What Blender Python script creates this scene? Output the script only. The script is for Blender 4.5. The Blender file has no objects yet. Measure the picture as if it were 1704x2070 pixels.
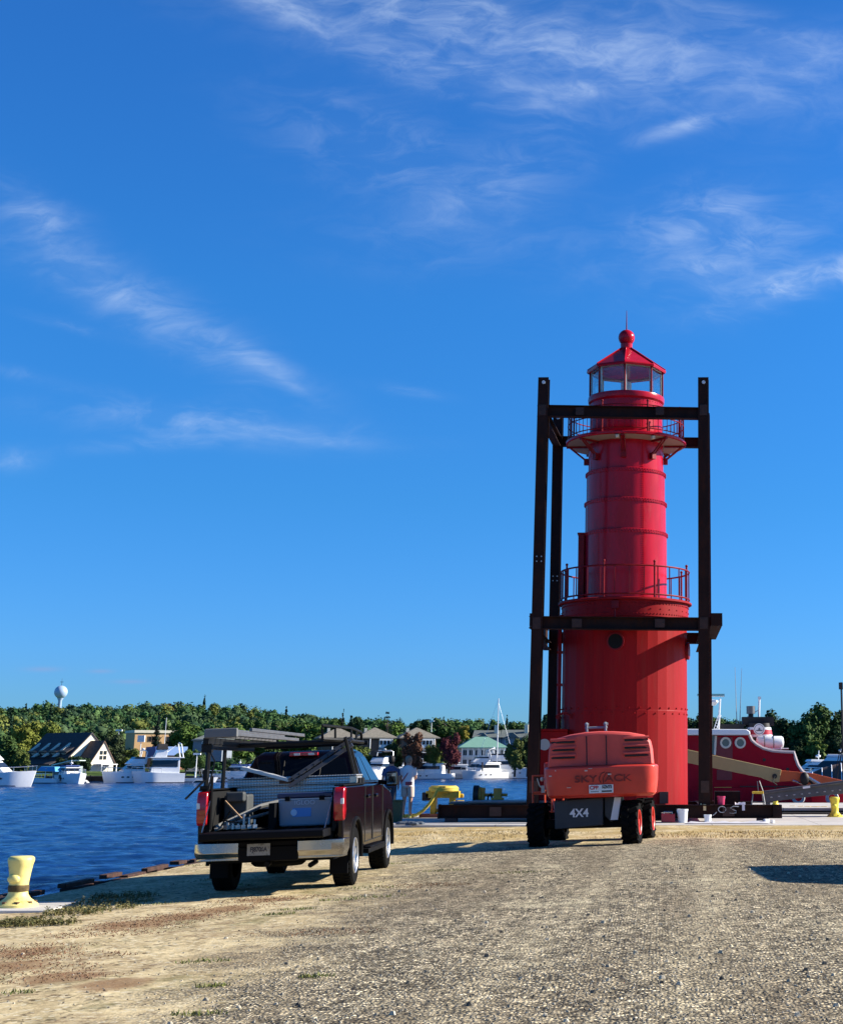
import bpy, math, random
import numpy as np
from mathutils import Vector, Matrix, Euler
PI = math.pi
sin, cos, rad = math.sin, math.cos, math.radians
SC = bpy.context.scene
COL = SC.collection

# ------------------------------------------------------------------ camera
FPX, TH, CX, CY, CH = 3000.0, rad(14.3), 1330.0, 783.0, 1.6
cam = bpy.data.cameras.new('camera')
cam.sensor_fit = 'VERTICAL'; cam.sensor_height = 36.0
cam.lens = FPX / 2070 * 36.0
cam.shift_x = -(CX - 852) / 2070
cam.shift_y = -(1035 - CY) / 2070
cam.clip_start = 0.1; cam.clip_end = 20000
camo = bpy.data.objects.new('camera', cam); COL.objects.link(camo)
camo.location = (0, 0, CH); camo.rotation_euler = (PI / 2 + TH, 0, 0)
SC.camera = camo

def ray(u, v):
    a = (u - CX) / FPX; b = (CY - v) / FPX
    return (a, cos(TH) - b * sin(TH), sin(TH) + b * cos(TH))
def atz(u, v, z=0.0):
    r = ray(u, v); t = (z - CH) / r[2]; return Vector((r[0] * t, r[1] * t, z))
def atY(u, v, Y):
    r = ray(u, v); t = Y / r[1]; return Vector((r[0] * t, Y, CH + r[2] * t))

# ------------------------------------------------------------------ light
SUN_EL, SUN_AZ = rad(28), rad(11)          # azimuth measured from +X towards +Y
sv = Vector((cos(SUN_EL) * cos(SUN_AZ), cos(SUN_EL) * sin(SUN_AZ), sin(SUN_EL)))
sl = bpy.data.lights.new('sun', 'SUN'); sl.energy = 5.0; sl.angle = rad(0.53); sl.color = (1.0, 0.93, 0.81)
so = bpy.data.objects.new('sun', sl); COL.objects.link(so)
so.rotation_euler = sv.to_track_quat('Z', 'Y').to_euler()
SC.view_settings.view_transform = 'Standard'; SC.view_settings.look = 'None'
SC.view_settings.exposure = 1.0; SC.view_settings.gamma = 1.0

# ------------------------------------------------------------------ node helpers
def nn(nt, typ, **kw):
    n = nt.nodes.new(typ)
    for k, v in kw.items():
        if k in ('op', 'operation'): n.operation = v
        else: setattr(n, k, v)
    return n
def lk(nt, a, b): nt.links.new(a, b)
def setin(nt, sock, v):
    if isinstance(v, bpy.types.NodeSocket): nt.links.new(v, sock)
    else: sock.default_value = v
def mth(nt, op, a, b=None, c=None, clamp=False):
    n = nt.nodes.new('ShaderNodeMath'); n.operation = op; n.use_clamp = clamp
    setin(nt, n.inputs[0], a)
    if b is not None: setin(nt, n.inputs[1], b)
    if c is not None: setin(nt, n.inputs[2], c)
    return n.outputs[0]
def mixc(nt, f, a, b, mode='MIX'):
    n = nt.nodes.new('ShaderNodeMix'); n.data_type = 'RGBA'; n.blend_type = mode
    setin(nt, n.inputs['Factor'], f); n.clamp_result = False
    for i, v in ((6, a), (7, b)):
        if isinstance(v, (tuple, list)) and len(v) == 3: v = (*v, 1)
        setin(nt, n.inputs[i], v)
    return n.outputs[2]
def mrange(nt, v, a, b, c=0.0, d=1.0, smooth=True):
    n = nt.nodes.new('ShaderNodeMapRange'); n.interpolation_type = 'SMOOTHSTEP' if smooth else 'LINEAR'
    setin(nt, n.inputs[0], v)
    for i, x in enumerate((a, b, c, d)): n.inputs[i + 1].default_value = x
    return n.outputs[0]
def noise(nt, vec, scale, detail=4, rough=0.55, dist=0.0, dim='3D'):
    n = nt.nodes.new('ShaderNodeTexNoise'); n.noise_dimensions = dim
    if vec is not None: lk(nt, vec, n.inputs['Vector'])
    n.inputs['Scale'].default_value = scale; n.inputs['Detail'].default_value = detail
    n.inputs['Roughness'].default_value = rough; n.inputs['Distortion'].default_value = dist
    return n
def mapping(nt, vec, loc=(0, 0, 0), rot=(0, 0, 0), scale=(1, 1, 1)):
    n = nt.nodes.new('ShaderNodeMapping'); lk(nt, vec, n.inputs['Vector'])
    n.inputs['Location'].default_value = loc; n.inputs['Rotation'].default_value = rot; n.inputs['Scale'].default_value = scale
    return n.outputs[0]

# ------------------------------------------------------------------ world: sky with cirrus placed by direction
W = bpy.data.worlds.new('World'); SC.world = W; W.use_nodes = True
nt = W.node_tree; nt.nodes.clear()
out = nn(nt, 'ShaderNodeOutputWorld'); bg = nn(nt, 'ShaderNodeBackground'); bg.inputs['Strength'].default_value = 0.069
lk(nt, bg.outputs[0], out.inputs[0])
sky = nn(nt, 'ShaderNodeTexSky', sky_type='NISHITA'); sky.sun_disc = False
sky.sun_elevation = SUN_EL; sky.sun_rotation = PI / 2 - SUN_AZ
sky.air_density = 1.0; sky.dust_density = 0.3; sky.ozone_density = 2.5; sky.altitude = 0
tc = nn(nt, 'ShaderNodeTexCoord'); sep = nn(nt, 'ShaderNodeSeparateXYZ'); lk(nt, tc.outputs['Generated'], sep.inputs[0])
hs = nn(nt, 'ShaderNodeHueSaturation'); hs.inputs['Saturation'].default_value = 1.22; hs.inputs['Value'].default_value = 1.0
lk(nt, sky.outputs[0], hs.inputs['Color'])
zr = nn(nt, 'ShaderNodeValToRGB'); lk(nt, sep.outputs[2], zr.inputs[0]); ze = zr.color_ramp.elements
ze[0].position = 0.0; ze[0].color = (.175, .37, .80, 1); ze[1].position = 1.0; ze[1].color = (.12, .22, .34, 1)
for p_, c_ in ((.06, (.165, .37, .81, 1)), (.17, (.163, .435, .77, 1)), (.30, (.197, .517, .853, 1)), (.45, (.229, .533, .90, 1)), (.58, (.22, .44, .70, 1))):
    x_ = ze.new(p_); x_.color = c_
skyc = mixc(nt, 1.0, mixc(nt, 1.0, hs.outputs[0], zr.outputs[0], 'MULTIPLY'), (1.5, 1.62, 1.54), 'MULTIPLY')
yy = mth(nt, 'MAXIMUM', sep.outputs[1], 0.02)
ca = mth(nt, 'DIVIDE', sep.outputs[0], yy); cb = mth(nt, 'DIVIDE', sep.outputs[2], yy)
front = mrange(nt, sep.outputs[1], 0.05, 0.3)
comb = nn(nt, 'ShaderNodeCombineXYZ'); lk(nt, ca, comb.inputs[0]); lk(nt, cb, comb.inputs[1])
warp = noise(nt, comb.outputs[0], 7.0, 4, 0.6)
def ab(u, v):
    r = ray(u, v); return r[0] / r[1], r[2] / r[1]
CLOUDS = [(1000, 60, -14, 560, 90, .44, 0), (560, 10, -20, 150, 26, .45, 1), (860, 130, -20, 300, 45, .35, 2), (1180, 185, 6, 120, 22, .5, 1), (1400, 248, 20, 110, 16, .40, 0),
          (1490, 500, 27, 150, 42, .50, 2), (1590, 582, 20, 130, 26, .85, 1), (1690, 548, 12, 90, 22, .65, 0), (1540, 540, 24, 150, 60, .25, 0), (1450, 440, 25, 90, 26, .35, 1), (1360, 450, 25, 170, 60, .24, 1),
          (1290, 110, -10, 300, 90, .30, 2), (1560, 60, -18, 220, 30, .30, 0), (1640, 120, 20, 120, 60, .25, 1),
          (90, 450, -35, 130, 42, .30, 0), (160, 540, -30, 200, 50, .26, 1), (330, 640, -28, 250, 44, .26, 2), (500, 715, -26, 110, 22, .32, 0), (590, 780, -30, 50, 8, .3, 1),
          (430, 855, -5, 230, 30, .34, 1), (570, 876, -7, 120, 15, .42, 2), (380, 890, 4, 200, 14, .2, 0), (100, 770, -12, 110, 12, .2, 2), (20, 930, 0, 50, 20, .22, 0),
          (760, 300, -25, 210, 85, .22, 1), (1010, 370, 30, 170, 75, .24, 2), (960, 470, 0, 260, 80, .10, 0), (820, 788, -10, 60, 10, .18, 1), (150, 660, -15, 80, 10, .16, 0)]
def cloud_sum(lst):
    tot = None
    fib = []
    for k in range(3):
        a_ = (-14, 22, -30)[k]
        m = mapping(nt, comb.outputs[0], loc=(3.1 * k, 1.7 * k, 0), rot=(0, 0, rad(-a_)), scale=(1, 2.6, 1))
        wv = nn(nt, 'ShaderNodeVectorMath', operation='MULTIPLY_ADD'); lk(nt, warp.outputs['Color'], wv.inputs[0]); wv.inputs[1].default_value = (.10, .10, 0); lk(nt, m, wv.inputs[2])
        nz = noise(nt, wv.outputs[0], 17.0, 10, 0.63, 0.6)
        fib.append(mrange(nt, nz.outputs[0], 0.37, 0.80))
    for (u, v, ang, L, Wd, st, k) in lst:
        a0, b0 = ab(u, v); q = 1 / FPX
        c, s = cos(rad(ang)), sin(rad(ang))
        dx = mth(nt, 'SUBTRACT', ca, a0); dy = mth(nt, 'SUBTRACT', cb, b0)
        S = mth(nt, 'ADD', mth(nt, 'MULTIPLY', dx, c / (L * q)), mth(nt, 'MULTIPLY', dy, s / (L * q)))
        T = mth(nt, 'ADD', mth(nt, 'MULTIPLY', dx, -s / (Wd * q)), mth(nt, 'MULTIPLY', dy, c / (Wd * q)))
        e = mth(nt, 'ADD', mth(nt, 'MULTIPLY', S, S), mth(nt, 'MULTIPLY', T, T))
        g = mth(nt, 'MULTIPLY', mth(nt, 'EXPONENT', mth(nt, 'MULTIPLY', e, -0.8)), st)
        g = mth(nt, 'MULTIPLY', g, mth(nt, 'MULTIPLY_ADD', fib[k], 1.0, 0.09))
        tot = g if tot is None else mth(nt, 'ADD', tot, g)
    return tot
cl = mth(nt, 'MULTIPLY', cloud_sum(CLOUDS), front, clamp=True)
skyc = mixc(nt, cl, skyc, (4.9, 6.0, 7.6))
dark = None
for (u, v, L, Wd) in ((88, 1353, 34, 5), (205, 1357, 24, 4), (265, 1378, 34, 4)):
    a0, b0 = ab(u, v); q = 1 / FPX
    dx = mth(nt, 'MULTIPLY', mth(nt, 'SUBTRACT', ca, a0), 1 / (L * q)); dy = mth(nt, 'MULTIPLY', mth(nt, 'SUBTRACT', cb, b0), 1 / (Wd * q))
    g = mth(nt, 'EXPONENT', mth(nt, 'MULTIPLY', mth(nt, 'ADD', mth(nt, 'MULTIPLY', dx, dx), mth(nt, 'MULTIPLY', dy, dy)), -1.0))
    dark = g if dark is None else mth(nt, 'ADD', dark, g)
skyc = mixc(nt, mth(nt, 'MULTIPLY', mth(nt, 'MULTIPLY', dark, front), 0.6, clamp=True), skyc, (1.8, 3.0, 5.4))
lk(nt, skyc, bg.inputs['Color'])

# ------------------------------------------------------------------ materials
def pmat(name, col, rough=0.5, metal=0.0, var=0.0, vs=3.0, bump=0.0, bs=40.0, coat=0.0, spec=None, dirt=None, stretch=(1, 1, 1), emit=None):
    m = bpy.data.materials.new(name); m.use_nodes = True
    nt = m.node_tree; b = nt.nodes['Principled BSDF']
    b.inputs['Roughness'].default_value = rough; b.inputs['Metallic'].default_value = metal
    if coat: b.inputs['Coat Weight'].default_value = coat; b.inputs['Coat Roughness'].default_value = 0.06
    if spec is not None: b.inputs['Specular IOR Level'].default_value = spec
    c = (*col, 1)
    if var or dirt or bump:
        t = nn(nt, 'ShaderNodeTexCoord'); v = mapping(nt, t.outputs['Object'], scale=stretch)
    if var:
        nz = noise(nt, v, vs, 6, 0.65)
        f = mrange(nt, nz.outputs[0], 0.3, 0.7)
        cc = mixc(nt, f, tuple(x * (1 - var) for x in col), tuple(min(1, x * (1 + var)) for x in col))
    else: cc = None
    if dirt:
        dc, amt, ds = dirt
        nz = noise(nt, v, ds, 8, 0.7)
        f = mth(nt, 'MULTIPLY', mrange(nt, nz.outputs[0], 0.5, 0.68), amt)
        cc = mixc(nt, f, cc if cc is not None else c, dc)
        r = mth(nt, 'MULTIPLY_ADD', f, 0.35, rough, clamp=True); lk(nt, r, b.inputs['Roughness'])
    if cc is not None: lk(nt, cc, b.inputs['Base Color'])
    else: b.inputs['Base Color'].default_value = c
    if bump:
        nz = noise(nt, v, bs, 5, 0.6); bp = nn(nt, 'ShaderNodeBump'); bp.inputs['Strength'].default_value = bump; bp.inputs['Distance'].default_value = 0.02
        lk(nt, nz.outputs[0], bp.inputs['Height']); lk(nt, bp.outputs[0], b.inputs['Normal'])
    if emit: b.inputs['Emission Color'].default_value = (*emit, 1); b.inputs['Emission Strength'].default_value = 1
    return m
MT = {}
def M(name, *a, **k):
    if name not in MT: MT[name] = pmat(name, *a, **k)
    return MT[name]

# ------------------------------------------------------------------ mesh builder
class MB:
    def __init__(s): s.v = []; s.f = []
    def add(s, vs, fs, mat=None):
        o = len(s.v)
        for p in vs:
            p = Vector(p)
            s.v.append(tuple(mat @ p) if mat is not None else tuple(p))
        for f in fs: s.f.append(tuple(i + o for i in f))
        return s
    def box(s, c, d, rz=0, rot=None, top=(1, 1)):
        x, y, z = d[0] / 2, d[1] / 2, d[2] / 2
        vs = [(-x, -y, -z), (x, -y, -z), (x, y, -z), (-x, y, -z), (-x * top[0], -y * top[1], z), (x * top[0], -y * top[1], z), (x * top[0], y * top[1], z), (-x * top[0], y * top[1], z)]
        m = Matrix.Translation(c) @ (Euler(rot).to_matrix().to_4x4() if rot else Matrix.Rotation(rz, 4, 'Z'))
        return s.add(vs, [(0, 3, 2, 1), (4, 5, 6, 7), (0, 1, 5, 4), (1, 2, 6, 5), (2, 3, 7, 6), (3, 0, 4, 7)], m)
    def bb(s, x0, x1, y0, y1, z0, z1): return s.box(((x0 + x1) / 2, (y0 + y1) / 2, (z0 + z1) / 2), (abs(x1 - x0), abs(y1 - y0), abs(z1 - z0)))
    def prism(s, poly, axis, a, b):
        n = len(poly)
        def P(p, t):
            if axis == 'x': return (t, p[0], p[1])
            if axis == 'y': return (p[0], t, p[1])
            return (p[0], p[1], t)
        vs = [P(p, a) for p in poly] + [P(p, b) for p in poly]
        fs = [tuple(range(n)), tuple(range(2 * n - 1, n - 1, -1))] + [(i, (i + 1) % n + 0, (i + 1) % n + n, i + n) for i in range(n)]
        fs = [fs[0], fs[1]] + [tuple(reversed(f)) for f in fs[2:]]
        return s.add(vs, fs)
    def cyl(s, p0, p1, r, r2=None, n=12, cap=True):
        p0, p1 = Vector(p0), Vector(p1); r2 = r if r2 is None else r2
        d = p1 - p0; q = d.to_track_quat('Z', 'Y').to_matrix()
        vs = []
        for p, rr in ((p0, r), (p1, r2)):
            for i in range(n):
                a = 2 * PI * i / n; vs.append(tuple(p + q @ Vector((rr * cos(a), rr * sin(a), 0))))
        fs = [(i, (i + 1) % n, (i + 1) % n + n, i + n) for i in range(n)]
        if cap: fs += [tuple(range(n - 1, -1, -1)), tuple(range(n, 2 * n))]
        return s.add(vs, fs)
    def tube(s, pts, r, n=8, rs=None):
        pts = [Vector(p) for p in pts]; vs = []; k = len(pts); up = None
        for j, p in enumerate(pts):
            d = (pts[min(j + 1, k - 1)] - pts[max(j - 1, 0)]).normalized()
            if up is None: up = Vector((0, 0, 1)) if abs(d.z) < 0.9 else Vector((1, 0, 0))
            a = d.cross(up).normalized(); b = a.cross(d).normalized(); up = b
            rr = rs[j] if rs else r
            for i in range(n):
                t = 2 * PI * i / n; vs.append(tuple(p + a * rr * cos(t) + b * rr * sin(t)))
        fs = []
        for j in range(k - 1):
            for i in range(n): fs.append((j * n + i, j * n + (i + 1) % n, (j + 1) * n + (i + 1) % n, (j + 1) * n + i))
        fs += [tuple(range(n - 1, -1, -1)), tuple((k - 1) * n + i for i in range(n))]
        return s.add(vs, fs)
    def lathe(s, prof, n=32, c=(0, 0, 0), axis='z', a0=0.0, a1=None, closed=False):
        vs = []; full = a1 is None; m = n if full else n + 1
        for (r, z) in prof:
            for i in range(m):
                a = a0 + (2 * PI if full else (a1 - a0)) * i / n
                p = (r * cos(a), r * sin(a), z)
                if axis == 'x': p = (z, r * cos(a), r * sin(a))
                if axis == 'y': p = (r * cos(a), z, r * sin(a))
                vs.append((p[0] + c[0], p[1] + c[1], p[2] + c[2]))
        fs = []; K = len(prof)
        for j in range(K if closed else K - 1):
            j2 = (j + 1) % K
            for i in range(n):
                i2 = (i + 1) % m
                fs.append((j * m + i, j * m + i2, j2 * m + i2, j2 * m + i))
        return s.add(vs, fs)
    def sph(s, c, r, sc=(1, 1, 1), n=12, k=8):
        vs = [(c[0], c[1], c[2] - r * sc[2])]
        for j in range(1, k):
            ph = -PI / 2 + PI * j / k
            for i in range(n):
                a = 2 * PI * i / n; vs.append((c[0] + r * sc[0] * cos(ph) * cos(a), c[1] + r * sc[1] * cos(ph) * sin(a), c[2] + r * sc[2] * sin(ph)))
        vs.append((c[0], c[1], c[2] + r * sc[2]))
        fs = [(0, 1 + (i + 1) % n, 1 + i) for i in range(n)]
        for j in range(k - 2):
            for i in range(n): fs.append((1 + j * n + i, 1 + j * n + (i + 1) % n, 1 + (j + 1) * n + (i + 1) % n, 1 + (j + 1) * n + i))
        t = len(vs) - 1
        fs += [(t, 1 + (k - 2) * n + i, 1 + (k - 2) * n + (i + 1) % n) for i in range(n)]
        return s.add(vs, fs)
    def loft(s, rings, cap=True):
        n = len(rings[0]); vs = [p for r in rings for p in r]; fs = []
        for j in range(len(rings) - 1):
            for i in range(n): fs.append((j * n + i, j * n + (i + 1) % n, (j + 1) * n + (i + 1) % n, (j + 1) * n + i))
        if cap: fs += [tuple(range(n - 1, -1, -1)), tuple((len(rings) - 1) * n + i for i in range(n))]
        return s.add(vs, fs)
    def hbeam(s, p0, p1, w, h, t=0.02, up=(0, 0, 1)):
        """H section; h measured along 'up' (web direction), flanges w wide"""
        p0, p1 = Vector(p0), Vector(p1); d = (p1 - p0).normalized(); u = Vector(up); u = (u - d * u.dot(d)).normalized(); a = d.cross(u)
        q = t / 2 * 0.7
        sec = [(-w / 2, -h / 2), (w / 2, -h / 2), (w / 2, -h / 2 + t), (q, -h / 2 + t), (q, h / 2 - t), (w / 2, h / 2 - t), (w / 2, h / 2), (-w / 2, h / 2), (-w / 2, h / 2 - t), (-q, h / 2 - t), (-q, -h / 2 + t), (-w / 2, -h / 2 + t)]
        return s.loft([[tuple(p + a * x + u * y) for x, y in sec] for p in (p0, p1)])
    def ring(s, c, r, t, n=48, a0=0, a1=None, m=6, axis='z'):
        pr = [(r + t * cos(2 * PI * i / m), t * sin(2 * PI * i / m)) for i in range(m)]
        return s.lathe(pr, n, c, axis=axis, a0=a0, a1=a1, closed=True)
    def rivet(s, p, nrm, r=0.02):
        nrm = Vector(nrm); q = nrm.to_track_quat('Z', 'Y').to_matrix(); p = Vector(p)
        vs = [tuple(p + q @ Vector((r * cos(a), r * sin(a), -.004))) for a in (0, PI / 3, 2 * PI / 3, PI, 4 * PI / 3, 5 * PI / 3)]
        vs += [tuple(p + q @ Vector((r * .6 * cos(a), r * .6 * sin(a), r * .8))) for a in (0, PI / 3, 2 * PI / 3, PI, 4 * PI / 3, 5 * PI / 3)]
        return s.add(vs, [(i, (i + 1) % 6, (i + 1) % 6 + 6, i + 6) for i in range(6)] + [tuple(range(6, 12))])
    def build(s, name, mat, parent=None, smooth=35, bevel=0, seg=2, fix=True):
        me = bpy.data.meshes.new(name); me.from_pydata(s.v, [], s.f); me.update()
        if fix:
            import bmesh
            bm = bmesh.new(); bm.from_mesh(me); bmesh.ops.recalc_face_normals(bm, faces=bm.faces); bm.to_mesh(me); bm.free()
        if smooth:
            me.shade_smooth(); me.set_sharp_from_angle(angle=rad(smooth))
        me.materials.append(mat)
        o = bpy.data.objects.new(name, me); COL.objects.link(o)
        if parent is not None: o.parent = parent
        if bevel:
            b = o.modifiers.new('bevel', 'BEVEL'); b.width = bevel; b.segments = seg; b.limit_method = 'ANGLE'; b.angle_limit = rad(35); b.harden_normals = True
        return o
def tag(o, label=None, cat=None, group=None, kind=None):
    if label: o['label'] = label
    if cat: o['category'] = cat
    if group: o['group'] = group
    if kind: o['kind'] = kind
    return o
def thing(name, label, cat, loc=(0, 0, 0), rz=0.0, group=None, rot=None):
    o = bpy.data.objects.new(name, None); COL.objects.link(o); o.empty_display_size = 0.2
    o.location = loc; o.rotation_euler = rot if rot else (0, 0, rz)
    return tag(o, label, cat, group)
def part(name, mb, mat, parent, **k): return mb.build(name, mat, parent, **k)
def text(name, s, size, mat, parent, loc, rot, ext=0.004, sx=1.0, bold=0.0):
    cu = bpy.data.curves.new(name, 'FONT'); cu.body = s; cu.size = size; cu.extrude = ext; cu.align_x = 'CENTER'; cu.align_y = 'CENTER'; cu.offset = bold
    o = bpy.data.objects.new('tmp', cu); COL.objects.link(o)
    dg = bpy.context.evaluated_depsgraph_get(); dg.update()
    me = bpy.data.meshes.new_from_object(o.evaluated_get(dg)); bpy.data.objects.remove(o)
    me.materials.clear(); me.materials.append(mat); me.name = name
    t = bpy.data.objects.new(name, me); COL.objects.link(t); t.parent = parent; t.location = loc; t.rotation_euler = rot; t.scale = (sx, 1, 1)
    return t
def copy_tree(o, parent=None):
    c = o.copy(); COL.objects.link(c); c.parent = parent
    for ch in list(o.children): copy_tree(ch, c)
    return c
def arc(cx, cy, r, a0, a1, n): return [(cx + r * cos(rad(a0 + (a1 - a0) * i / n)), cy + r * sin(rad(a0 + (a1 - a0) * i / n))) for i in range(n + 1)]
def rrect(x0, x1, y0, y1, r, n=4):
    return arc(x1 - r, y0 + r, r, -90, 0, n) + arc(x1 - r, y1 - r, r, 0, 90, n) + arc(x0 + r, y1 - r, r, 90, 180, n) + arc(x0 + r, y0 + r, r, 180, 270, n)

def sstep(a, b, x):
    t = max(0, min(1, (x - a) / (b - a))); return t * t * (3 - 2 * t)
def G(X, Y):
    k = 0.035 * (1 - 0.75 * sstep(34, 41, Y))
    return -k * max(0.0, -X) 
def onG(u, v):
    z = 0
    for _ in range(8): p = atz(u, v, z); z = G(p.x, p.y)
    return Vector((p.x, p.y, z))
WATER = -1.6
EDGE = -9.4

# ================================================================== GROUND
rng = np.random.default_rng(7)
def grid_mesh(name, xs, ys, zf, mat, kind='structure', skirt=None):
    vs = []; nx, ny = len(xs), len(ys)
    for y in ys:
        for x in xs: vs.append((x, y, zf(x, y)))
    fs = [(j * nx + i, j * nx + i + 1, (j + 1) * nx + i + 1, (j + 1) * nx + i) for j in range(ny - 1) for i in range(nx - 1)]
    me = bpy.data.meshes.new(name); me.from_pydata(vs, [], fs); me.shade_smooth(); me.materials.append(mat)
    o = bpy.data.objects.new(name, me); COL.objects.link(o); o['kind'] = kind
    return o
PATCH = [(-6.21, 18.59, 0.66, 1.04), (-5.88, 19.42, 0.62, 0.85), (-6.38, 15.9, 0.45, 0.85), (-5.96, 14.65, 0.47, 0.79), (-5.16, 13.77, 0.57, 0.77), (-5.55, 20.2, 0.57, 0.69), (-5.35, 21.42, 0.6, 0.69), (-4.51, 13.15, 0.45, 0.64), (-3.52, 23.16, 0.31, 0.61), (-3.02, 24.41, 0.49, 0.91)]
def gmat():
    m = bpy.data.materials.new('lot_ground'); m.use_nodes = True; nt = m.node_tree; b = nt.nodes['Principled BSDF']
    g = nn(nt, 'ShaderNodeNewGeometry'); P = g.outputs['Position']; s = nn(nt, 'ShaderNodeSeparateXYZ'); lk(nt, P, s.inputs[0])
    X, Y = s.outputs[0], s.outputs[1]
    big = noise(nt, P, 0.9, 5, 0.65).outputs[0]; med = noise(nt, P, 4.0, 6, 0.7).outputs[0]
    e1 = mth(nt, 'ADD', X, mth(nt, 'MULTIPLY_ADD', Y, 0.075, 2.6)); e2 = mth(nt, 'SUBTRACT', 35.4, mth(nt, 'ADD', Y, mth(nt, 'MULTIPLY', mth(nt, 'ABSOLUTE', mth(nt, 'SUBTRACT', X, 1.0)), .45)))
    e = mth(nt, 'MINIMUM', e1, e2)
    e = mth(nt, 'ADD', e, mth(nt, 'MULTIPLY', mth(nt, 'SUBTRACT', big, 0.5), 3.2)); e = mth(nt, 'ADD', e, mth(nt, 'MULTIPLY', mth(nt, 'SUBTRACT', med, 0.5), 2.6))
    gm = mrange(nt, e, -0.9, 0.9)
    # gravel: two sizes of stones
    def vor(scale, feat='F1'):
        v = nn(nt, 'ShaderNodeTexVoronoi'); v.feature = feat; lk(nt, P, v.inputs['Vector']); v.inputs['Scale'].default_value = scale; v.inputs['Randomness'].default_value = 1; return v
    v1 = vor(34); v2 = vor(14)
    r1 = nn(nt, 'ShaderNodeValToRGB'); sh = nn(nt, 'ShaderNodeSeparateColor'); lk(nt, v1.outputs['Color'], sh.inputs[0]); lk(nt, sh.outputs[0], r1.inputs[0])
    el = r1.color_ramp.elements; el[0].position = 0; el[0].color = (.018, .016, .014, 1); el[1].position = 1; el[1].color = (.95, .87, .70, 1)
    for p, c in ((.3, (.055, .048, .04, 1)), (.55, (.19, .165, .125, 1)), (.8, (.60, .53, .41, 1))):
        x = el.new(p); x.color = c
    sh2 = nn(nt, 'ShaderNodeSeparateColor'); lk(nt, v2.outputs['Color'], sh2.inputs[0])
    grav = mixc(nt, mth(nt, 'MULTIPLY', mrange(nt, sh2.outputs[1], .55, .9), .5), r1.outputs[0], mixc(nt, sh2.outputs[0], (.08, .07, .06), (.60, .55, .46)))
    crack = mrange(nt, v1.outputs['Distance'], .36, .72); grav = mixc(nt, mth(nt, 'MULTIPLY', crack, .8), grav, (.035, .029, .022))
    # far away the stones average out, keep mottling
    clump = noise(nt, mapping(nt, P, scale=(.6, .28, 1)), 6, 8, .75).outputs[0]
    grav = mixc(nt, mth(nt, 'MULTIPLY', mrange(nt, clump, .42, .68), .5), grav, (.49, .43, .33))
    tr = noise(nt, mapping(nt, P, rot=(0, 0, rad(8)), scale=(.5, .06, 1)), 1.6, 4, .6).outputs[0]
    grav = mixc(nt, mth(nt, 'MULTIPLY', mrange(nt, tr, .45, .60), .6), grav, (.15, .125, .095))
    xc = mth(nt, 'MULTIPLY_ADD', mth(nt, 'SUBTRACT', Y, 16), .05, -.6); da = mth(nt, 'SUBTRACT', mth(nt, 'ABSOLUTE', mth(nt, 'SUBTRACT', X, mth(nt, 'ADD', xc, mth(nt, 'MULTIPLY', big, .5)))), .82)
    rut = mth(nt, 'EXPONENT', mth(nt, 'MULTIPLY', mth(nt, 'MULTIPLY', da, da), -14)); grav = mixc(nt, mth(nt, 'MULTIPLY', mth(nt, 'MULTIPLY', rut, mrange(nt, med, .3, .65)), .55), grav, (.40, .36, .28))
    pale = noise(nt, P, .35, 4, .6).outputs[0]; grav = mixc(nt, mth(nt, 'MULTIPLY', mrange(nt, pale, .55, .72), .38), grav, (.56, .52, .41))
    # sand
    sn = noise(nt, mapping(nt, P, scale=(.8, .45, 1)), 5, 9, .75).outputs[0]
    sand = mixc(nt, mrange(nt, sn, .36, .66), (.42, .34, .225), (.70, .60, .43))
    bits = vor(26); bc = nn(nt, 'ShaderNodeSeparateColor'); lk(nt, bits.outputs['Color'], bc.inputs[0])
    sand = mixc(nt, mth(nt, 'MULTIPLY', mrange(nt, bc.outputs[0], .68, .8), mrange(nt, med, .4, .6)), sand, (.12, .09, .055))
    sand = mixc(nt, mth(nt, 'MULTIPLY', mrange(nt, bc.outputs[1], .86, .95), .8), sand, (.66, .62, .54))
    pt = noise(nt, mapping(nt, P, loc=(9, 3, 0), scale=(.8, .55, 1)), 1.1, 6, .72).outputs[0]
    twig = noise(nt, mapping(nt, P, scale=(.55, 2.6, 1)), 9, 6, .75, .6).outputs[0]
    sand = mixc(nt, mth(nt, 'MULTIPLY', mth(nt, 'MULTIPLY', mrange(nt, pt, .47, .6), mrange(nt, twig, .46, .58)), .8), sand, (.15, .085, .05))
    pt2 = noise(nt, mapping(nt, P, loc=(2, 31, 0), scale=(.8, .5, 1)), 1.0, 6, .7).outputs[0]
    sand = mixc(nt, mth(nt, 'MULTIPLY', mth(nt, 'MULTIPLY', mrange(nt, pt2, .52, .62), mrange(nt, twig, .40, .56)), .7), sand, (.12, .12, .045))
    # dry grass strip at the foot of the pier
    dg = mth(nt, 'MULTIPLY', mrange(nt, Y, 34.5, 39.0), mrange(nt, noise(nt, mapping(nt, P, scale=(.5, .5, 1)), 1.3, 5, .7).outputs[0], .40, .56))
    sand = mixc(nt, mth(nt, 'MULTIPLY', dg, .75), sand, mixc(nt, twig, (.22, .15, .045), (.50, .37, .16)))
    g1 = noise(nt, P, 16, 3, .7).outputs[0]; g2 = noise(nt, mapping(nt, P, scale=(1, .5, 1)), 5, 3, .7).outputs[0]
    gk = mth(nt, 'MULTIPLY', mrange(nt, g1, .36, .64, .50, 1.5), mrange(nt, g2, .35, .65, .74, 1.26)); gv = nn(nt, 'ShaderNodeVectorMath', operation='SCALE'); lk(nt, grav, gv.inputs[0]); lk(nt, gk, gv.inputs['Scale']); grav = gv.outputs[0]
    pm = None
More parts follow.
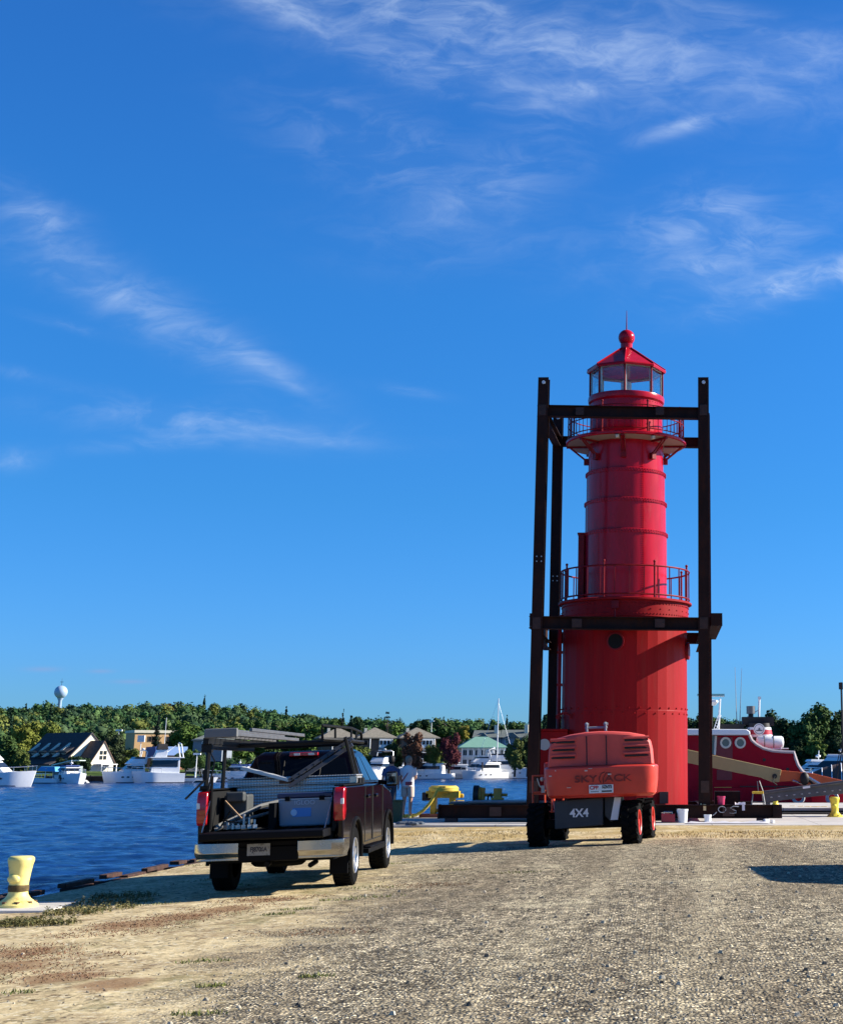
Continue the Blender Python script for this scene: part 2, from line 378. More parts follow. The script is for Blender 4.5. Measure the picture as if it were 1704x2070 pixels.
    for (px_, py_, rx_, ry_) in PATCH:
        ex = mth(nt, 'MULTIPLY', mth(nt, 'SUBTRACT', X, px_), 1 / rx_); ey = mth(nt, 'MULTIPLY', mth(nt, 'SUBTRACT', Y, py_), 1 / ry_)
        q = mth(nt, 'EXPONENT', mth(nt, 'MULTIPLY', mth(nt, 'ADD', mth(nt, 'MULTIPLY', ex, ex), mth(nt, 'MULTIPLY', ey, ey)), -1)); pm = q if pm is None else mth(nt, 'MAXIMUM', pm, q)
    pk = mrange(nt, mth(nt, 'MULTIPLY', pm, mth(nt, 'ADD', twig, mth(nt, 'MULTIPLY', med, .7))), .42, .74)
    sand = mixc(nt, mth(nt, 'MULTIPLY', pk, .85), sand, mixc(nt, g1, (.16, .085, .05), (.34, .22, .13)))
    sand = mixc(nt, 1.0, sand, (1.04, .98, .78), 'MULTIPLY'); grav = mixc(nt, 1.0, grav, (1.20, 1.12, .93), 'MULTIPLY'); col = mixc(nt, gm, sand, grav); lk(nt, col, b.inputs['Base Color'])
    b.inputs['Roughness'].default_value = .95; b.inputs['Specular IOR Level'].default_value = .2
    hb = mth(nt, 'MULTIPLY', mth(nt, 'SUBTRACT', 1, v1.outputs['Distance']), mth(nt, 'MULTIPLY_ADD', gm, .8, .2))
    hb = mth(nt, 'ADD', hb, mth(nt, 'MULTIPLY', clump, 1.2)); hb = mth(nt, 'ADD', hb, mth(nt, 'MULTIPLY', twig, .6))
    bp = nn(nt, 'ShaderNodeBump'); setin(nt, bp.inputs['Strength'], mth(nt, 'MULTIPLY_ADD', gm, .45, .40)); bp.inputs['Distance'].default_value = .034
    lk(nt, hb, bp.inputs['Height']); lk(nt, bp.outputs[0], b.inputs['Normal'])
    return m
GM = gmat()
from mathutils import noise as mn
def GZ(x, y):
    z = G(x, y)
    if y < 41.5: z += .02 * (mn.noise(Vector((x * .6, y * .6, 0)))) * (1 - sstep(38, 41.5, y)) + .008 * mn.noise(Vector((x * 3, y * 3, 5)))
    return z
xs = [EDGE + i * .2 for i in range(0, 85)] + [8, 9, 11, 14, 18, 25, 35, 50, 80, 120, 180, 260]
ys = [-120, -60, -30, -15, -5, 0, 3, 5, 6, 7] + [7.2 + i * .2 for i in range(0, 180)]
grid_mesh('ground', xs, ys, GZ, GM)
bank = MB(); bank.bb(EDGE - .0, 260, -120, 43.1, -3.0, -.62); o = bank.build('ground_fill', GM, smooth=0); o['kind'] = 'structure'

# scattered loose stones and dead stalks, real relief in the near field
def scatter_stones():
    v = []; f = []
    R = random.Random(5)
    for i in range(9000):
        y = 9 + (R.random() ** 1.6) * 17; x = R.uniform(-8.6, 4.5) if y > 14 else R.uniform(-5.5, 2)
        if x > y * .14 + 1 or x < -y * .47: continue
        gm = x + .07 * y + 2.6
        if gm < 0 and R.random() < .85: continue
        r = R.uniform(.006, .013) if i % 30 else R.uniform(.018, .032); z = GZ(x, y) + r * .2; a = R.random() * 6.28; k = R.uniform(.5, .9)
        o = len(v)
        for j in range(6):
            t = a + j * PI / 3; q = r * R.uniform(.75, 1.15); v.append((x + q * cos(t), y + q * sin(t) * k, z - r * .3))
        for j in range(4):
            t = a + .5 + j * PI / 2; q = r * R.uniform(.45, .7); v.append((x + q * cos(t), y + q * sin(t) * k, z + r * R.uniform(.45, .75)))
        f += [(o, o + 1, o + 6), (o + 1, o + 2, o + 7, o + 6), (o + 2, o + 3, o + 7), (o + 3, o + 4, o + 8, o + 7), (o + 4, o + 5, o + 9, o + 8), (o + 5, o, o + 6, o + 9), (o + 6, o + 7, o + 8, o + 9)]
    me = bpy.data.meshes.new('loose_stones'); me.from_pydata(v, [], f)
    m = bpy.data.materials.new('stone_mix'); m.use_nodes = True; nt = m.node_tree; b = nt.nodes['Principled BSDF']
    g = nn(nt, 'ShaderNodeNewGeometry'); r1 = nn(nt, 'ShaderNodeValToRGB'); lk(nt, g.outputs['Random Per Island'], r1.inputs[0])
    r1.color_ramp.elements[0].color = (.05, .045, .036, 1); r1.color_ramp.elements[1].color = (.60, .52, .38, 1); b.inputs['Roughness'].default_value = .9
    lk(nt, r1.outputs[0], b.inputs['Base Color']); me.materials.append(m)
    o = bpy.data.objects.new('loose_stones', me); COL.objects.link(o); tag(o, 'small loose grey and cream stones scattered over the gravel lot', 'gravel', kind='stuff')
scatter_stones()

def leafcolor(name, c1, c2, trans=0.0):
    m = bpy.data.materials.new(name); m.use_nodes = True; nt = m.node_tree; b = nt.nodes['Principled BSDF']
    g = nn(nt, 'ShaderNodeNewGeometry'); lk(nt, mixc(nt, g.outputs['Random Per Island'], c1, c2), b.inputs['Base Color'])
    b.inputs['Roughness'].default_value = .75; b.inputs['Specular IOR Level'].default_value = .15
    return m
def tufts(name, label, cat, centers, mat, n, h, spread, lean=.5, w=.006, seed=1, leafy=False):
    R = random.Random(seed); v = []; f = []
    for (cx, cy, rr) in centers:
        for i in range(n):
            a = R.random() * 6.28; q = rr * math.sqrt(R.random()); x = cx + q * cos(a) * spread; y = cy + q * sin(a)
            if x < EDGE + .05: continue
            z = GZ(x, y) - .005; hh = h * R.uniform(.4, 1.1); t = R.random() * 6.28; ll = lean * hh * R.uniform(.3, 1.2)
            dx, dy = cos(t) * ll, sin(t) * ll; p = R.random() * 6.28; wx, wy = cos(p) * w, sin(p) * w; o = len(v)
            v += [(x - wx, y - wy, z), (x + wx, y + wy, z), (x + dx * .4 + wx * .8, y + dy * .4 + wy * .8, z + hh * .6), (x + dx * .4 - wx * .8, y + dy * .4 - wy * .8, z + hh * .6), (x + dx, y + dy, z + hh)]
            f += [(o, o + 1, o + 2, o + 3), (o + 3, o + 2, o + 4)]
            if leafy:
                for k in range(5):
                    s = R.uniform(.25, 1); lx, ly, lz = x + dx * s, y + dy * s, z + hh * s; p = R.random() * 6.28; q2 = R.uniform(.012, .03); o = len(v)
                    v += [(lx, ly, lz), (lx + q2 * cos(p - .5), ly + q2 * sin(p - .5), lz + q2 * R.uniform(-.3, .6)), (lx + 1.6 * q2 * cos(p), ly + 1.6 * q2 * sin(p), lz + .01), (lx + q2 * cos(p + .5), ly + q2 * sin(p + .5), lz + q2 * R.uniform(-.3, .6))]
                    f += [(o, o + 1, o + 2, o + 3)]
    me = bpy.data.meshes.new(name); me.from_pydata(v, [], f); me.materials.append(mat)
    o = bpy.data.objects.new(name, me); COL.objects.link(o); return tag(o, label, cat, kind='stuff')
def gp(u, v, r): p = onG(u, v); return (p.x, p.y, r)
weedm = leafcolor('weed_leaf', (.06, .075, .025), (.24, .20, .08)); redm = leafcolor('dry_weed', (.13, .05, .03), (.26, .16, .09)); drym = leafcolor('dry_grass', (.30, .21, .08), (.50, .38, .19)); greenm = leafcolor('green_grass', (.07, .11, .025), (.20, .20, .06))
tufts('weed_patch', 'dark green leafy weeds growing along the gravel beside the left yellow bollard', 'weeds', [gp(190, 1840, .35), gp(150, 1848, .28), gp(225, 1826, .35), gp(255, 1815, .3), gp(60, 1866, .22), gp(100, 1870, .22), gp(15, 1872, .22)], weedm, 110, .085, 1.7, seed=2, leafy=True)
tufts('dry_weeds', 'low reddish dead weeds spread over the sandy strip behind the truck', 'weeds', [gp(u, v, .4) for u, v in ((300, 1865), (260, 1875), (360, 1855), (400, 1848), (200, 1888), (30, 1925), (60, 1915), (10, 1935), (120, 1935), (470, 1835), (520, 1822), (570, 1815), (640, 1885), (40, 1960), (90, 1975), (850, 1790))], redm, 330, .024, 1.9, lean=1.8, w=.006, seed=3)
tufts('dry_grass', 'straw coloured dry grass at the foot of the concrete pier', 'grass', [gp(u, v, .8) for u, v in ((900, 1685), (940, 1688), (1000, 1682), (1050, 1685), (870, 1700), (1400, 1685), (1460, 1690), (1520, 1683), (1580, 1684), (1640, 1683), (1690, 1688), (1600, 1692), (1550, 1690), (1340, 1690), (980, 1695))], drym, 170, .06, 2.4, lean=1, w=.008, seed=4)
tufts('green_grass', 'small green grass tufts dotted about the gravel lot', 'grass', [gp(u, v, r) for u, v, r in ((410, 1945, .12), (760, 1815, .2), (740, 1795, .25), (690, 1822, .15), (400, 1750, .3), (380, 1745, .3), (20, 2008, .12), (430, 1992, .07), (640, 1975, .07), (1040, 1765, .2), (400, 2052, .1), (800, 1745, .2), (600, 1840, .12), (560, 1850, .1), (300, 1830, .2), (480, 1790, .3), (445, 1780, .3), (900, 1760, .2))], greenm, 90, .04, 2.2, lean=.8, w=.005, seed=5)

# rusty sheet pile edge
rust = M('rusty_steel', (.045, .018, .012), .85, 0, var=.5, vs=6, bump=.6, bs=30, dirt=((.12, .05, .03, 1), .5, 7))
wall = thing('sheet_pile_wall', 'rusty corrugated sheet piling along the water edge of the lot', 'retaining wall', (EDGE, 0, 0))
a = MB(); y = -6; k = 0
R_ = random.Random(3)
while y < 42.8:
    L = R_.uniform(1.1, 2.0); x0 = -.32 if k % 2 else -.06
    a.bb(x0 - .10, x0 + .02, y, y + L, -2.2, -.30 + R_.uniform(-.09, .05)); a.bb(-.36, .0, y - .05, y + .03, -2.2, -.33)
    y += L + .05; k += 1
part('pile', a, rust, wall, smooth=0, bevel=.012)
b = MB(); y = 12
while y < 42:
    L = R_.uniform(.5, 1.9); b.box((-.12 + R_.uniform(-.12, .10), y + L / 2, -.29 + R_.uniform(-.04, .03)), (R_.uniform(.08, .2), L - .06, .07), rz=R_.uniform(-.06, .06)); y += L + R_.uniform(0, 1.0)
part('cap', b, rust, wall, smooth=0, bevel=.012)

# concrete pier
def concrete():
    m = bpy.data.materials.new('concrete'); m.use_nodes = True; nt = m.node_tree; b = nt.nodes['Principled BSDF']
    g = nn(nt, 'ShaderNodeNewGeometry'); P = g.outputs['Position']
    n1 = noise(nt, P, .7, 8, .7).outputs[0]; n2 = noise(nt, P, 30, 4, .6).outputs[0]
    c = mixc(nt, mrange(nt, n1, .3, .7), (.40, .37, .34), (.56, .53, .49)); c = mixc(nt, mth(nt, 'MULTIPLY', mrange(nt, n2, .55, .75), .3), c, (.25, .22, .2))
    s = nn(nt, 'ShaderNodeSeparateXYZ'); lk(nt, P, s.inputs[0])
    fr = mth(nt, 'FRACT', mth(nt, 'MULTIPLY', s.outputs[0], 1 / 3.0)); j = mth(nt, 'LESS_THAN', mth(nt, 'ABSOLUTE', mth(nt, 'SUBTRACT', fr, .5)), .005)
    c = mixc(nt, mth(nt, 'MULTIPLY', j, .7), c, (.12, .11, .1)); lk(nt, c, b.inputs['Base Color']); b.inputs['Roughness'].default_value = .9
    return m
CONC = concrete()
p = MB(); p.bb(EDGE - .25, 120, 43.1, 52.6, -3, 0); o = p.build('pier', CONC, smooth=0, bevel=.03); o['kind'] = 'structure'
p = MB(); p.bb(EDGE - .25, 120, 42.75, 43.1 - .004, -3, .012); o = p.build('pier_kerb', CONC, smooth=0, bevel=.02); o['kind'] = 'structure'

# water
def watermat():
    m = bpy.data.materials.new('harbour_water'); m.use_nodes = True; nt = m.node_tree; b = nt.nodes['Principled BSDF']
    g = nn(nt, 'ShaderNodeNewGeometry'); P = g.outputs['Position']
    n1 = noise(nt, mapping(nt, P, rot=(0, 0, .15), scale=(.55, 1.3, 1)), 1.5, 8, .62, .4).outputs[0]
    n2 = noise(nt, mapping(nt, P, rot=(0, 0, -.3), scale=(.25, .5, 1)), .5, 4, .6).outputs[0]
    n3 = noise(nt, mapping(nt, P, scale=(.012, .05, 1)), 1.0, 5, .6).outputs[0]
    h = mth(nt, 'ADD', mth(nt, 'MULTIPLY', n1, .8), mth(nt, 'MULTIPLY', n2, 1.0))
    bp = nn(nt, 'ShaderNodeBump'); bp.inputs['Strength'].default_value = 1.0; bp.inputs['Distance'].default_value = .25; lk(nt, h, bp.inputs['Height']); lk(nt, bp.outputs[0], b.inputs['Normal'])
    c = mixc(nt, mrange(nt, n1, .38, .62), (.002, .016, .068), (.009, .058, .225)); c = mixc(nt, mth(nt, 'MULTIPLY', mrange(nt, n3, .4, .65), .45), c, (.004, .04, .17))
    lk(nt, c, b.inputs['Base Color']); b.inputs['Roughness'].default_value = .16; b.inputs['IOR'].default_value = 1.33; b.inputs['Specular IOR Level'].default_value = .45
    return m
def water_mesh():
    ny, nx = 640, 430
    Y = np.concatenate([13 * (430 / 13) ** (np.arange(ny) / (ny - 1))]); U = np.linspace(-260, 2150, nx)
    k = (U - CX) / FPX / cos(TH); YY, KK = np.meshgrid(Y, k, indexing='ij'); XX = YY * KK
    Z = np.zeros_like(XX); R = np.random.default_rng(21)
    for lam, amp, n in ((.55, .008, 9), (.9, .014, 9), (1.6, .020, 8), (3.0, .026, 6), (6.5, .03, 5)):
        for _ in range(n):
            th = R.normal(1.25, .42); kk = 2 * PI / (lam * R.uniform(.75, 1.3)); ph = R.uniform(0, 2 * PI)
            fade = np.clip(lam * 2.2 / (YY * .0055 + .02) - 1.0, 0, 1) * (1 if lam < 3 else 1)
            Z += amp / math.sqrt(n) * 1.5 * fade * np.sin(kk * (XX * cos(th) + YY * sin(th)) + ph + .8 * np.sin(kk * .21 * (XX * sin(th) - YY * cos(th)) + ph * 2))
    V = np.stack([XX, YY, WATER + Z], -1).reshape(-1, 3)
    a = np.arange(ny * nx).reshape(ny, nx); Q = np.stack([a[:-1, :-1], a[:-1, 1:], a[1:, 1:], a[1:, :-1]], -1).reshape(-1, 4)
    o = len(V); x0, x1 = float(XX[0, 0]), float(XX[0, -1]); X0, X1 = float(XX[-1, 0]), float(XX[-1, -1]); y0, y1 = float(Y[0]), float(Y[-1]); B = 4000.0
    V = np.concatenate([V, np.array([(x0, y0, WATER), (x1, y0, WATER), (X1, y1, WATER), (X0, y1, WATER), (-B, -400, WATER), (B, -400, WATER), (B, B, WATER), (-B, B, WATER)])])
    Q = np.concatenate([Q, np.array([(o + 4, o + 5, o + 1, o), (o + 5, o + 6, o + 2, o + 1), (o + 6, o + 7, o + 3, o + 2), (o + 7, o + 4, o, o + 3)])])
    me = mesh_np('water', V, Q, np.zeros((0, 3), int), None, watermat()); me.shade_smooth()
    ob = bpy.data.objects.new('water', me); COL.objects.link(ob); ob['kind'] = 'structure'

# ================================================================== FAR SHORE
CREST = [(-400, 1445), (-200, 1440), (0, 1434), (60, 1427), (120, 1425), (200, 1427), (330, 1427), (430, 1427), (520, 1435), (600, 1445), (640, 1449), (680, 1458), (740, 1458), (800, 1458), (830, 1462), (880, 1458), (930, 1453), (960, 1455), (1000, 1464), (1040, 1467), (1080, 1458), (1150, 1450), (1300, 1455), (1440, 1462), (1520, 1465), (1704, 1470), (2300, 1470)]
SHORE = [(-400, 1582), (0, 1581), (400, 1579), (700, 1576), (830, 1573), (1080, 1571), (1290, 1571), (1375, 1599), (2300, 1600)]
def lerpt(T, u):
    for (a, b), (c, d) in zip(T, T[1:]):
        if u <= c: return b + (d - b) * max(0, (u - a)) / (c - a)
    return T[-1][1]
KX = lambda u: ray(u, 1548)[0] / ray(u, 1548)[1]
def shoreY(u): return atz(u, lerpt(SHORE, u), WATER).y
def ZT(u, Y):
    ys = shoreY(u); d = Y - ys
    if d < 0: return -2.5
    z = -.7 + min(d, 30) * .055
    zc = atY(u, lerpt(CREST, u) - 9, 720).z - 11
    t = (Y - ys - 60) / (720 - ys - 60)
    if t > 0: z += (zc - z) * (min(t, 1) ** 1.05)
    if Y > 720: z -= (Y - 720) * .03
    return z
def farmat():
    m = bpy.data.materials.new('far_land'); m.use_nodes = True; nt = m.node_tree; b = nt.nodes['Principled BSDF']
    g = nn(nt, 'ShaderNodeNewGeometry'); P = g.outputs['Position']; n1 = noise(nt, P, .12, 6, .7).outputs[0]
    c = mixc(nt, mrange(nt, n1, .4, .6), (.045, .085, .02), (.10, .14, .035)); lk(nt, c, b.inputs['Base Color']); b.inputs['Roughness'].default_value = 1; b.inputs['Specular IOR Level'].default_value = .1
    return m
us = [-600 + 25 * i for i in range(130)]; ds = [0, .05, 8, 16, 30, 45, 60, 90, 130, 180, 240, 310, 390, 500, 700, 1000]
vs = []; nx = len(us)
for d in ds:
    for u in us:
        Y = shoreY(u) + d; vs.append((KX(u) * Y, Y, ZT(u, Y) if d > 0 else -3.0))
fs = [(j * nx + i, j * nx + i + 1, (j + 1) * nx + i + 1, (j + 1) * nx + i) for j in range(len(ds) - 1) for i in range(nx - 1)]
me = bpy.data.meshes.new('hill'); me.from_pydata(vs, [], fs); me.shade_smooth(); me.materials.append(farmat())
o = bpy.data.objects.new('hill', me); COL.objects.link(o); o['kind'] = 'structure'

# leaf clouds -------------------------------------------------------
def leaf_arrays(lobes, n, size, rg, up=.25):
    """lobes: list of (cx,cy,cz,rx,ry,rz); returns quads (n*4,3)"""
    L = np.array(lobes, float); w = (L[:, 3] * L[:, 5]); idx = rg.choice(len(L), n, p=w / w.sum())
    d = rg.normal(size=(n, 3)); d /= np.linalg.norm(d, axis=1)[:, None]
    rr = rg.uniform(.62, 1.06, n) ** .7
    c = L[idx, :3] + d * L[idx, 3:] * rr[:, None]
    nr = d * 1.0 + rg.normal(size=(n, 3)) * .55 + np.array([0, 0, up]); nr /= np.linalg.norm(nr, axis=1)[:, None]
    t = np.cross(nr, rg.normal(size=(n, 3))); t /= np.linalg.norm(t, axis=1)[:, None]; b = np.cross(nr, t)
    s = size * rg.uniform(.5, 1.2, n)[:, None]; k = rg.uniform(.5, 1.0, n)[:, None]
    q = np.stack([c - t * s - b * s * k * .4, c + t * s * .2 - b * s * k, c + t * s + b * s * k * .4, c - t * s * .2 + b * s * k], 1)
    return q.reshape(-1, 3)
ICO = None
def core_arrays(lobes, rg, k=.66):
    global ICO
    if ICO is None:
        import bmesh
        bm = bmesh.new(); bmesh.ops.create_icosphere(bm, subdivisions=2, radius=1); ICO = (np.array([v.co[:] for v in bm.verts]), np.array([[v.index for v in f.verts] for f in bm.faces])); bm.free()
    V, Fc = [], []; o = 0
    for l in lobes:
        v = ICO[0] * (k * rg.uniform(.82, 1.12, (len(ICO[0]), 1))) * np.array(l[3:]) + np.array(l[:3]); V.append(v); Fc.append(ICO[1] + o); o += len(v)
    return np.concatenate(V), np.concatenate(Fc)
def mesh_np(name, V, quads, tris, cols=None, mat=None):
    me = bpy.data.meshes.new(name); nq, nt_ = len(quads), len(tris)
    me.vertices.add(len(V)); me.vertices.foreach_set('co', V.astype(np.float32).ravel())
    me.loops.add(nq * 4 + nt_ * 3); me.loops.foreach_set('vertex_index', np.concatenate([quads.ravel(), tris.ravel()]).astype(np.int32))
    me.polygons.add(nq + nt_); st = np.concatenate([np.arange(nq) * 4, nq * 4 + np.arange(nt_) * 3]); me.polygons.foreach_set('loop_start', st.astype(np.int32))
    me.update(calc_edges=True); me.validate()
    if cols is not None:
        at = me.color_attributes.new('Col', 'FLOAT_COLOR', 'POINT'); at.data.foreach_set('color', np.concatenate([cols, np.ones((len(cols), 1))], 1).astype(np.float32).ravel())
    if mat: me.materials.append(mat)
    return me
def foliage_mat(name='foliage'):
    m = bpy.data.materials.new(name); m.use_nodes = True; nt = m.node_tree; b = nt.nodes['Principled BSDF']
    a = nn(nt, 'ShaderNodeAttribute'); a.attribute_name = 'Col'; g = nn(nt, 'ShaderNodeNewGeometry')
    v = mth(nt, 'MULTIPLY_ADD', g.outputs['Random Per Island'], .55, .68)
    n = nn(nt, 'ShaderNodeVectorMath', operation='SCALE'); lk(nt, a.outputs['Color'], n.inputs[0]); lk(nt, v, n.inputs['Scale']); lk(nt, n.outputs[0], b.inputs['Base Color'])
    b.inputs['Roughness'].default_value = .8; b.inputs['Specular IOR Level'].default_value = .12
    return m
FOL = foliage_mat()
GREENS = [(.043, .100, .034), (.052, .112, .036), (.036, .080, .032), (.068, .122, .040), (.056, .094, .040), (.028, .060, .030), (.080, .122, .040)]
rg = np.random.default_rng(11)
class Fol:
    def __init__(s): s.V = []; s.Q = []; s.T = []; s.C = []; s.o = 0
    def add(s, lobes, n, size, col, core=True, k=.66):
        q = leaf_arrays(lobes, n, size, rg); s.V.append(q); s.Q.append(np.arange(len(q)).reshape(-1, 4) + s.o); s.C.append(np.tile(col, (len(q), 1))); s.o += len(q)
        if core:
            v, t = core_arrays(lobes, rg, k); s.V.append(v); s.T.append(t + s.o); s.C.append(np.tile(np.array(col) * 1.0, (len(v), 1))); s.o += len(v)
    def obj(s, name, parent=None):
        me = mesh_np(name, np.concatenate(s.V), np.concatenate(s.Q), np.concatenate(s.T) if s.T else np.zeros((0, 3), int), np.concatenate(s.C), FOL)
        o = bpy.data.objects.new(name, me); COL.objects.link(o)
        if parent: o.parent = parent
        return o
def forest():
    F = Fol(); R = random.Random(4)
    rows = [60, 70, 82, 95, 108, 122, 138, 155, 172, 190, 210, 232, 254, 278, 302, 328, 356, 384, 412, 440, 462]
    for j, d in enumerate(rows):
        u = -160 + R.uniform(0, 30)
        while u < 1860:
            Y0 = shoreY(u) + d + R.uniform(-6, 6)
            if u > 640 and Y0 < 455: u += 30; continue          # houses stand here, their own trees are separate
            if Y0 > 735: u += 30; continue
            rad_ = R.uniform(2.6, 5.0); H = R.uniform(8, 12.5); X = KX(u) * Y0; zb = ZT(u, Y0)
            base = np.array(R.choice(GREENS)) * R.uniform(.8, 1.2)
            if R.random() < .06: base = np.array((.13, .15, .035)) * R.uniform(.8, 1.2)
            if R.random() < .008: base = np.array((.12, .07, .03))
            if R.random() < .05:   # conifer
                base = np.array((.018, .042, .022)); H *= 1.12
                lob = [(X, Y0, zb + H * t, rad_ * .55 * (1.05 - t), rad_ * .55 * (1.05 - t), H * .13) for t in (.25, .45, .62, .78, .92)]
            else:
                lob = [(X + R.uniform(-.4, .4) * rad_, Y0 + R.uniform(-.3, .3) * rad_, zb + H * R.uniform(.5, .8), rad_ * R.uniform(.45, .75), rad_ * .6, rad_ * R.uniform(.4, .62)) for _ in range(4)]
                lob.append((X, Y0, zb + H * .45, rad_ * .9, rad_ * .8, H * .38))
            F.add(lob, 330, .36 + .0006 * d, base, k=.58)
            u += rad_ * R.uniform(1.25, 1.9) * FPX / Y0
    return F.obj('forest')
tag(forest(), 'dense mixed green woodland covering the hillside across the harbour', 'woodland', kind='stuff')

water_mesh()
BARK = M('bark', (.09, .07, .055), .95, 0, var=.4, vs=6)
def tree(name, label, u, vtop, vbase, wpx, Y, col, kind='round', dens=1.0, group=None, seed=0):
    R = random.Random(seed * 31 + int(u)); B = atY(u, vbase, Y); T = atY(u, vtop, Y); H = T.z - B.z; r = wpx / 2 * Y / FPX
    t = thing(name, label, 'tree', (B.x, Y, B.z), group=group)
    m = MB(); m.tube([(0, 0, -.5), (R.uniform(-.1, .1) * r, 0, H * .3), (R.uniform(-.1, .1) * r, 0, H * .62), (0, 0, H * .9)], 0, 7, rs=[H * .035, H * .026, H * .016, H * .005])
    for k in range(7):
        a = R.random() * 6.28; z = H * R.uniform(.25, .7); m.tube([(0, 0, z), (cos(a) * r * .4, sin(a) * r * .4, z + H * .1), (cos(a) * r * .8, sin(a) * r * .8, z + H * .16)], 0, 5, rs=[H * .014, H * .009, H * .003])
    part('trunk', m, BARK, t)
    F = Fol(); sz = max(.12, min(.5, r * .085))
    if kind == 'conifer':
        lob = []
        for k in range(9):
            s = .1 + .9 * k / 8; rr = r * (1.06 - s) * R.uniform(.85, 1.15); lob.append((R.uniform(-.1, .1) * r, R.uniform(-.1, .1) * r, H * (s * .93 + .04), rr, rr, H * .06))
        F.add(lob, int(1800 * dens), sz, col, k=.7)
    elif kind == 'spruce_open':
        for k in range(7):
            z = H * (.3 + .65 * k / 6); rr = r * (1.1 - k / 7)
            F.add([(rr * .5 * s_, 0, z, rr * .55, rr * .4, H * .028) for s_ in (-1, 1)], int(120 * dens), sz * .8, col, core=False)
    else:
        lob = [(0, 0, H * .5, r * .62, r * .62, H * .38)]
        for k in range(11):
            a = k * 2.4 + R.random(); z = R.uniform(.22, .86); q = math.sqrt(max(.05, 1 - ((z - .5) / .5) ** 2)) * r * .68
            lob.append((q * cos(a), q * sin(a), H * z, r * R.uniform(.26, .42), r * R.uniform(.26, .42), H * R.uniform(.09, .17)))
        if kind == 'column': lob = [(x * .8, y * .8, z, a * .9, b * .9, c) for x, y, z, a, b, c in lob]
        F.add(lob, int(3200 * dens), sz, col, k=.62)
    F.obj('crown', t); return t

# ================================================================== FAR BUILDINGS
ROOFD = M('shingle_dark', (.060, .050, .050), .9, var=.25, vs=2); ROOFT = M('shingle_tan', (.20, .18, .145), .9, var=.2, vs=2)
CREAM = M('cream_wall', (.70, .64, .50), .8, var=.06); WHITE = M('white_trim', (.78, .78, .76), .6); GLASSD = M('dark_window', (.02, .025, .03), .12)
ROOFG = M('green_roof', (.17, .33, .26), .6, var=.1); TANW = M('tan_wall', (.62, .38, .18), .85, var=.08); BRICKO = M('orange_brick', (.45, .20, .10), .85, var=.15)
BLUEP = M('blue_panel', (.30, .45, .72), .5); BLUED = M('blue_panel_dark', (.06, .10, .32), .5); GREYW = M('grey_siding', (.20, .23, .27), .8, var=.1); GREYR = M('grey_shingle', (.13, .15, .14), .9, var=.2, vs=1)
BRWN = M('brown_wall', (.16, .10, .07), .85, var=.2)

def hip(mb, w, d, z0, z1, over=.5, ridge=.0):
    x, y = w / 2 + over, d / 2 + over; r = ridge / 2
    mb.add([(-x, -y, z0), (x, -y, z0), (x, y, z0), (-x, y, z0), (-r, 0, z1), (r, 0, z1), (-x, -y, z0 - .25), (x, -y, z0 - .25), (x, y, z0 - .25), (-x, y, z0 - .25)],
           [(0, 1, 5, 4), (1, 2, 5), (2, 3, 4, 5), (3, 0, 4), (6, 7, 1, 0), (7, 8, 2, 1), (8, 9, 3, 2), (9, 6, 0, 3), (9, 8, 7, 6)])
def window(p, x, y, z, w, h, face='y', frame=WHITE, nx=2):
    """window on a wall facing -y at (x, y): frame part with a pane sub-part"""
    f = MB(); t = .12
    f.bb(x - w / 2 - t, x + w / 2 + t, y - .08, y + .04, z + h, z + h + t); f.bb(x - w / 2 - t, x + w / 2 + t, y - .08, y + .04, z - t, z)
    f.bb(x - w / 2 - t, x - w / 2, y - .08, y + .04, z, z + h); f.bb(x + w / 2, x + w / 2 + t, y - .08, y + .04, z, z + h)
    for k in range(1, nx): f.bb(x - w / 2 + w * k / nx - .04, x - w / 2 + w * k / nx + .04, y - .07, y - .005, z, z + h)
    o = part('window', f, frame, p, smooth=0); g = MB(); g.bb(x - w / 2, x + w / 2, y - .03, y + .03, z, z + h); part('pane', g, GLASSD, o, smooth=0); return o

# 1 long gabled house on the left
B = atY(150, 1556, 296)
h = thing('house', 'long house with steep dark shingle roof, flared white dormer sides and cream gable end', 'house', (B.x, 300, B.z - .3), rz=rad(-32))
L, D_, ze, zr = 13.5, 8.5, 3.2, 7.4
m = MB(); m.prism([(-D_ / 2, 0), (D_ / 2, 0), (D_ / 2, ze), (0, zr - .12), (-D_ / 2, ze)], 'x', -L + 2, 2.0); part('wall', m, CREAM, h, smooth=0)
rf = MB(); rf.prism([(-D_ / 2 - .7, ze - .5), (0, zr), (D_ / 2 + .7, ze - .5), (D_ / 2 + .7, ze - .75), (0, zr - .25), (-D_ / 2 - .7, ze - .75)], 'x', -L + 1.7, 2.25); part('roof', rf, ROOFD, h, smooth=0)
rf = MB(); rf.add([(-L + 1.5, -D_ / 2 - 3.4, 1.35), (.3, -D_ / 2 - 3.4, 1.35), (.3, -D_ / 2 + .1, 2.7), (-L + 1.5, -D_ / 2 + .1, 2.7), (-L + 1.5, -D_ / 2 - 3.4, 1.15), (.3, -D_ / 2 - 3.4, 1.15), (.3, -D_ / 2 + .1, 2.5), (-L + 1.5, -D_ / 2 + .1, 2.5)], [(0, 1, 2, 3), (4, 5, 1, 0), (5, 6, 2, 1), (7, 4, 0, 3), (7, 6, 5, 4)]); part('porch_roof', rf, ROOFD, h, smooth=0)
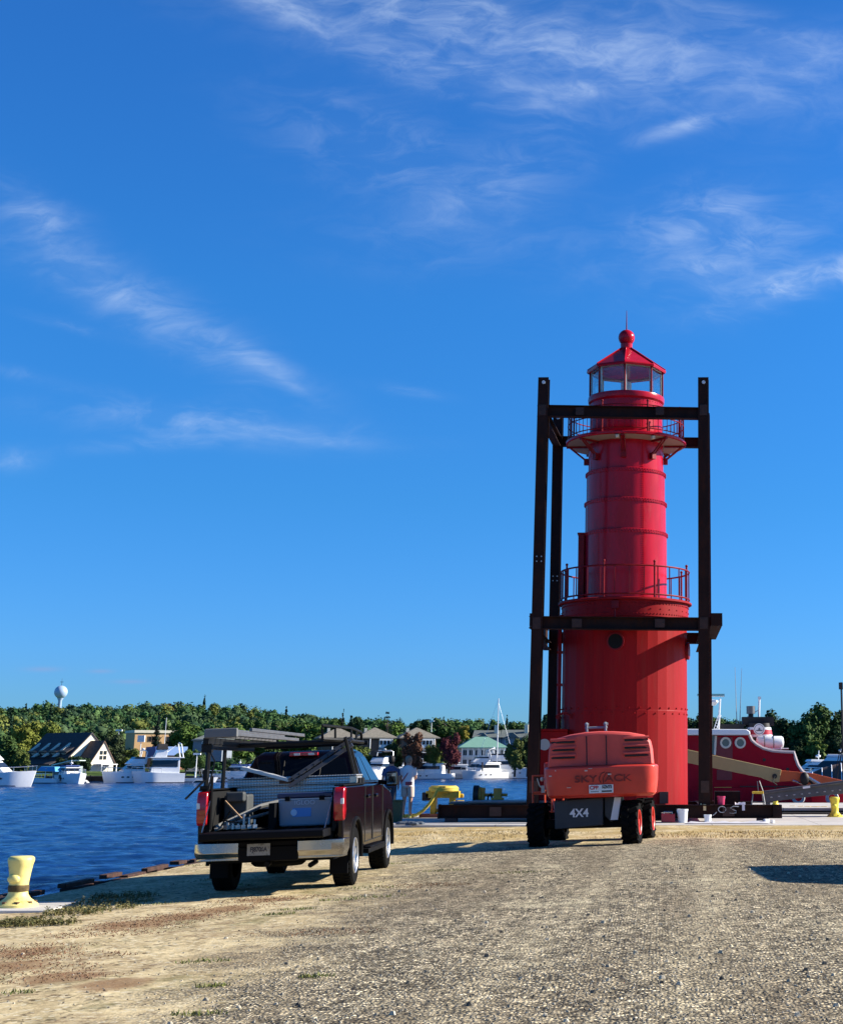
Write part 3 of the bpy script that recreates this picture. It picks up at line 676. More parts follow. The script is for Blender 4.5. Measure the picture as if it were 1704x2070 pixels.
for k in range(4):
    x = -L + 2.6 + k * 3.1; m = MB(); m.add([(x + .3, -D_ / 2 + 1.8, 5.4), (x + 1.0, -D_ / 2 + 1.8, 5.4), (x + .8, -D_ / 2 - 1.6, 2.7), (x - .1, -D_ / 2 - 1.6, 2.7), (x + .2, -D_ / 2 + .8, 3.4), (x + .8, -D_ / 2 + .8, 3.4)], [(0, 1, 2, 3), (0, 3, 4), (1, 5, 2), (3, 2, 5, 4)]); part('dormer_side', m, CREAM, h, smooth=0)
    m = MB(); m.bb(x + .4, x + 2.5, -D_ / 2 - .45, -D_ / 2 + 1.5, 3.1, 3.9); d = part('dormer', m, GLASSD, h, smooth=0)
    m = MB(); m.box((x + 1.55, -D_ / 2 + .7, 4.25), (2.9, 3.0, .16), rot=(rad(28), 0, 0)); part('dormer_roof', m, ROOFD, h, smooth=0)
m = MB(); m.bb(-L + 2.0, 1, -D_ / 2 - .6, -D_ / 2 - .1, 0, 1.2); part('front_glazing', m, GLASSD, h, smooth=0)
m = MB(); m.prism([(-2.6, 0), (2.6, 0), (2.6, 1.9), (0, 5.6), (-2.6, 1.9)], 'x', 2.0, 6.0); part('gable_wing', m, CREAM, h, smooth=0)
m = MB(); m.prism([(-3.1, 1.35), (0, 5.8), (3.1, 1.35), (3.1, 1.1), (0, 5.55), (-3.1, 1.1)], 'x', 1.8, 6.2); part('wing_roof', m, M('shingle_brown', (.12, .075, .055), .9, var=.2, vs=2), h, smooth=0)
for z in (2.2, 3.15):
    for y in (-.45, .45): m = MB(); m.bb(5.95, 6.06, y - .33, y + .33, z, z + .7); part('window', m, GLASSD, h, smooth=0)
m = MB(); m.bb(5.9, 8.2, -1.9, 1.9, 1.25, 1.4); [m.bb(8.0, 8.15, y - .08, y + .08, 0, 1.25) for y in (-1.7, 0, 1.7)]; part('porch', m, WHITE, h, smooth=0)

def px_building(u0, u1, v0, v1, Y, depth): a = atY(u0, v1, Y); b = atY(u1, v0, Y); return (a.x + b.x) / 2, b.x - a.x, a.z, b.z - a.z
# 2 tan flat roofed building
xc, w, z, hh = px_building(258, 344, 1478, 1506, 350, 10)
h = thing('building', 'tan flat roofed building with white cornice, half hidden behind a tall dark conifer', 'building', (xc, 355, z - 3), rz=rad(32))
m = MB(); m.bb(-w / 2, w / 2, 0, 9, 0, hh + 3); part('wall', m, TANW, h, smooth=0)
m = MB(); m.bb(-w / 2 - .2, w / 2 + .2, -.25, 9.2, hh + 2.7, hh + 3.3); part('cornice', m, CREAM, h, smooth=0)
for x in (-w * .14, -w * .06, w * .3): window(h, x, 0, 3.9, .7, 1.0, nx=1, frame=BRWN)
# 3 blue fascia shop
xc, w, z, hh = px_building(306, 373, 1509, 1556, 312, 10)
h = thing('shop', 'low orange brick shop with a pale blue fascia band', 'shop', (xc, 314, z), rz=rad(30))
m = MB(); m.bb(-w / 2 + .4, w / 2 - .3, 0, 9, 0, hh * .62); part('wall', m, BRICKO, h, smooth=0)
m = MB(); m.bb(-w / 2 + 1.5, w / 2, -.3, 9.3, hh * .62, hh); part('fascia', m, BLUEP, h, smooth=0); m = MB(); m.bb(-w / 2, -w / 2 + 1.48, -.1, 9.3, hh * .5, hh); part('fascia_end', m, BLUED, h, smooth=0)
for x in (-.5, 1.6): window(h, x, 0, .9, 1.2, 1.4)
# 4 grey house
xc, w, z, hh = px_building(384, 446, 1488, 1520, 335, 10)
h = thing('house', 'plain grey sided house with a single dark window above the ladder rack', 'house', (xc, 337, z - 2))
m = MB(); m.bb(-w / 2, w / 2, 0, 8, 0, hh + 1.4); part('wall', m, GREYW, h, smooth=0)
m = MB(); m.add([(-w / 2 - .3, -.4, hh + 1.2), (w / 2 + .3, -.4, hh + 1.2), (w / 2 + .3, 8.4, hh + 2.4), (-w / 2 - .3, 8.4, hh + 2.4), (-w / 2 - .3, -.4, hh + 1), (w / 2 + .3, -.4, hh + 1), (w / 2 + .3, 8.4, hh + 1), (-w / 2 - .3, 8.4, hh + 1)], [(0, 1, 2, 3), (4, 5, 1, 0), (5, 6, 2, 1), (7, 4, 0, 3)]); part('roof', m, GREYR, h, smooth=0)
window(h, -w * .12, 0, 2.6, .8, 1.6, nx=1); window(h, w * .2, 0, 2.6, .8, 1.6, nx=1)
# 5 three tan hip roofed condominium houses
CONDO = [(672, 84, 'tan hip roofed house seen just above the right end of the ladder rack'), (748, 84, 'tan hip roofed house with white bay window and tall posts, middle of three'), (834, 84, 'tan hip roofed house behind the rusty brown maple, rightmost of three alike')]
for i, (u, wpx, lab) in enumerate(CONDO):
    Y = 382; a = atY(u, 1556, Y); e = atY(u, 1491, Y); r = atY(u, 1475, Y); w = wpx * Y / FPX * .80
    h = thing('house', lab, 'house', (a.x, Y + 4, a.z - .5), rz=rad(20), group='tan hip roofed houses on the shore')
    m = MB(); m.bb(-w / 2, w / 2, -4, 4, 0, e.z - a.z + .5); part('wall', m, BRWN, h, smooth=0)
    m = MB(); hip(m, w, 8, e.z - a.z + .5, r.z - a.z + 1.1, .9, .4); part('roof', m, ROOFT, h, smooth=0)
    zt = e.z - a.z; m = MB(); m.bb(w * .06, w * .40, -4.9, -4, zt - 2.0, zt + .2); bw = part('bay', m, WHITE, h, smooth=0)
    for k in range(3): m = MB(); m.bb(w * .08 + k * w * .105, w * .15 + k * w * .105, -4.96, -4.88, zt - 1.2, zt - .2); part('pane', m, GLASSD, bw, smooth=0)
    m = MB(); m.bb(w * .04, w * .42, -5.3, -4.1, zt - 3.2, zt - 3.05); m.bb(w * .04, w * .42, -5.3, -5.22, zt - 2.3, zt - 2.2); m.bb(w * .04, w * .42, -5.3, -4.1, zt - 5.6, zt - 5.45); m.bb(w * .04, w * .42, -5.3, -5.22, zt - 4.7, zt - 4.6)
    for k in range(8): x = w * (.05 + .36 * k / 7); m.bb(x - .03, x + .03, -5.29, -5.23, zt - 5.5, zt - 4.6); m.bb(x - .03, x + .03, -5.29, -5.23, zt - 3.1, zt - 2.3)
    part('balcony', m, WHITE, h, smooth=0)
    for x in (-w * .22, w * .42): m = MB(); m.cyl((x, -5.2, 0), (x, -5.2, zt + .2), .13, n=8); part('post', m, WHITE, h)
    for z in (zt - 4.9, zt - 7.2): m = MB(); m.bb(w * .07, w * .38, -4.06, -3.9, z, z + 1.9); part('glass_door', m, GLASSD, h, smooth=0)
    m = MB(); m.bb(-w * .3, -w * .22, 0, .8, zt + 1, zt + 2.9); part('chimney', m, CREAM, h, smooth=0)
# 6 green roofed pavilion
Y = 392; a = atY(967, 1552, Y); e = atY(967, 1509, Y); r = atY(967, 1491, Y); w = 84 * Y / FPX
h = thing('building', 'harbour building with pale green hip roof and white glazed front behind the tall mast', 'building', (a.x, Y + 5, a.z - .3), rz=rad(14))
m = MB(); m.bb(-w / 2, w / 2, -4, 4, 0, e.z - a.z); part('wall', m, WHITE, h, smooth=0)
m = MB(); hip(m, w, 8, e.z - a.z + .1, r.z - a.z + .6, 1.0, w * .3); part('roof', m, ROOFG, h, smooth=0)
for k in range(7): x = -w / 2 + (k + .5) * w / 7; window(h, x, -4.02, e.z - a.z - 1.9, w / 7 * .6, 1.3)
for k in range(7): x = -w / 2 + (k + .5) * w / 7; window(h, x, -4.02, e.z - a.z - 4.3, w / 7 * .6, 1.3)
m = MB(); m.bb(-w / 2, w / 2, -5.0, -4.1, e.z - a.z - 2.4, e.z - a.z - 2.25); [m.bb(-w / 2 + k * w / 8 - .09, -w / 2 + k * w / 8 + .09, -5, -4.85, 0, e.z - a.z) for k in range(9)]; part('balcony', m, WHITE, h, smooth=0)
# 7 long grey roofed terrace behind
Y = 425
for i, (u0, u1, vr, lab) in enumerate(((955, 1012, 1477, 'grey roofed terrace house with a pale chimney standing left of the mast'), (1012, 1075, 1476, 'grey roofed terrace house with gable dormer standing right of the mast'))):
    a = atY((u0 + u1) / 2, 1530, Y); e = atY(u0, 1489, Y); r = atY(u0, vr, Y); w = (u1 - u0) * Y / FPX
    h = thing('house', lab, 'house', (a.x, Y + 5, a.z - 1), group='grey terrace houses')
    m = MB(); m.bb(-w / 2, w / 2, -4, 4, 0, e.z - a.z + 1); part('wall', m, GREYW, h, smooth=0)
    m = MB(); m.prism([(-4.6, e.z - a.z + .8), (0, r.z - a.z + 1.2), (4.6, e.z - a.z + .8), (4.6, e.z - a.z + .5), (0, r.z - a.z + .9), (-4.6, e.z - a.z + .5)], 'x', -w / 2 - .2, w / 2 + .2); part('roof', m, GREYR, h, smooth=0)
    m = MB(); m.bb(w * .2, w * .32, -2, -1, e.z - a.z + 1, r.z - a.z + 2.6); part('chimney', m, CREAM, h, smooth=0)
    m = MB(); m.prism([(-w * .3, e.z - a.z + .8), (-w * .12, r.z - a.z + .4), (w * .06, e.z - a.z + .8)], 'y', -4.8, -.5); part('gable', m, GREYR, h, smooth=0)
    window(h, -w * .3, -4.02, e.z - a.z - .9, 1, 1.3); window(h, w * .1, -4.02, e.z - a.z - .9, 1, 1.3)
# houses on the right shore
Y = 232
for (u0, u1, v0, ve, v1, wm, rm, lab) in ((1622, 1662, 1511, 1519, 1545, M('blue_siding', (.05, .09, .26), .8), GREYR, 'dark blue cottage with white framed window behind the marina boats'), (1664, 1712, 1513, 1521, 1545, GREYW, GREYR, 'low grey roofed house behind the marina at the right edge')):
    a = atY((u0 + u1) / 2, v1, Y); e = atY(u0, ve, Y); r = atY(u0, v0, Y); w = (u1 - u0) * Y / FPX
    h = thing('house', lab, 'house', (a.x, Y + 4, a.z - 1.5))
    m = MB(); m.bb(-w / 2, w / 2, -4, 4, 0, e.z - a.z + 1.5); part('wall', m, wm, h, smooth=0)
    m = MB(); m.prism([(-4.6, e.z - a.z + 1.3), (0, r.z - a.z + 1.9), (4.6, e.z - a.z + 1.3), (4.6, e.z - a.z + 1.0), (0, r.z - a.z + 1.6), (-4.6, e.z - a.z + 1.0)], 'x', -w / 2 - .3, w / 2 + .3); part('roof', m, rm, h, smooth=0)
    window(h, w * .15, -4.02, 1.9, .6, .9, nx=1)

# water tower
c = atY(124, 1399, 900); rr = 12.6 * 900 / FPX
wt = thing('water_tower', 'pale blue spherical water tower on a slim stem above the wooded ridge', 'water tower', (c.x, 900, c.z - 22))
wm = M('tower_paint', (.36, .48, .66), .45, var=.05, vs=.3)
m = MB(); m.sph((0, 0, 22), rr, n=28, k=18); part('tank', m, wm, wt); m = MB(); m.lathe([(2.4, 0), (1.15, 2.5), (1.05, 17), (1.9, 18.6)], 20); part('stem', m, wm, wt); m = MB(); m.cyl((0, 0, 22 + rr), (0, 0, 22 + rr + 4.2), .12, .05); m.bb(-.9, .9, -.08, .08, 22 + rr + 2, 22 + rr + 2.25); part('antenna', m, M('dark_steel', (.04, .04, .045), .5, .5), wt)

# trees one can tell apart ------------------------------------------------
YG, DG, MG, BG, CF = (.17, .19, .035), (.028, .055, .02), (.060, .105, .028), (.085, .145, .03), (.010, .022, .014)
RB, RD, RG = (.13, .060, .035), (.12, .030, .035), (.10, .13, .03)
TREES = [(45, 1447, 1540, 62, 318, YG, 'round', 'yellow green broad tree left of the dark roofed house'), (92, 1446, 1532, 48, 330, (.15, .18, .035), 'round', 'lighter yellow green tree above the long dark roof'),
 (10, 1484, 1568, 74, 292, MG, 'round', 'mid green tree behind the white motor yacht at the left edge'), (38, 1510, 1566, 40, 290, RG, 'round', 'small olive tree between the left edge yacht and the long house'), (185, 1470, 1548, 60, 330, DG, 'round', 'dark green tree rising behind the cream gable'),
 (314, 1439, 1536, 30, 330, CF, 'conifer', 'tall nearly black conifer standing before the tan building'), (228, 1480, 1560, 48, 318, (.05, .07, .03), 'round', 'dull green tree just right of the cream gable'), (262, 1512, 1568, 46, 305, RG, 'round', 'olive tree behind the trawler with the white arch'),
 (376, 1512, 1562, 44, 300, BG, 'round', 'bright green bush right of the blue fascia shop'), (404, 1514, 1560, 36, 300, MG, 'round', 'green bush below the plain grey house'), (370, 1448, 1530, 58, 345, BG, 'round', 'light green tree above the blue fascia shop'), (352, 1480, 1545, 40, 350, DG, 'round', 'dark tree hiding the right end of the tan building'),
 (160, 1528, 1566, 50, 290, DG, 'round', 'dark shrub under the cream gable'), (125, 1530, 1564, 36, 290, (.03, .045, .02), 'round', 'dark shrub in front of the low porch roof'),
 (832, 1478, 1566, 46, 366, RB, 'round', 'rusty brown maple in front of the rightmost tan hip roof'), (908, 1478, 1566, 46, 366, RD, 'round', 'deep red topped maple left of the green roofed building'), (728, 1500, 1568, 44, 368, RG, 'round', 'yellow green bush left of the porch posts of the middle tan house'),
 (792, 1490, 1566, 44, 368, DG, 'round', 'dark green tree between the middle and right tan houses'), (872, 1500, 1566, 34, 368, RG, 'round', 'small pale green tree between the two maples'), (700, 1492, 1566, 50, 368, DG, 'round', 'dark tree below the left tan hip roof'),
 (1040, 1492, 1566, 44, 370, (.11, .13, .035), 'round', 'pale green tree right of the green roofed building'), (1066, 1482, 1566, 36, 372, DG, 'round', 'dark tree beside the left rusty column'), (620, 1450, 1545, 70, 395, BG, 'round', 'bright tree with yellow patches above the truck cab roof'), (575, 1452, 1550, 70, 400, MG, 'round', 'mid green tree over the truck cab'),
 (660, 1448, 1540, 60, 440, MG, 'round', 'green tree rising behind the left tan hip roof'), (720, 1445, 1520, 50, 440, DG, 'round', 'dark round tree on the skyline between the left and middle tan roofs'), (790, 1458, 1520, 60, 440, BG, 'round', 'light green tree behind the open topped spruce'), (780, 1437, 1520, 30, 432, (.02, .04, .025), 'spruce_open', 'open branched spruce poking above the ridge'),
 (690, 1434, 1520, 20, 440, CF, 'conifer', 'thin dark conifer tip on the skyline above the left tan roof'), (848, 1452, 1530, 70, 445, DG, 'round', 'dark tree rising behind the rightmost tan roof'), (905, 1450, 1520, 70, 450, MG, 'round', 'mid green tree on the ridge above the red maple'), (935, 1462, 1500, 28, 440, (.22, .19, .03), 'round', 'yellow tree above the grey terrace roofs'),
 (985, 1456, 1520, 70, 460, DG, 'round', 'dark tree on the ridge behind the mast'), (1050, 1458, 1520, 60, 460, MG, 'round', 'green tree on the ridge right of the mast'), (540, 1470, 1560, 70, 385, MG, 'round', 'green tree behind the diagonal ladder of the truck'), (480, 1460, 1560, 70, 380, BG, 'round', 'light green tree behind the aluminium ladder'), (445, 1470, 1555, 60, 370, DG, 'round', 'dark tree right of the plain grey house'),
 (1115, 1440, 1540, 50, 300, DG, 'round', 'dark tree seen between the two left columns of the frame'), (1085, 1462, 1540, 40, 300, DG, 'round', 'dark tree just left of the lighthouse frame'), (510, 1447, 1540, 60, 420, MG, 'round', 'green tree on the ridge above the truck bed'),
 (1402, 1440, 1560, 60, 232, DG, 'round', 'dark tree seen between lighthouse and right column'), (1452, 1444, 1560, 70, 232, MG, 'round', 'green tree behind the radar mast of the tug'), (1500, 1452, 1560, 60, 237, DG, 'round', 'low dark tree behind the two whip aerials'), (1545, 1438, 1560, 60, 212, (.03, .045, .022), 'round', 'dark tree behind the tug funnel'),
 (1572, 1432, 1560, 66, 207, DG, 'round', 'broad dark tree right of the tug funnel'), (1600, 1465, 1560, 50, 210, (.05, .08, .025), 'round', 'tree in the dip of the right skyline'), (1640, 1417, 1560, 84, 204, MG, 'round', 'tallest green tree of the right shore'), (1690, 1424, 1560, 80, 208, (.04, .075, .025), 'round', 'tall green tree at the right edge'),
 (1648, 1496, 1530, 46, 200, (.12, .17, .035), 'round', 'bright green round bush in front of the tall right trees'), (1612, 1490, 1540, 40, 202, DG, 'round', 'dark bush left of the bright green round bush'), (1690, 1480, 1540, 50, 202, DG, 'round', 'dark shrubbery under the right edge tree')]
for i, (u, vt, vb, wp, Y, c, kd, lab) in enumerate(TREES): tree({'conifer': 'conifer', 'spruce_open': 'spruce'}.get(kd, 'tree'), lab, u, vt, vb, wp, Y, c, kd, seed=i, group='trees on the far shore')

def undergrowth():
    F = Fol(); R = random.Random(17)
    for (u0, u1, d0, d1, hh) in ((425, 1120, 3, 16, 3.4), (1380, 1960, 3, 30, 4.2), (-120, 60, 8, 14, 3.0), (-100, 380, 34, 50, 4.5)):
        u = u0
        while u < u1:
            for _ in range(3):
                Y = shoreY(u) + R.uniform(d0, d1); X = KX(u) * Y; h_ = hh * R.uniform(.5, 1.1); c = np.array(R.choice(GREENS + [(.10, .12, .03), (.03, .05, .02)])) * R.uniform(.7, 1.1)
                F.add([(X, Y, ZT(u, Y) + h_ * .4, h_ * .7, h_ * .6, h_ * .6), (X + R.uniform(-1, 1), Y, ZT(u, Y) + h_ * .7, h_ * .45, h_ * .5, h_ * .4)], 90, .38, c, k=.6)
            u += 7
    return F.obj('shrubbery')
tag(undergrowth(), 'tangled green shrubs and undergrowth along the far bank', 'shrubbery', kind='stuff')

# lamp poles on the far shore
for (u, v0, v1, Y, lab) in ((238, 1478, 1516, 330, 'pale lamp pole with flat head beside the tan building'), (282, 1500, 1545, 306, 'pole with a square white sign above the trawler arch'), (396, 1526, 1566, 292, 'thin white lamp pole on the grass right of the white trawler'), (872, 1459, 1476, 430, 'flat headed lamp pole on the ridge above the maples')):
    a = atY(u, v1, Y); b = atY(u, v0, Y); s = thing('lamp_pole', lab, 'lamp pole', (a.x, Y, a.z)); H = b.z - a.z
    m = MB(); m.cyl((0, 0, -.5), (0, 0, H), .12, .08, n=8); part('pole', m, WHITE, s); m = MB(); m.bb(-.7, .7, -.2, .2, H, H + (1.3 if 'square' in lab else .35)); part('head', m, WHITE, s, smooth=0)

# far quay wall and docks
DK = M('dark_timber', (.035, .028, .025), .9, var=.3, vs=1)
def quay(u0, u1, v, lab, z0, z1, name='quay_wall', mat=DK, dy=0, th=1.0):
    a = atz(u0, v, WATER); b = atz(u1, v, WATER); s = thing(name, lab, 'quay', (a.x, a.y + dy, 0)); d = b - a; Ln = math.hypot(d.x, d.y); an = math.atan2(d.y, d.x); s.rotation_euler = (0, 0, an)
    m = MB(); m.bb(0, Ln, 0, th, WATER - .5, z1); part('face', m, mat, s, smooth=0); m = MB(); m.bb(0, Ln, -.08, th + .2, z1, z1 + .15); part('coping', m, M('coping', (.24, .22, .2), .9), s, smooth=0)
    m = MB(); x = 2.0
    while x < Ln: m.bb(x - .12, x + .12, -.25, -.003, WATER - .5, z1 + .25); x += 4.5
    part('fender_row', m, M('black_rubber', (.012, .012, .013), .7), s, smooth=0)
quay(-60, 720, 1580.5, 'low dark timber quay wall along the far grass bank behind the trawlers', -1, -.55)
quay(720, 1110, 1572.5, 'low dark floating dock behind the row of white cruisers', -1, -1.0)

# ================================================================== BOATS
BW = M('boat_white', (.80, .80, .80), .25, var=.03, coat=.3); BG_ = M('boat_window', (.015, .02, .03), .08); BNAVY = M('navy_canvas', (.02, .05, .20), .7); BTEAL = M('blue_canvas', (.06, .30, .55), .7); STEEL = M('stainless', (.6, .6, .62), .25, 1.0); BBOT = M('boot_stripe', (.02, .03, .07), .5); BGREY = M('boat_grey', (.30, .33, .36), .5)
def hull_mesh(L, W, H, bow=.35, zb=-.5, rake=.8, n=9):
    rings = []
    for i in range(n + 1):
        t = i / n; x = -L / 2 + L * t; k = 1 if t < 1 - bow else max(0.03, math.cos((t - (1 - bow)) / bow * PI / 2) ** .8)
        hz = H * (1 + .22 * t * t); w = W / 2 * k; fl = .93 if t < .6 else .93 - .7 * (t - .6)
        xr = x + (rake * max(0, t - .55) / .45 if t > .55 else 0)
        rings.append([(x, -w * fl, zb), (x, w * fl, zb), (x + (xr - x) * .5, w * .94, hz * .35), (xr, w, hz), (xr, w * .9, hz + .02), (xr, -w * .9, hz + .02), (xr, -w, hz), (x + (xr - x) * .5, -w * .94, hz * .35)])
    return rings
def boat(label, u, v, L, heading, style='cruiser', Yof=0, W=None, H=None, canvas=None, group='boats moored along the far shore', name='motor_yacht', cat='motor yacht', z=WATER):
    """x of the boat is its bow direction; heading in degrees from +X"""
    p = atz(u, v, z); W = W or L * .30; H = (H or L * .105 + .25) * .80
    SCL = 1.12
    b = thing(name, label, cat, (p.x, p.y + Yof, z), rz=rad(heading), group=group)
    b.scale = (1.0, 1.15, SCL)
    m = MB(); m.loft(hull_mesh(L, W, H)); part('hull', m, BW, b, smooth=40)
    m = MB(); m.loft([[(x * 1.003, y * 1.006, zz) for x, y, zz in r_] for r_ in [[(q[0][0], q[0][1] * 1.14, .02), (q[0][0], q[1][1] * 1.14, .02), (q[0][0], q[1][1] * 1.17, .16), (q[0][0], q[0][1] * 1.17, .16)] for q in hull_mesh(L, W, H)]]); part('boot_stripe', m, BBOT, b, smooth=0)
    def house(x0, x1, w, z0, z1, rf=.7, rb=.25, mat=BW, nm='cabin'):
        m = MB(); h_ = z1 - z0
        m.loft([[(x0, -w / 2, z0), (x1, -w / 2 * .8, z0), (x1, w / 2 * .8, z0), (x0, w / 2, z0)], [(x0 + rb * h_, -w / 2 * .88, z1), (x1 - rf * h_, -w / 2 * .7, z1), (x1 - rf * h_, w / 2 * .7, z1), (x0 + rb * h_, w / 2 * .88, z1)]]); return part(nm, m, mat, b, smooth=0, bevel=.06)
    def band(x0, x1, w, z0, z1, rf=.7, rb=.25, par=None, za=0, zc=1):
        h_ = z1 - z0; m = MB(); rs = []
        for t in (za, zc):
            f = 1.012; y1 = w / 2 * (1 - .12 * t) * f; y2 = w / 2 * (.8 - .1 * t) * f + .02
            rs.append([(x0 + rb * h_ * t + .35, -y1, z0 + h_ * t), (x1 - rf * h_ * t + .04, -y2, z0 + h_ * t), (x1 - rf * h_ * t + .04, y2, z0 + h_ * t), (x0 + rb * h_ * t + .35, y1, z0 + h_ * t)])
        m.loft(rs); part('window', m, BG_, par or b, smooth=0)
    hz = H
    if style in ('cruiser', 'fly', 'express'):
        c1 = house(-L * .32, L * .22, W * .86, hz, hz + .24 * L ** .75 + .35, 1.3, .1); zt = hz + .24 * L ** .75 + .35
        band(-L * .32, L * .22, W * .86, hz, zt, 1.3, .1, c1, .45, .80)
        m = MB(); m.loft([[(-L * .05, -W * .36, hz), (L * .42, -W * .12, hz + .1), (L * .42, W * .12, hz + .1), (-L * .05, W * .36, hz)], [(-L * .05, -W * .3, hz + .45), (L * .36, -W * .08, hz + .28), (L * .36, W * .08, hz + .28), (-L * .05, W * .3, hz + .45)]]); part('foredeck', m, BW, b, smooth=0, bevel=.05)
        for k in range(3):
            for sg in (-1, 1): m = MB(); m.sph((L * (-.05 + .12 * k), sg * W / 2 * .98, hz * .62), .16, (1.8, .25, .8), 8, 6); part('porthole', m, BG_, b)
        if style == 'fly':
            c2 = house(-L * .34, L * .06, W * .80, zt, zt + 1.15, 1.2, -.2, nm='flybridge'); band(-L * .34, L * .06, W * .8, zt, zt + 1.15, 1.2, -.2, c2, .75, 1.02)
            m = MB(); m.tube([(-L * .30, -W * .4, zt + .3), (-L * .34, -W * .38, zt + 2.0), (-L * .30, -W * .3, zt + 2.25), (-L * .30, W * .3, zt + 2.25), (-L * .34, W * .38, zt + 2.0), (-L * .30, W * .4, zt + .3)], .11, 6); ar = part('radar_arch', m, BW, b)
            m = MB(); m.sph((-L * .30, 0, zt + 2.5), .34, (1, 1, .5)); part('radome', m, BW, ar)
            if canvas: m = MB(); m.loft([[(-L * .3, -W * .34, zt + 2.0), (L * .02, -W * .32, zt + 1.9), (L * .02, W * .32, zt + 1.9), (-L * .3, W * .34, zt + 2.0)], [(-L * .3, -W * .26, zt + 2.2), (L * .0, -W * .25, zt + 2.1), (L * .0, W * .25, zt + 2.1), (-L * .3, W * .26, zt + 2.2)]]); part('bimini', m, canvas, b, smooth=0)
        else:
            m = MB(); m.loft([[(-L * .34, -W * .40, zt - .1), (L * .02, -W * .34, zt), (L * .02, W * .34, zt), (-L * .34, W * .40, zt - .1)], [(-L * .32, -W * .34, zt + .16), (L * .0, -W * .3, zt + .2), (L * .0, W * .3, zt + .2), (-L * .32, W * .34, zt + .16)]]); part('hardtop', m, canvas or BW, b, smooth=0, bevel=.04)
            m = MB(); m.tube([(-L * .12, 0, zt + .1), (-L * .13, 0, zt + 1.0)], .05, 6); m.sph((-L * .12, 0, zt + .5), .28, (1, 1, .5)); part('radar_mast', m, BW, b)
    if style == 'trawler':
        c1 = house(-L * .38, L * .22, W * .9, hz, hz + 2.5, .15, .0); band(-L * .38, L * .22, W * .9, hz, hz + 2.5, .15, 0, c1, .42, .86)
        m = MB(); m.loft([[(-L * .46, -W * .5, hz + 2.5), (L * .26, -W * .44, hz + 2.5), (L * .26, W * .44, hz + 2.5), (-L * .46, W * .5, hz + 2.5)], [(-L * .46, -W * .5, hz + 2.65), (L * .25, -W * .44, hz + 2.65), (L * .25, W * .44, hz + 2.65), (-L * .46, W * .5, hz + 2.65)]]); part('boat_deck', m, BW, b, smooth=0, bevel=.04)
        c2 = house(-L * .1, L * .16, W * .7, hz + 2.65, hz + 3.9, .5, -.1, nm='flybridge')
        m = MB(); m.tube([(-L * .44, -W * .42, hz + 2.6), (-L * .38, -W * .40, hz + 4.8), (-L * .36, 0, hz + 5.0), (-L * .38, W * .40, hz + 4.8), (-L * .44, W * .42, hz + 2.6)], .13, 6); part('radar_arch', m, BW, b)
        m = MB(); m.cyl((-L * .05, 0, hz + 2.6), (-L * .05, 0, hz + 9.2), .07, .04); m.tube([(-L * .05, 0, hz + 3.0), (-L * .3, 0, hz + 4.6)], .06, 6); part('mast', m, BW, b)
        m = MB(); m.loft([[(-L * .12, -W * .34, hz + 3.9), (L * .1, -W * .3, hz + 3.9), (L * .1, W * .3, hz + 3.9), (-L * .12, W * .34, hz + 3.9)], [(-L * .1, -W * .2, hz + 4.85), (L * .08, -W * .2, hz + 4.85), (L * .08, W * .2, hz + 4.85), (-L * .1, W * .2, hz + 4.85)]]); part('canvas_cover', m, M('black_canvas', (.02, .018, .02), .8), b, smooth=0)
    if style == 'small':
        m = MB(); m.tube([(-L * .1, -W * .4, hz), (-L * .1, -W * .35, hz + 1.7), (-L * .1, W * .35, hz + 1.7), (-L * .1, W * .4, hz)], .05, 6); part('frame', m, STEEL, b)
        m = MB(); m.loft([[(-L * .42, -W * .42, hz + 1.1), (L * .2, -W * .4, hz + 1.2), (L * .2, W * .4, hz + 1.2), (-L * .42, W * .42, hz + 1.1)], [(-L * .35, -W * .3, hz + 1.9), (L * .1, -W * .3, hz + 1.95), (L * .1, W * .3, hz + 1.95), (-L * .35, W * .3, hz + 1.9)]]); part('canopy', m, canvas or BNAVY, b, smooth=0, bevel=.08)
        m = MB(); m.box((-L * .48, 0, hz + .1), (.5, .5, 1.0)); part('outboard', m, M('outboard_black', (.02, .02, .022), .4), b, bevel=.1)
    m = MB(); zr = H * 1.1 + .75
    pts = []
    for t in (.58, .7, .8, .9, .97, 1.0, .97, .9, .8, .7, .58):
        pass
    for sgn in (-1, 1):
        P = []
        for t in (.5, .65, .8, .92, 1.0):
            k = 1 if t < .65 else max(.03, math.cos((t - .65) / .35 * PI / 2) ** .8); P.append((-L / 2 + L * t + .8 * max(0, t - .55) / .45, sgn * W / 2 * k * .92, H * (1 + .22 * t * t) + .7))
        m.tube(P, .035, 5)
        for q in P: m.cyl((q[0], q[1], q[2] - .7), q, .03, n=5)
    part('rail', m, STEEL, b); return b

boat('large white motor yacht cut off by the left edge, with raked grey windows', -14, 1590, 12, -3, 'fly', H=2.2, W=4.2)
boat('small open boat with a bright blue canvas top behind the left edge yacht', 92, 1584, 7, 160, 'small', canvas=BTEAL, name='motor_boat', cat='boat')
boat('white sport boat with navy blue cover and upright white mast beside the slips', 145, 1584, 7, -50, 'express', canvas=BNAVY, H=1.7, W=3.6)
boat('white flybridge cruiser with white radar arch, left of the trawler', 258, 1583, 8.2, 214, 'fly', H=2.0, W=4.2)
boat('white trawler yacht with wraparound dark windows and slim mast', 322, 1583, 8.6, 205, 'trawler', H=2.0, W=4.4)
boat('white runabout just left of the ladder rack', 388, 1582, 6, 10, 'small', canvas=M('grey_canvas', (.3, .32, .34), .8), name='motor_boat', cat='boat', Yof=4)
boat('cruiser with blue canvas seen through the truck rack', 470, 1581, 11, 178, 'express', canvas=BNAVY)
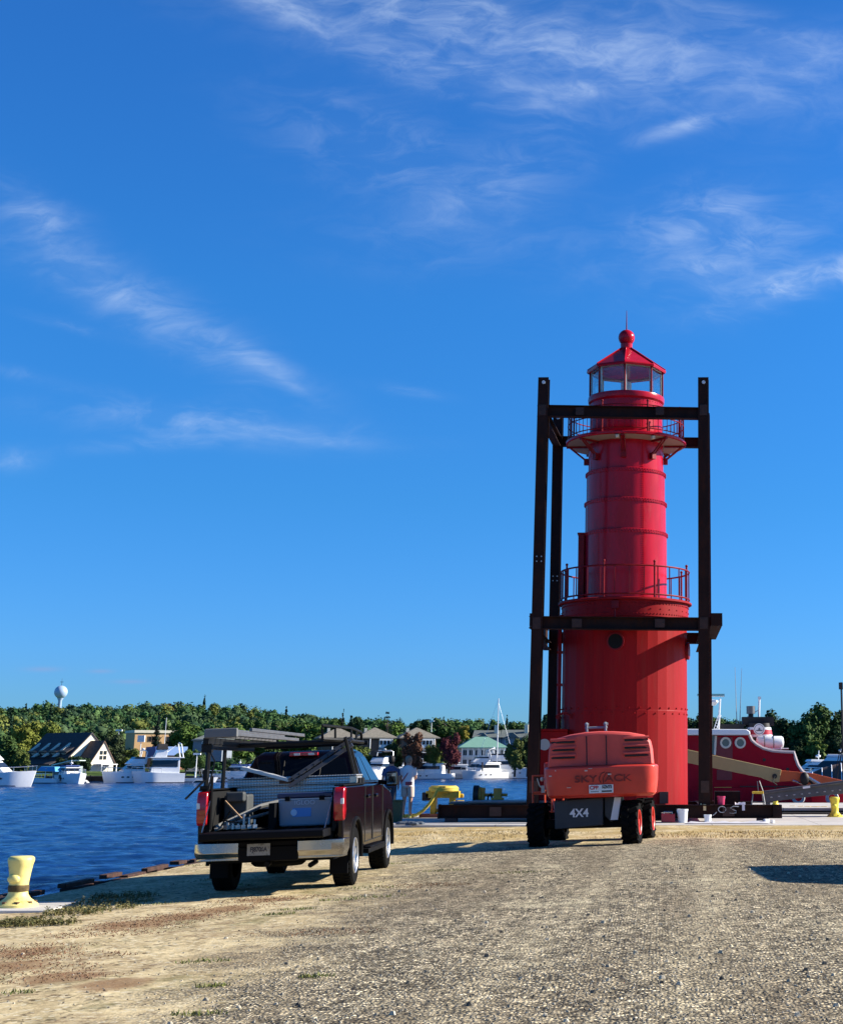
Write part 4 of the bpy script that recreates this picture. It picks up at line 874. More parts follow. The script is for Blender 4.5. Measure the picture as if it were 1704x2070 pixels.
boat('pale blue shaded tall sport fisher with black fly bridge, under the middle tan house', 762, 1577, 11.5, 255, 'fly', H=2.2, W=4.5, canvas=M('black_canvas', (.02, .018, .02), .8))
boat('small bright white boat between the two standing people', 806, 1577, 7, 200, 'express', H=1.3)
boat('low long white express cruiser with swept black window right of the woman', 862, 1575.5, 13, 172, 'express', H=1.5, W=3.8)
boat('white open cruiser in front of the red topped maple, bow to the left', 915, 1575, 11, 186, 'express', H=1.5)
boat('white flybridge yacht with square upper cabin left of the mast', 950, 1575, 12, 200, 'fly', H=2.1, Yof=6)
boat('white sport cruiser with navy hull cover below the tall mast', 978, 1575, 12, 222, 'express', H=1.9, canvas=BW)
boat('largest white flybridge yacht right of the tall mast, bow to the right', 1032, 1574.5, 15, -6, 'fly', H=2.6, W=5)
boat('white cruiser half hidden behind the yacht under the green roof', 1000, 1574.5, 10, 10, 'express', H=1.9, Yof=8)
# right marina, nearer
boat('white express cruiser with black side windows at the right edge', 1676, 1619, 10.5, 172, 'express', H=2.3, W=3.4, group='boats in the right marina')
boat('white cruiser showing just beside the tug stern', 1636, 1612, 8.5, 190, 'express', H=2.1, W=2.8, group='boats in the right marina')
boat('white yacht behind the express cruiser at the right edge', 1712, 1604, 10, 186, 'fly', H=1.6, W=3.4, group='boats in the right marina')
boat('small white boat behind the column, between lighthouse and tug', 1398, 1606, 7, 200, 'express', H=1.3, group='boats in the right marina')
# sailing mast
p = atz(995, 1575, WATER); s = thing('sailboat', 'white sailing boat whose tall bare mast rises above the ridge', 'sailboat', (p.x, p.y + 5, WATER), rz=rad(12), group='boats moored along the far shore')
H = atY(996, 1410, p.y).z - WATER
m = MB(); m.loft(hull_mesh(11, 3.2, 1.3)); part('hull', m, BW, s, smooth=40); m = MB(); m.cyl((.5, 0, .8), (.5, 0, H), .16, .11, n=8); part('mast', m, BW, s); m = MB(); m.tube([(.5, 0, 2.4), (-4, 0, 2.5)], .18, 8); part('boom', m, BNAVY, s)
m = MB(); m.tube([(.5, 0, H * .95), (5.8, 0, 1.4)], .03, 4); m.tube([(.5, 0, H), (-5.4, 0, 1.3)], .03, 4); m.bb(.45, .55, -1, 1, H * .55, H * .55 + .06); part('rigging', m, STEEL, s); m = MB(); m.bb(-2.5, 2.5, -.9, .9, 1.3, 1.75); part('cabin', m, BW, s, bevel=.15)
# mooring piles in front of the cruisers
for (u, v0, lab) in ((889, 1548, 'dark mooring pile in front of the long express cruiser'), (976, 1542, 'dark mooring pile left of the largest yacht'), (168, 1556, 'pale dock pile beside the sport boat with navy cover')):
    a = atz(u, 1575 if u > 500 else 1584, WATER); b_ = atY(u, v0, a.y); s = thing('mooring_pile', lab, 'pile', (a.x, a.y - 2, WATER)); m = MB(); m.cyl((0, 0, -1), (0, 0, b_.z - WATER), .22, .2, n=8); part('post', m, DK if u > 500 else BW, s); m = MB(); m.cyl((0, 0, b_.z - WATER), (0, 0, b_.z - WATER + .15), .24, .1, n=8); part('pile_cap', m, BW if u < 500 else DK, s)
# parked cars / trailers on the grass: boat shed and boat trailer
a = atY(165, 1558, 288); s = thing('shed', 'small white dock shed with pale green roof between the slips', 'shed', (atY(114, 1578, 280).x, 284, -.7)); s.scale = (.85, .85, .85)
m = MB(); m.bb(-2.6, 2.6, 0, 3, 0, 2.6); part('wall', m, M('shed_wall', (.28, .34, .33), .7), s, smooth=0); m = MB(); m.prism([(-3.0, 2.9), (1.2, 3.9), (3.0, 3.9), (3.0, 3.7), (1.2, 3.7), (-3.0, 2.7)], 'y', -.4, 3.3); part('roof', m, M('shed_roof', (.42, .52, .46), .7), s, smooth=0); m = MB(); m.bb(1.0, 2.5, -.05, .05, 0, 2.6); part('door', m, WHITE, s, smooth=0)
for (u, v, lab, col) in ((412, 1558, 'white car parked on the grass behind the truck rack', (.7, .7, .7)), (168, 1556, 'white van parked beside the dock shed', (.7, .7, .7))):
    p = atY(u, v, 292); s = thing('parked_car', lab, 'car', (p.x, 292, ZT(u, 292)), rz=rad(4)); m = MB(); m.prism([(-2.1, .35), (2.1, .35), (2.15, .8), (1.3, .95), (.7, 1.45), (-1.2, 1.45), (-1.9, .95), (-2.15, .85)], 'y', -.85, .85); part('body', m, M('car_white', col, .3), s, bevel=.06)
    m = MB(); m.prism([(1.15, .97), (.65, 1.38), (-1.1, 1.38), (-1.65, .97)], 'y', -.87, .87); part('window', m, GLASSD, s, smooth=0)
    for x in (-1.35, 1.35):
        for y in (-.8, .8): m = MB(); m.cyl((x, y - .1, .33), (x, y + .1, .33), .33, n=12); part('wheel', m, M('black_rubber', (.012, .012, .013), .7), s)

# ================================================================== LIGHTHOUSE
AX, AY = -1.06, 47.7
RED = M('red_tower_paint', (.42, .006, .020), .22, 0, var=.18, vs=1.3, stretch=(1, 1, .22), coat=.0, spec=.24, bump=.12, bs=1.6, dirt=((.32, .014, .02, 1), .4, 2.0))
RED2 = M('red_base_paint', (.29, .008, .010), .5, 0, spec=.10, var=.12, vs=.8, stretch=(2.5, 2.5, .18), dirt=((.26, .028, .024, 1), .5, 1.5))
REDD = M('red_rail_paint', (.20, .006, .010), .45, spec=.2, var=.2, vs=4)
BLK = M('black_void', (.012, .010, .010), .6)
LT = thing('lighthouse', 'bright red iron lighthouse with two galleries and glazed lantern, held in the steel frame', 'lighthouse', (AX, AY, 0))
# lower drum of flat plates
m = MB(); N = 36; R0 = 1.975
m.lathe([(R0 + .03, .30), (R0, .45), (R0, 3.22), (R0 - .005, 3.24), (R0 - .005, 6.05)], N, a0=rad(-88))
for k in range(N):
    a = rad(-88) + 2 * PI * (k + .5) / N; rr = R0 * cos(PI / N) + .004
    for (da, z) in ((-.035, 3.30), (.05, 3.14)): m.rivet((rr * cos(a + da), rr * sin(a + da), z), (cos(a), sin(a), 0), .03)
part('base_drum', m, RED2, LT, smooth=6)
m = MB(); m.lathe([(R0 + .045, 6.05), (R0 + .045, 6.55), (R0 + .10, 6.55), (R0 + .10, 6.60), (1.2, 6.60)], 72)
for k in range(110):
    a = 2 * PI * k / 110
    for z in ((6.13, 6.44) if k % 3 else (6.13, 6.28, 6.44)): m.rivet(((R0 + .045) * cos(a), (R0 + .045) * sin(a), z), (cos(a), sin(a), 0), .024)
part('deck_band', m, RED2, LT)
# tower shells, each plate course stepping in
shells = [(1.335, 6.6, 8.86), (1.305, 8.86, 9.86), (1.275, 9.86, 10.83), (1.225, 10.83, 11.95)]
for i, (r, z0, z1) in enumerate(shells):
    m = MB(); m.lathe([(r, z0), (r, z1 - .02), (r + .0, z1), (r - .06, z1)], 72)
    m.lathe([(r + .015, z1 - .13), (r + .022, z1 - .13), (r + .022, z1 - .015), (r + .005, z1)], 72)
    for k in range(84):
        a = 2 * PI * k / 84
        for z in (z1 - .10, z1 - .045): m.rivet(((r + .02) * cos(a + (.02 if z < z1 - .07 else 0)), (r + .02) * sin(a + (.02 if z < z1 - .07 else 0)), z), (cos(a), sin(a), 0), .028)
    for aa in ((-64, -155) if i % 2 else (-128, -64)):
        for k in range(int((z1 - z0) / .07)):
            for da in (-.02, .02): a = rad(aa) + da; m.rivet((r * cos(a), r * sin(a), z0 + .05 + k * .07), (cos(a), sin(a), 0), .019)
    part('tower_shell', m, RED, LT)
m = MB(); m.lathe([(1.19, 11.95), (1.19, 13.12), (1.25, 13.18), (1.265, 13.28), (1.25, 13.36), (1.0, 13.38)], 64)
for k in range(60):
    a = 2 * PI * k / 60; m.rivet((1.19 * cos(a), 1.19 * sin(a), 13.08), (cos(a), sin(a), 0), .016); m.rivet((1.19 * cos(a), 1.19 * sin(a), 12.04), (cos(a), sin(a), 0), .016)
for k in range(16): m.rivet((1.19 * cos(rad(-66)), 1.19 * sin(rad(-66)), 12.1 + k * .06), (cos(rad(-66)), sin(rad(-66)), 0), .014)
part('watch_room', m, RED, LT)
# upper gallery
GZ1 = 11.86
m = MB(); m.lathe([(1.2, GZ1 + .02), (1.93, GZ1 + .02), (1.97, GZ1 - .01), (1.97, GZ1 - .07), (1.93, GZ1 - .09), (1.2, GZ1 - .09)], 72)
ug = part('upper_gallery', m, RED, LT)
m = MB(); m.lathe([(1.21, GZ1 - .10), (1.92, GZ1 - .10)], 72); part('soffit', m, M('soffit_paint', (.30, .22, .19), .7), ug)
for k in range(8):
    a = rad(-90 + 45 * k - 2); c_, s_ = cos(a), sin(a); b = MB()
    for t in (-.05, .05):
        b.tube([(1.25 * c_ - t * s_, 1.25 * s_ + t * c_, GZ1 - .62), (1.85 * c_ - t * s_, 1.85 * s_ + t * c_, GZ1 - .13)], .028, 6)
    b.box((1.30 * c_, 1.30 * s_, GZ1 - .62), (.14, .16, .2), rz=a); b.box((1.6 * c_, 1.6 * s_, GZ1 - .13), (.7, .09, .06), rz=a); part('bracket', b, REDD, LT, smooth=30)
def railing(R, z0, hts, nb, npost, tb, a0, nm, tr=.022):
    m = MB()
    for z in hts: m.ring((0, 0, z0 + z), R, tr, 72)
    for k in range(nb): a = a0 + 2 * PI * k / nb; m.cyl((R * cos(a), R * sin(a), z0 + hts[0]), (R * cos(a), R * sin(a), z0 + hts[-1]), tb, n=5, cap=False)
    rl = part(nm, m, REDD, LT)
    for k in range(npost):
        a = a0 + 2 * PI * (k + .5) / npost; p = MB(); p.cyl((R * cos(a), R * sin(a), z0 - .05), (R * cos(a), R * sin(a), z0 + hts[-1] + .12), .03, n=8); p.sph((R * cos(a), R * sin(a), z0 + hts[-1] + .14), .045, n=8, k=6); part('post', p, REDD, rl)
railing(1.90, GZ1 + .02, (.10, .50, .86), 64, 8, .010, 0, 'upper_railing', .018)
railing(2.05, 6.60, (.12, 1.0), 28, 8, .020, rad(5), 'lower_railing', .028)
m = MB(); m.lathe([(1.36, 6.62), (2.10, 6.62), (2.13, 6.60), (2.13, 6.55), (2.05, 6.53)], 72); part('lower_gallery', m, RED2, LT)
# lantern
LR = 1.20; zb_, zt_ = 13.36, 14.26
g = bpy.data.materials.new('lantern_glass'); g.use_nodes = True; nt = g.node_tree; nt.nodes.clear(); oo = nn(nt, 'ShaderNodeOutputMaterial'); mx = nn(nt, 'ShaderNodeMixShader'); tr = nn(nt, 'ShaderNodeBsdfTransparent'); gl = nn(nt, 'ShaderNodeBsdfGlossy'); gl.inputs['Roughness'].default_value = .03; tr.inputs[0].default_value = (.95, .98, .98, 1)
fr = nn(nt, 'ShaderNodeFresnel'); fr.inputs[0].default_value = 1.5; lk(nt, mth(nt, 'MULTIPLY_ADD', fr.outputs[0], .4, .0), mx.inputs[0]); lk(nt, tr.outputs[0], mx.inputs[1]); lk(nt, gl.outputs[0], mx.inputs[2]); lk(nt, mx.outputs[0], oo.inputs[0])
oct_ = [(LR * cos(rad(-91 + 45 * k)), LR * sin(rad(-91 + 45 * k))) for k in range(8)]
PALE = M('pale_frame', (.52, .62, .60), .5)
for k in range(8):
    x0, y0 = oct_[k]; x1, y1 = oct_[(k + 1) % 8]
    m = MB(); m.add([(x0 * .985, y0 * .985, zb_), (x1 * .985, y1 * .985, zb_), (x1 * .985, y1 * .985, zt_), (x0 * .985, y0 * .985, zt_), (x0 * .975, y0 * .975, zb_), (x1 * .975, y1 * .975, zb_), (x1 * .975, y1 * .975, zt_), (x0 * .975, y0 * .975, zt_)], [(0, 1, 2, 3), (7, 6, 5, 4)]); pn = part('lantern_pane', m, g, LT, smooth=0, fix=False)
    m = MB(); dx, dy = (x1 - x0), (y1 - y0)
    for (a_, b_) in ((.035, .07), (.93, .965)): m.prism([(x0 * .985 + dx * a_, y0 * .985 + dy * a_), (x0 * .985 + dx * b_, y0 * .985 + dy * b_), (x0 * .95 + dx * b_, y0 * .95 + dy * b_), (x0 * .95 + dx * a_, y0 * .95 + dy * a_)], 'z', zb_, zt_)
    for (z0, z1) in ((zb_, zb_ + .035), (zt_ - .035, zt_)): m.prism([(x0 * .984 + dx * .07, y0 * .984 + dy * .07), (x0 * .984 + dx * .93, y0 * .984 + dy * .93), (x0 * .95 + dx * .93, y0 * .95 + dy * .93), (x0 * .95 + dx * .07, y0 * .95 + dy * .07)], 'z', z0, z1)
    part('sash', m, PALE, pn, smooth=0)
    m = MB(); m.cyl((x0, y0, zb_ - .02), (x0, y0, zt_ + .02), .030, n=8); part('mullion', m, REDD, LT)
m = MB(); m.lathe([(.35, 13.38), (.35, 13.42), (.10, 13.42), (.10, 13.62), (.18, 13.64), (.18, 13.9), (.1, 13.95), (0, 13.95)], 20); part('lamp_pedestal', m, M('lamp_white', (.6, .6, .58), .4), LT)
m = MB(); o8 = lambda r, z: [(r * cos(rad(-91 + 45 * k)), r * sin(rad(-91 + 45 * k)), z) for k in range(8)]
m.loft([o8(1.12, zt_ + .0), o8(1.30, zt_ - .03), o8(1.32, zt_ + .03), o8(1.30, zt_ + .07), o8(.24, zt_ + .78), o8(.17, zt_ + .86)])
for k in range(8):
    a = rad(-91 + 45 * k); m.tube([(1.30 * cos(a), 1.30 * sin(a), zt_ + .085), (.22 * cos(a), .22 * sin(a), zt_ + .82)], .022, 6)
part('lantern_roof', m, RED, LT, smooth=15)
m = MB(); m.lathe([(1.15, zt_ - .015), (.3, zt_ + .04), (0, zt_ + .05)], 16); part('lantern_ceiling', m, M('ceiling_paint', (.26, .12, .13), .8), LT)
m = MB(); m.lathe([(.19, zt_ + .82), (.20, zt_ + .98), (.14, zt_ + 1.0)] + [(.275 * cos(t), 15.47 + .275 * sin(t)) for t in [rad(-60 + 12 * i) for i in range(13)]] + [(0, 15.745)], 28); part('vent_ball', m, RED, LT)
m = MB(); m.cyl((0, 0, 15.72), (0, 0, 16.42), .022, .008, n=8); part('lightning_rod', m, REDD, LT)
# porthole, service pipe, entry annex
def on_drum(a, z, r): return (r * cos(a), r * sin(a), z)
a = rad(-97); m = MB(); q = Vector((cos(a), sin(a), 0)); c0 = q * (R0 - .05)
m.cyl((c0.x, c0.y, 5.27), ((c0 + q * .10).x, (c0 + q * .10).y, 5.27), .27, n=28); po = part('porthole', m, REDD, LT)
m = MB(); c1 = c0 + q * .085; m.cyl((c1.x, c1.y, 5.27), ((c1 + q * .022).x, (c1 + q * .022).y, 5.27), .225, n=28); part('pane', m, M('porthole_glass', (.010, .008, .007), .5, spec=.12), po)
a = rad(-8); q = Vector((cos(a), sin(a), 0)); c0 = q * (R0 - .05); m = MB(); m.cyl((c0.x, c0.y, 5.1), ((c0 + q * .13).x, (c0 + q * .13).y, 5.1), .27, n=24); po = part('porthole', m, REDD, LT)
m = MB(); m.bb(-1.50, -1.30, -.45, .05, 6.62, 8.80); m.bb(-1.53, -1.28, -.48, .08, 8.78, 8.84); part('cable_trunk', m, REDD, LT, bevel=.02)
m = MB(); m.tube([(-2.03, -.55, .5), (-2.03, -.55, 5.9), (-1.98, -.5, 6.2)], .07, 8); [m.bb(-2.1, -1.93, -.62, -.48, z, z + .08) for z in (1, 2, 3, 4, 5)]; part('downpipe', m, REDD, LT)
m = MB(); m.bb(-2.62, -1.7, -1.25, .4, .30, 2.62); m.bb(-2.68, -1.7, -1.31, .46, 2.62, 2.69); an = part('entry_annex', m, RED2, LT, bevel=.02)
m = MB(); m.cyl((-2.40, -1.27, 2.22), (-2.40, -1.20, 2.22), .17, n=20); part('blanking_disc', m, M('grey_disc', (.42, .40, .38), .5), an)
m = MB(); [m.box((-1.76 + .22 * cos(t) - .05, -1.15 + .0, 3.02 + .14 * sin(t)), (.09, .04, .06), rz=0) for t in [rad(20 * i) for i in range(10)]]; part('lifting_lug', m, REDD, LT)
m = MB(); m.bb(1.10, 1.36, -1.70, -1.50, .50, .84); part('hatch', m, M('hatch_brown', (.10, .05, .04), .7), LT, smooth=0)
# gallery floodlights
for (aa) in (-97, -62):
    a = rad(aa); m = MB(); m.box((1.9 * cos(a), 1.9 * sin(a), GZ1 - .17), (.13, .1, .1), rz=a); part('floodlight', m, M('lamp_cream', (.6, .5, .38), .5), LT, bevel=.01)
m = MB(); m.box((2.08 * cos(rad(-97)), 2.08 * sin(rad(-97)), 6.38), (.12, .22, .22), rz=rad(-97)); m.tube([(2.1 * cos(rad(-97)), 2.1 * sin(rad(-97)), 6.3), (2.12 * cos(rad(-97)), 2.12 * sin(rad(-97)), 6.0)], .02, 6); part('junction_box', m, REDD, LT)

# ================================================================== STEEL FRAME
COR = M('weathered_column', (.022, .008, .006), .7, .0, spec=.18, var=.35, vs=2, stretch=(1, 1, .4), dirt=((.055, .018, .010, 1), .6, 3))
FR = thing('transport_cradle', 'tall dark rusty steel transport frame of four columns and cross beams around the red lighthouse', 'steel cradle', (AX - .09, AY, 0))
CB, CT = .46, 13.42; HX, YF, YB = 2.53, -2.45, 2.45
cols = [(-HX, YF, .09), (HX - .03, YF, .07), (-HX + .20, YB, .02), (HX + .22, YB, .02)]
for (x, y, lean) in cols:
    m = MB(); m.hbeam((x, y, CB), (x + lean, y, CT), .33, .34, .022, up=(0.06, 1, 0)); 
    m.bb(x - .26, x + .26, y - .26, y + .26, CB, CB + .03)
    for z in (9.0,) if y < 0 else (9.0,):
        for dx in (-.07, .07):
            for dz in (-.08, .08): pass
    c = part('column', m, COR, FR, smooth=0)
    m = MB(); m.cyl((x + lean, y - .22, CT - .17), (x + lean, y - .181, CT - .17), .055, n=14); part('lifting_eye', m, M('eye_rim', (.55, .62, .7), .4), c)
    if x < 0:
        m = MB()
        for dx in (-.07, .07):
            for dz in (-.075, .075): m.cyl((x + dx + lean * .6, y - .185, 7.7 + dz), (x + dx + lean * .6, y - .20, 7.7 + dz), .022, n=8)
        part('bolt_group', m, M('zinc_bolt', (.5, .47, .45), .4, .5), c)
def splice(x, y, z, w, h, ax='y'):
    m = MB()
    if ax == 'y':
        m.bb(x - w / 2, x + w / 2, y - .018, y, z - h / 2, z + h / 2)
        for dx in (-w * .3, w * .3):
            for k in range(3): m.cyl((x + dx, y - .018, z + (k - 1) * h * .32), (x + dx, y - .034, z + (k - 1) * h * .32), .018, n=6)
    part('splice_plate', m, COR2, FR, smooth=0)
COR2 = M('splice_steel', (.045, .018, .012), .6, .2, var=.3, vs=6)
for z in (5.76, 12.36, 1.0): 
    for x in (-HX, HX - .03): splice(x + (.06 if z > 10 else .02), YF - .174, z, .24, .34)
for x in (-1.3, 1.2): splice(x, YF - .165, 5.76, .30, .26); splice(x, YF - .133, 12.33, .26, .24)
for x in (-3.6, -.4, 3.2): splice(x, YF - .192, .30, .34, .26)
def beam(a, b, w=.26, h=.36, nm='cross_beam', up=(0, 0, 1)):
    m = MB(); m.hbeam(a, b, w, h, .02, up=up); return part(nm, m, COR, FR, smooth=0)
xi = HX - .185
beam((-xi + .05, YF, 12.36), (xi + .09, YF, 12.28)); beam((-xi + .21, YB, 12.45), (xi + .2, YB, 12.40), h=.34)
beam((-HX, YF + .185, 12.42), (-HX + .2, YB - .185, 12.42)); beam((HX, YF + .185, 12.40), (HX + .2, YB - .185, 12.40))
beam((-xi - .02, YF - .03, 5.78), (xi + .02, YF - .03, 5.74), w=.34, h=.38); beam((-xi + .2, YB, 5.74), (xi + .2, YB, 5.72), h=.36)
beam((-HX - .19, YF - .1, 5.80), (-HX - .0, YB - .2, 5.80), w=.06, h=.36); beam((HX + .38, YF - .15, 5.88), (HX + .38, YB + .2, 5.88), w=.34, h=.36)
for x, y in ((-HX - .10, YF - .11), (HX + .38, YF - .16)): m = MB(); m.bb(x - .17 if x > 0 else x - .1, x + .17 if x > 0 else x + .1, y - .02, y, 5.68, 6.06); part('end_plate', m, COR, FR, smooth=0)
beam((HX + .02, YF + .19, 5.40), (HX + .02, YB - .19, 5.40), w=.3, h=.30); beam((-HX, YF + .19, 5.44), (-HX, YB - .19, 5.44), w=.24, h=.26)
# base beams
beam((-5.25, YF - .02, .30), (4.72, YF - .02, .30), w=.34, h=.38, nm='base_beam'); beam((-4.4, YB, .30), (4.2, YB, .30), w=.30, h=.34, nm='base_beam')
for x in (-HX, HX): beam((x, YF + .17, .31), (x, YB + 1.2, .31), w=.30, h=.30, nm='base_beam')
m = MB(); m.bb(4.5, 4.76, YF - .2, YF + .2, .11, .49); part('end_plate', m, COR, FR, smooth=0); m = MB(); m.bb(-5.28, -5.24, YF - .22, YF + .18, .10, .50); part('end_plate', m, COR, FR, smooth=0)
for x in (-4.9, -2.0, .6, 4.2): m = MB(); m.bb(x - .17, x + .17, YF - .2, YF + .16, 0, .108); part('support_block', m, M('block_dark', (.05, .03, .028), .8), FR, smooth=0)
m = MB(); m.bb(HX + .3, HX + 1.05, YF + .5, YF + 1.1, .48, .86); part('shelf_box', m, COR, FR, smooth=0)
m = MB(); m.hbeam((-2.2, -1.2, .30), (2.2, -1.2, .30), .3, .3); part('cradle_beam', m, COR, FR, smooth=0)
# chalk mark on the base beam, an upside down 50'
CH_ = M('chalk', (.55, .52, .50), .9)
yb = YF - .02 - .175
def stroke(pts, r=.012):
    m = MB(); m.tube([(x, yb - .006, z) for x, z in pts], r, 5); return m
def mark(pts): part('chalk_mark', stroke(pts), CH_, FR)
ox = atY(1445, 1640, AY + yb).x - AX
mark([(ox + .02, .19), (ox + .10, .25), (ox + .13, .29)])
mark([(ox + .29 + .11 * cos(t), .36 + .085 * sin(t)) for t in [2 * PI * i / 16 for i in range(17)]])
mark([(ox + .78, .44), (ox + .62, .45), (ox + .53, .40), (ox + .62, .35), (ox + .70, .32), (ox + .70, .27), (ox + .62, .25), (ox + .50, .26)])

# ================================================================== PICKUP TRUCK
PAINT = M('truck_paint', (.0028, .0012, .0030), .22, .0, coat=.35, spec=.15); BP = M('black_plastic', (.004, .004, .0045), .6, spec=.1); RUB = M('tyre_rubber', (.006, .006, .006), .9, spec=.08, bump=.3, bs=60)
TGL = M('tinted_glass', (.004, .005, .007), .05, spec=.3); CHR = M('chrome', (.42, .41, .40), .2, 1.0, dirt=((.35, .3, .22, 1), .5, 3)); RIM = M('alloy', (.55, .56, .58), .3, .8)
REDL = M('red_lens', (.40, .008, .014), .12, coat=.6, var=.35, vs=9); CLEAR = M('clear_lens', (.75, .72, .68), .12); BEDM = M('bed_liner', (.010, .010, .010), .85, spec=.15, bump=.3, bs=30); RACKM = M('rack_black', (.006, .006, .006), .5, spec=.25); ALU = M('aluminium', (.16, .16, .165), .45, .6, var=.12, vs=5)
def diamond():
    m = bpy.data.materials.new('diamond_plate'); m.use_nodes = True; nt = m.node_tree; b = nt.nodes['Principled BSDF']; b.inputs['Metallic'].default_value = .55; b.inputs['Roughness'].default_value = .38
    t = nn(nt, 'ShaderNodeTexCoord'); s = nn(nt, 'ShaderNodeSeparateXYZ'); lk(nt, t.outputs['Object'], s.inputs[0])
    a = mth(nt, 'SINE', mth(nt, 'MULTIPLY', mth(nt, 'ADD', s.outputs[0], s.outputs[2]), 75)); c = mth(nt, 'SINE', mth(nt, 'MULTIPLY', mth(nt, 'SUBTRACT', s.outputs[0], s.outputs[2]), 75))
    h = mth(nt, 'MULTIPLY', a, c); bp = nn(nt, 'ShaderNodeBump'); bp.inputs['Strength'].default_value = .5; bp.inputs['Distance'].default_value = .006; lk(nt, h, bp.inputs['Height']); lk(nt, bp.outputs[0], b.inputs['Normal'])
    lk(nt, mixc(nt, mrange(nt, h, -.2, .6), (.40, .40, .40), (.60, .60, .58)), b.inputs['Base Color']); return m
DIA = diamond()
tr_ = onG(540, 1736)
TK = thing('pickup_truck', 'dark maroon pickup truck with tailgate down and black ladder rack, parked by the water', 'pickup truck', (-5.60, 22.4, G(-5.6, 22.4)), rot=(0, rad(-2.0), rad(2.6))); TK.scale = (1.05, 1.05, 1.05)
W_ = 1.0; AR, AF = 1.30, 4.92; WR = .41
def side_poly(): return [(.14, .60), (.10, 1.0), (.12, 1.40), (2.14, 1.40), (2.14, .50)] + arc(AR, .42, .50, 8, 172, 14) + [(AR - .56, .52)]
def fbody(): return [(2.17, .48), (2.17, 1.40), (4.15, 1.40), (4.40, 1.37), (5.2, 1.27), (5.52, 1.14), (5.62, .9), (5.62, .5), (5.5, .42)] + arc(AF, .42, .50, 8, 172, 14) + [(AF - .58, .46)]
m = MB(); m.prism(side_poly(), 'x', .90, W_); m.prism(side_poly(), 'x', -W_, -.90)
m.prism(fbody(), 'x', -W_ + .01, W_ - .01); body = part('body', m, PAINT, TK, bevel=.035, seg=3)
# black arch mouldings + under body
for (yy_, s_) in ((AR, 1), (AR, -1), (AF, 1), (AF, -1)):
    m = MB(); pts = [(s_ * (W_ + .004), y, z) for y, z in arc(yy_, .42, .515, -6, 186, 18)]; m.tube(pts, .028, 6); part('wheel_arch', m, BP, TK)
m = MB(); m.bb(-.86, .86, .2, 5.4, .42, .60); m.bb(-.72, .72, .15, 5.2, .60, .80); part('chassis', m, BP, TK, smooth=0)
# bed
m = MB(); m.bb(-.88, .88, .14, 2.15, .80, .84); m.bb(-.898, -.84, .14, 2.15, .84, 1.385); m.bb(.84, .898, .14, 2.15, .84, 1.385); m.bb(-.84, .84, 2.10, 2.155, .84, 1.40)
for s_ in (-1, 1): m.prism([(AR - .42, .84), (AR - .34, 1.06), (AR + .34, 1.06), (AR + .42, .84)], 'x', s_ * .62, s_ * .84)
for k in range(9): m.bb(-.8 + k * .2 - .03, -.8 + k * .2 + .03, .15, 2.1, .84, .852)
part('bed', m, BEDM, TK, smooth=0)
for s_ in (-1, 1): m = MB(); m.bb(s_ * .86, s_ * 1.0, .12, 2.14, 1.402, 1.425); part('bed_rail', m, BP, TK, smooth=0, bevel=.008)
# tailgate lowered
m = MB(); m.prism([(-.47, .745), (-.49, .76), (-.49, .835), (-.46, .85), (.11, .85), (.11, .745)], 'x', -.83, .83); tg = part('tailgate', m, M('tailgate_black', (.004, .0035, .004), .5, spec=.12), TK, bevel=.012)
for s_ in (-1, 1): m = MB(); m.tube([(s_ * .84, .14, 1.28), (s_ * .82, -.35, .86)], .008, 5); part('tailgate_cable', m, STEEL, TK)
# cab greenhouse
GB = [(-.955, 2.20, 1.395), (.955, 2.20, 1.395), (.955, 4.42, 1.375), (-.955, 4.42, 1.375)]
GT = [(-.76, 2.48, 1.86), (.76, 2.48, 1.86), (.74, 3.62, 1.88), (-.74, 3.62, 1.88)]
m = MB(); m.loft([GB, [(-.86, 2.33, 1.63), (.86, 2.33, 1.63), (.85, 4.0, 1.63), (-.85, 4.0, 1.63)], GT, [(-.66, 2.62, 1.935), (.66, 2.62, 1.935), (.64, 3.48, 1.95), (-.64, 3.48, 1.95)]]); part('cab', m, PAINT, TK, bevel=.05, seg=3)
def facequad(A, B, C, D, s0, s1, t0, t1, off, nm, mat, par):
    A, B, C, D = map(Vector, (A, B, C, D)); n = (B - A).cross(D - A).normalized()
    P = lambda s, t: (A * (1 - s) + B * s) * (1 - t) + (D * (1 - s) + C * s) * t
    q = [P(s0, t0), P(s1, t0), P(s1, t1), P(s0, t1)]
    m = MB(); m.loft([[tuple(p - n * .012) for p in q], [tuple(p + n * off) for p in q]]); return part(nm, m, mat, par, smooth=0, bevel=.006)
rb = [(-.955, 2.20, 1.395), (.955, 2.20, 1.395), (.86, 2.33, 1.63), (-.86, 2.33, 1.63)]; rt = [(-.86, 2.33, 1.63), (.86, 2.33, 1.63), (.76, 2.48, 1.86), (-.76, 2.48, 1.86)]
rw = facequad(rb[0], rb[1], rt[2], rt[3], .09, .91, .14, .88, .012, 'rear_window', TGL, TK)
for x in (-.28, .28): m = MB(); m.tube([(x, 2.24, 1.47), (x, 2.42, 1.80)], .012, 4); part('window_divider', m, BP, rw)
for sgn in (-1, 1):
    A, B = (sgn * .955, 2.20, 1.395), (sgn * .955, 4.42, 1.375); D, C = (sgn * .76, 2.48, 1.86), (sgn * .74, 3.62, 1.88)
    if sgn > 0: pass
    else: A, B, C, D = B, A, D, C
    rng_ = ((.10, .42), (.46, .93)) if sgn > 0 else ((.07, .54), (.58, .90))
    for (s0, s1) in rng_: facequad(A, B, C, D, s0, s1, .13, .90, .010, 'side_window', TGL, TK)
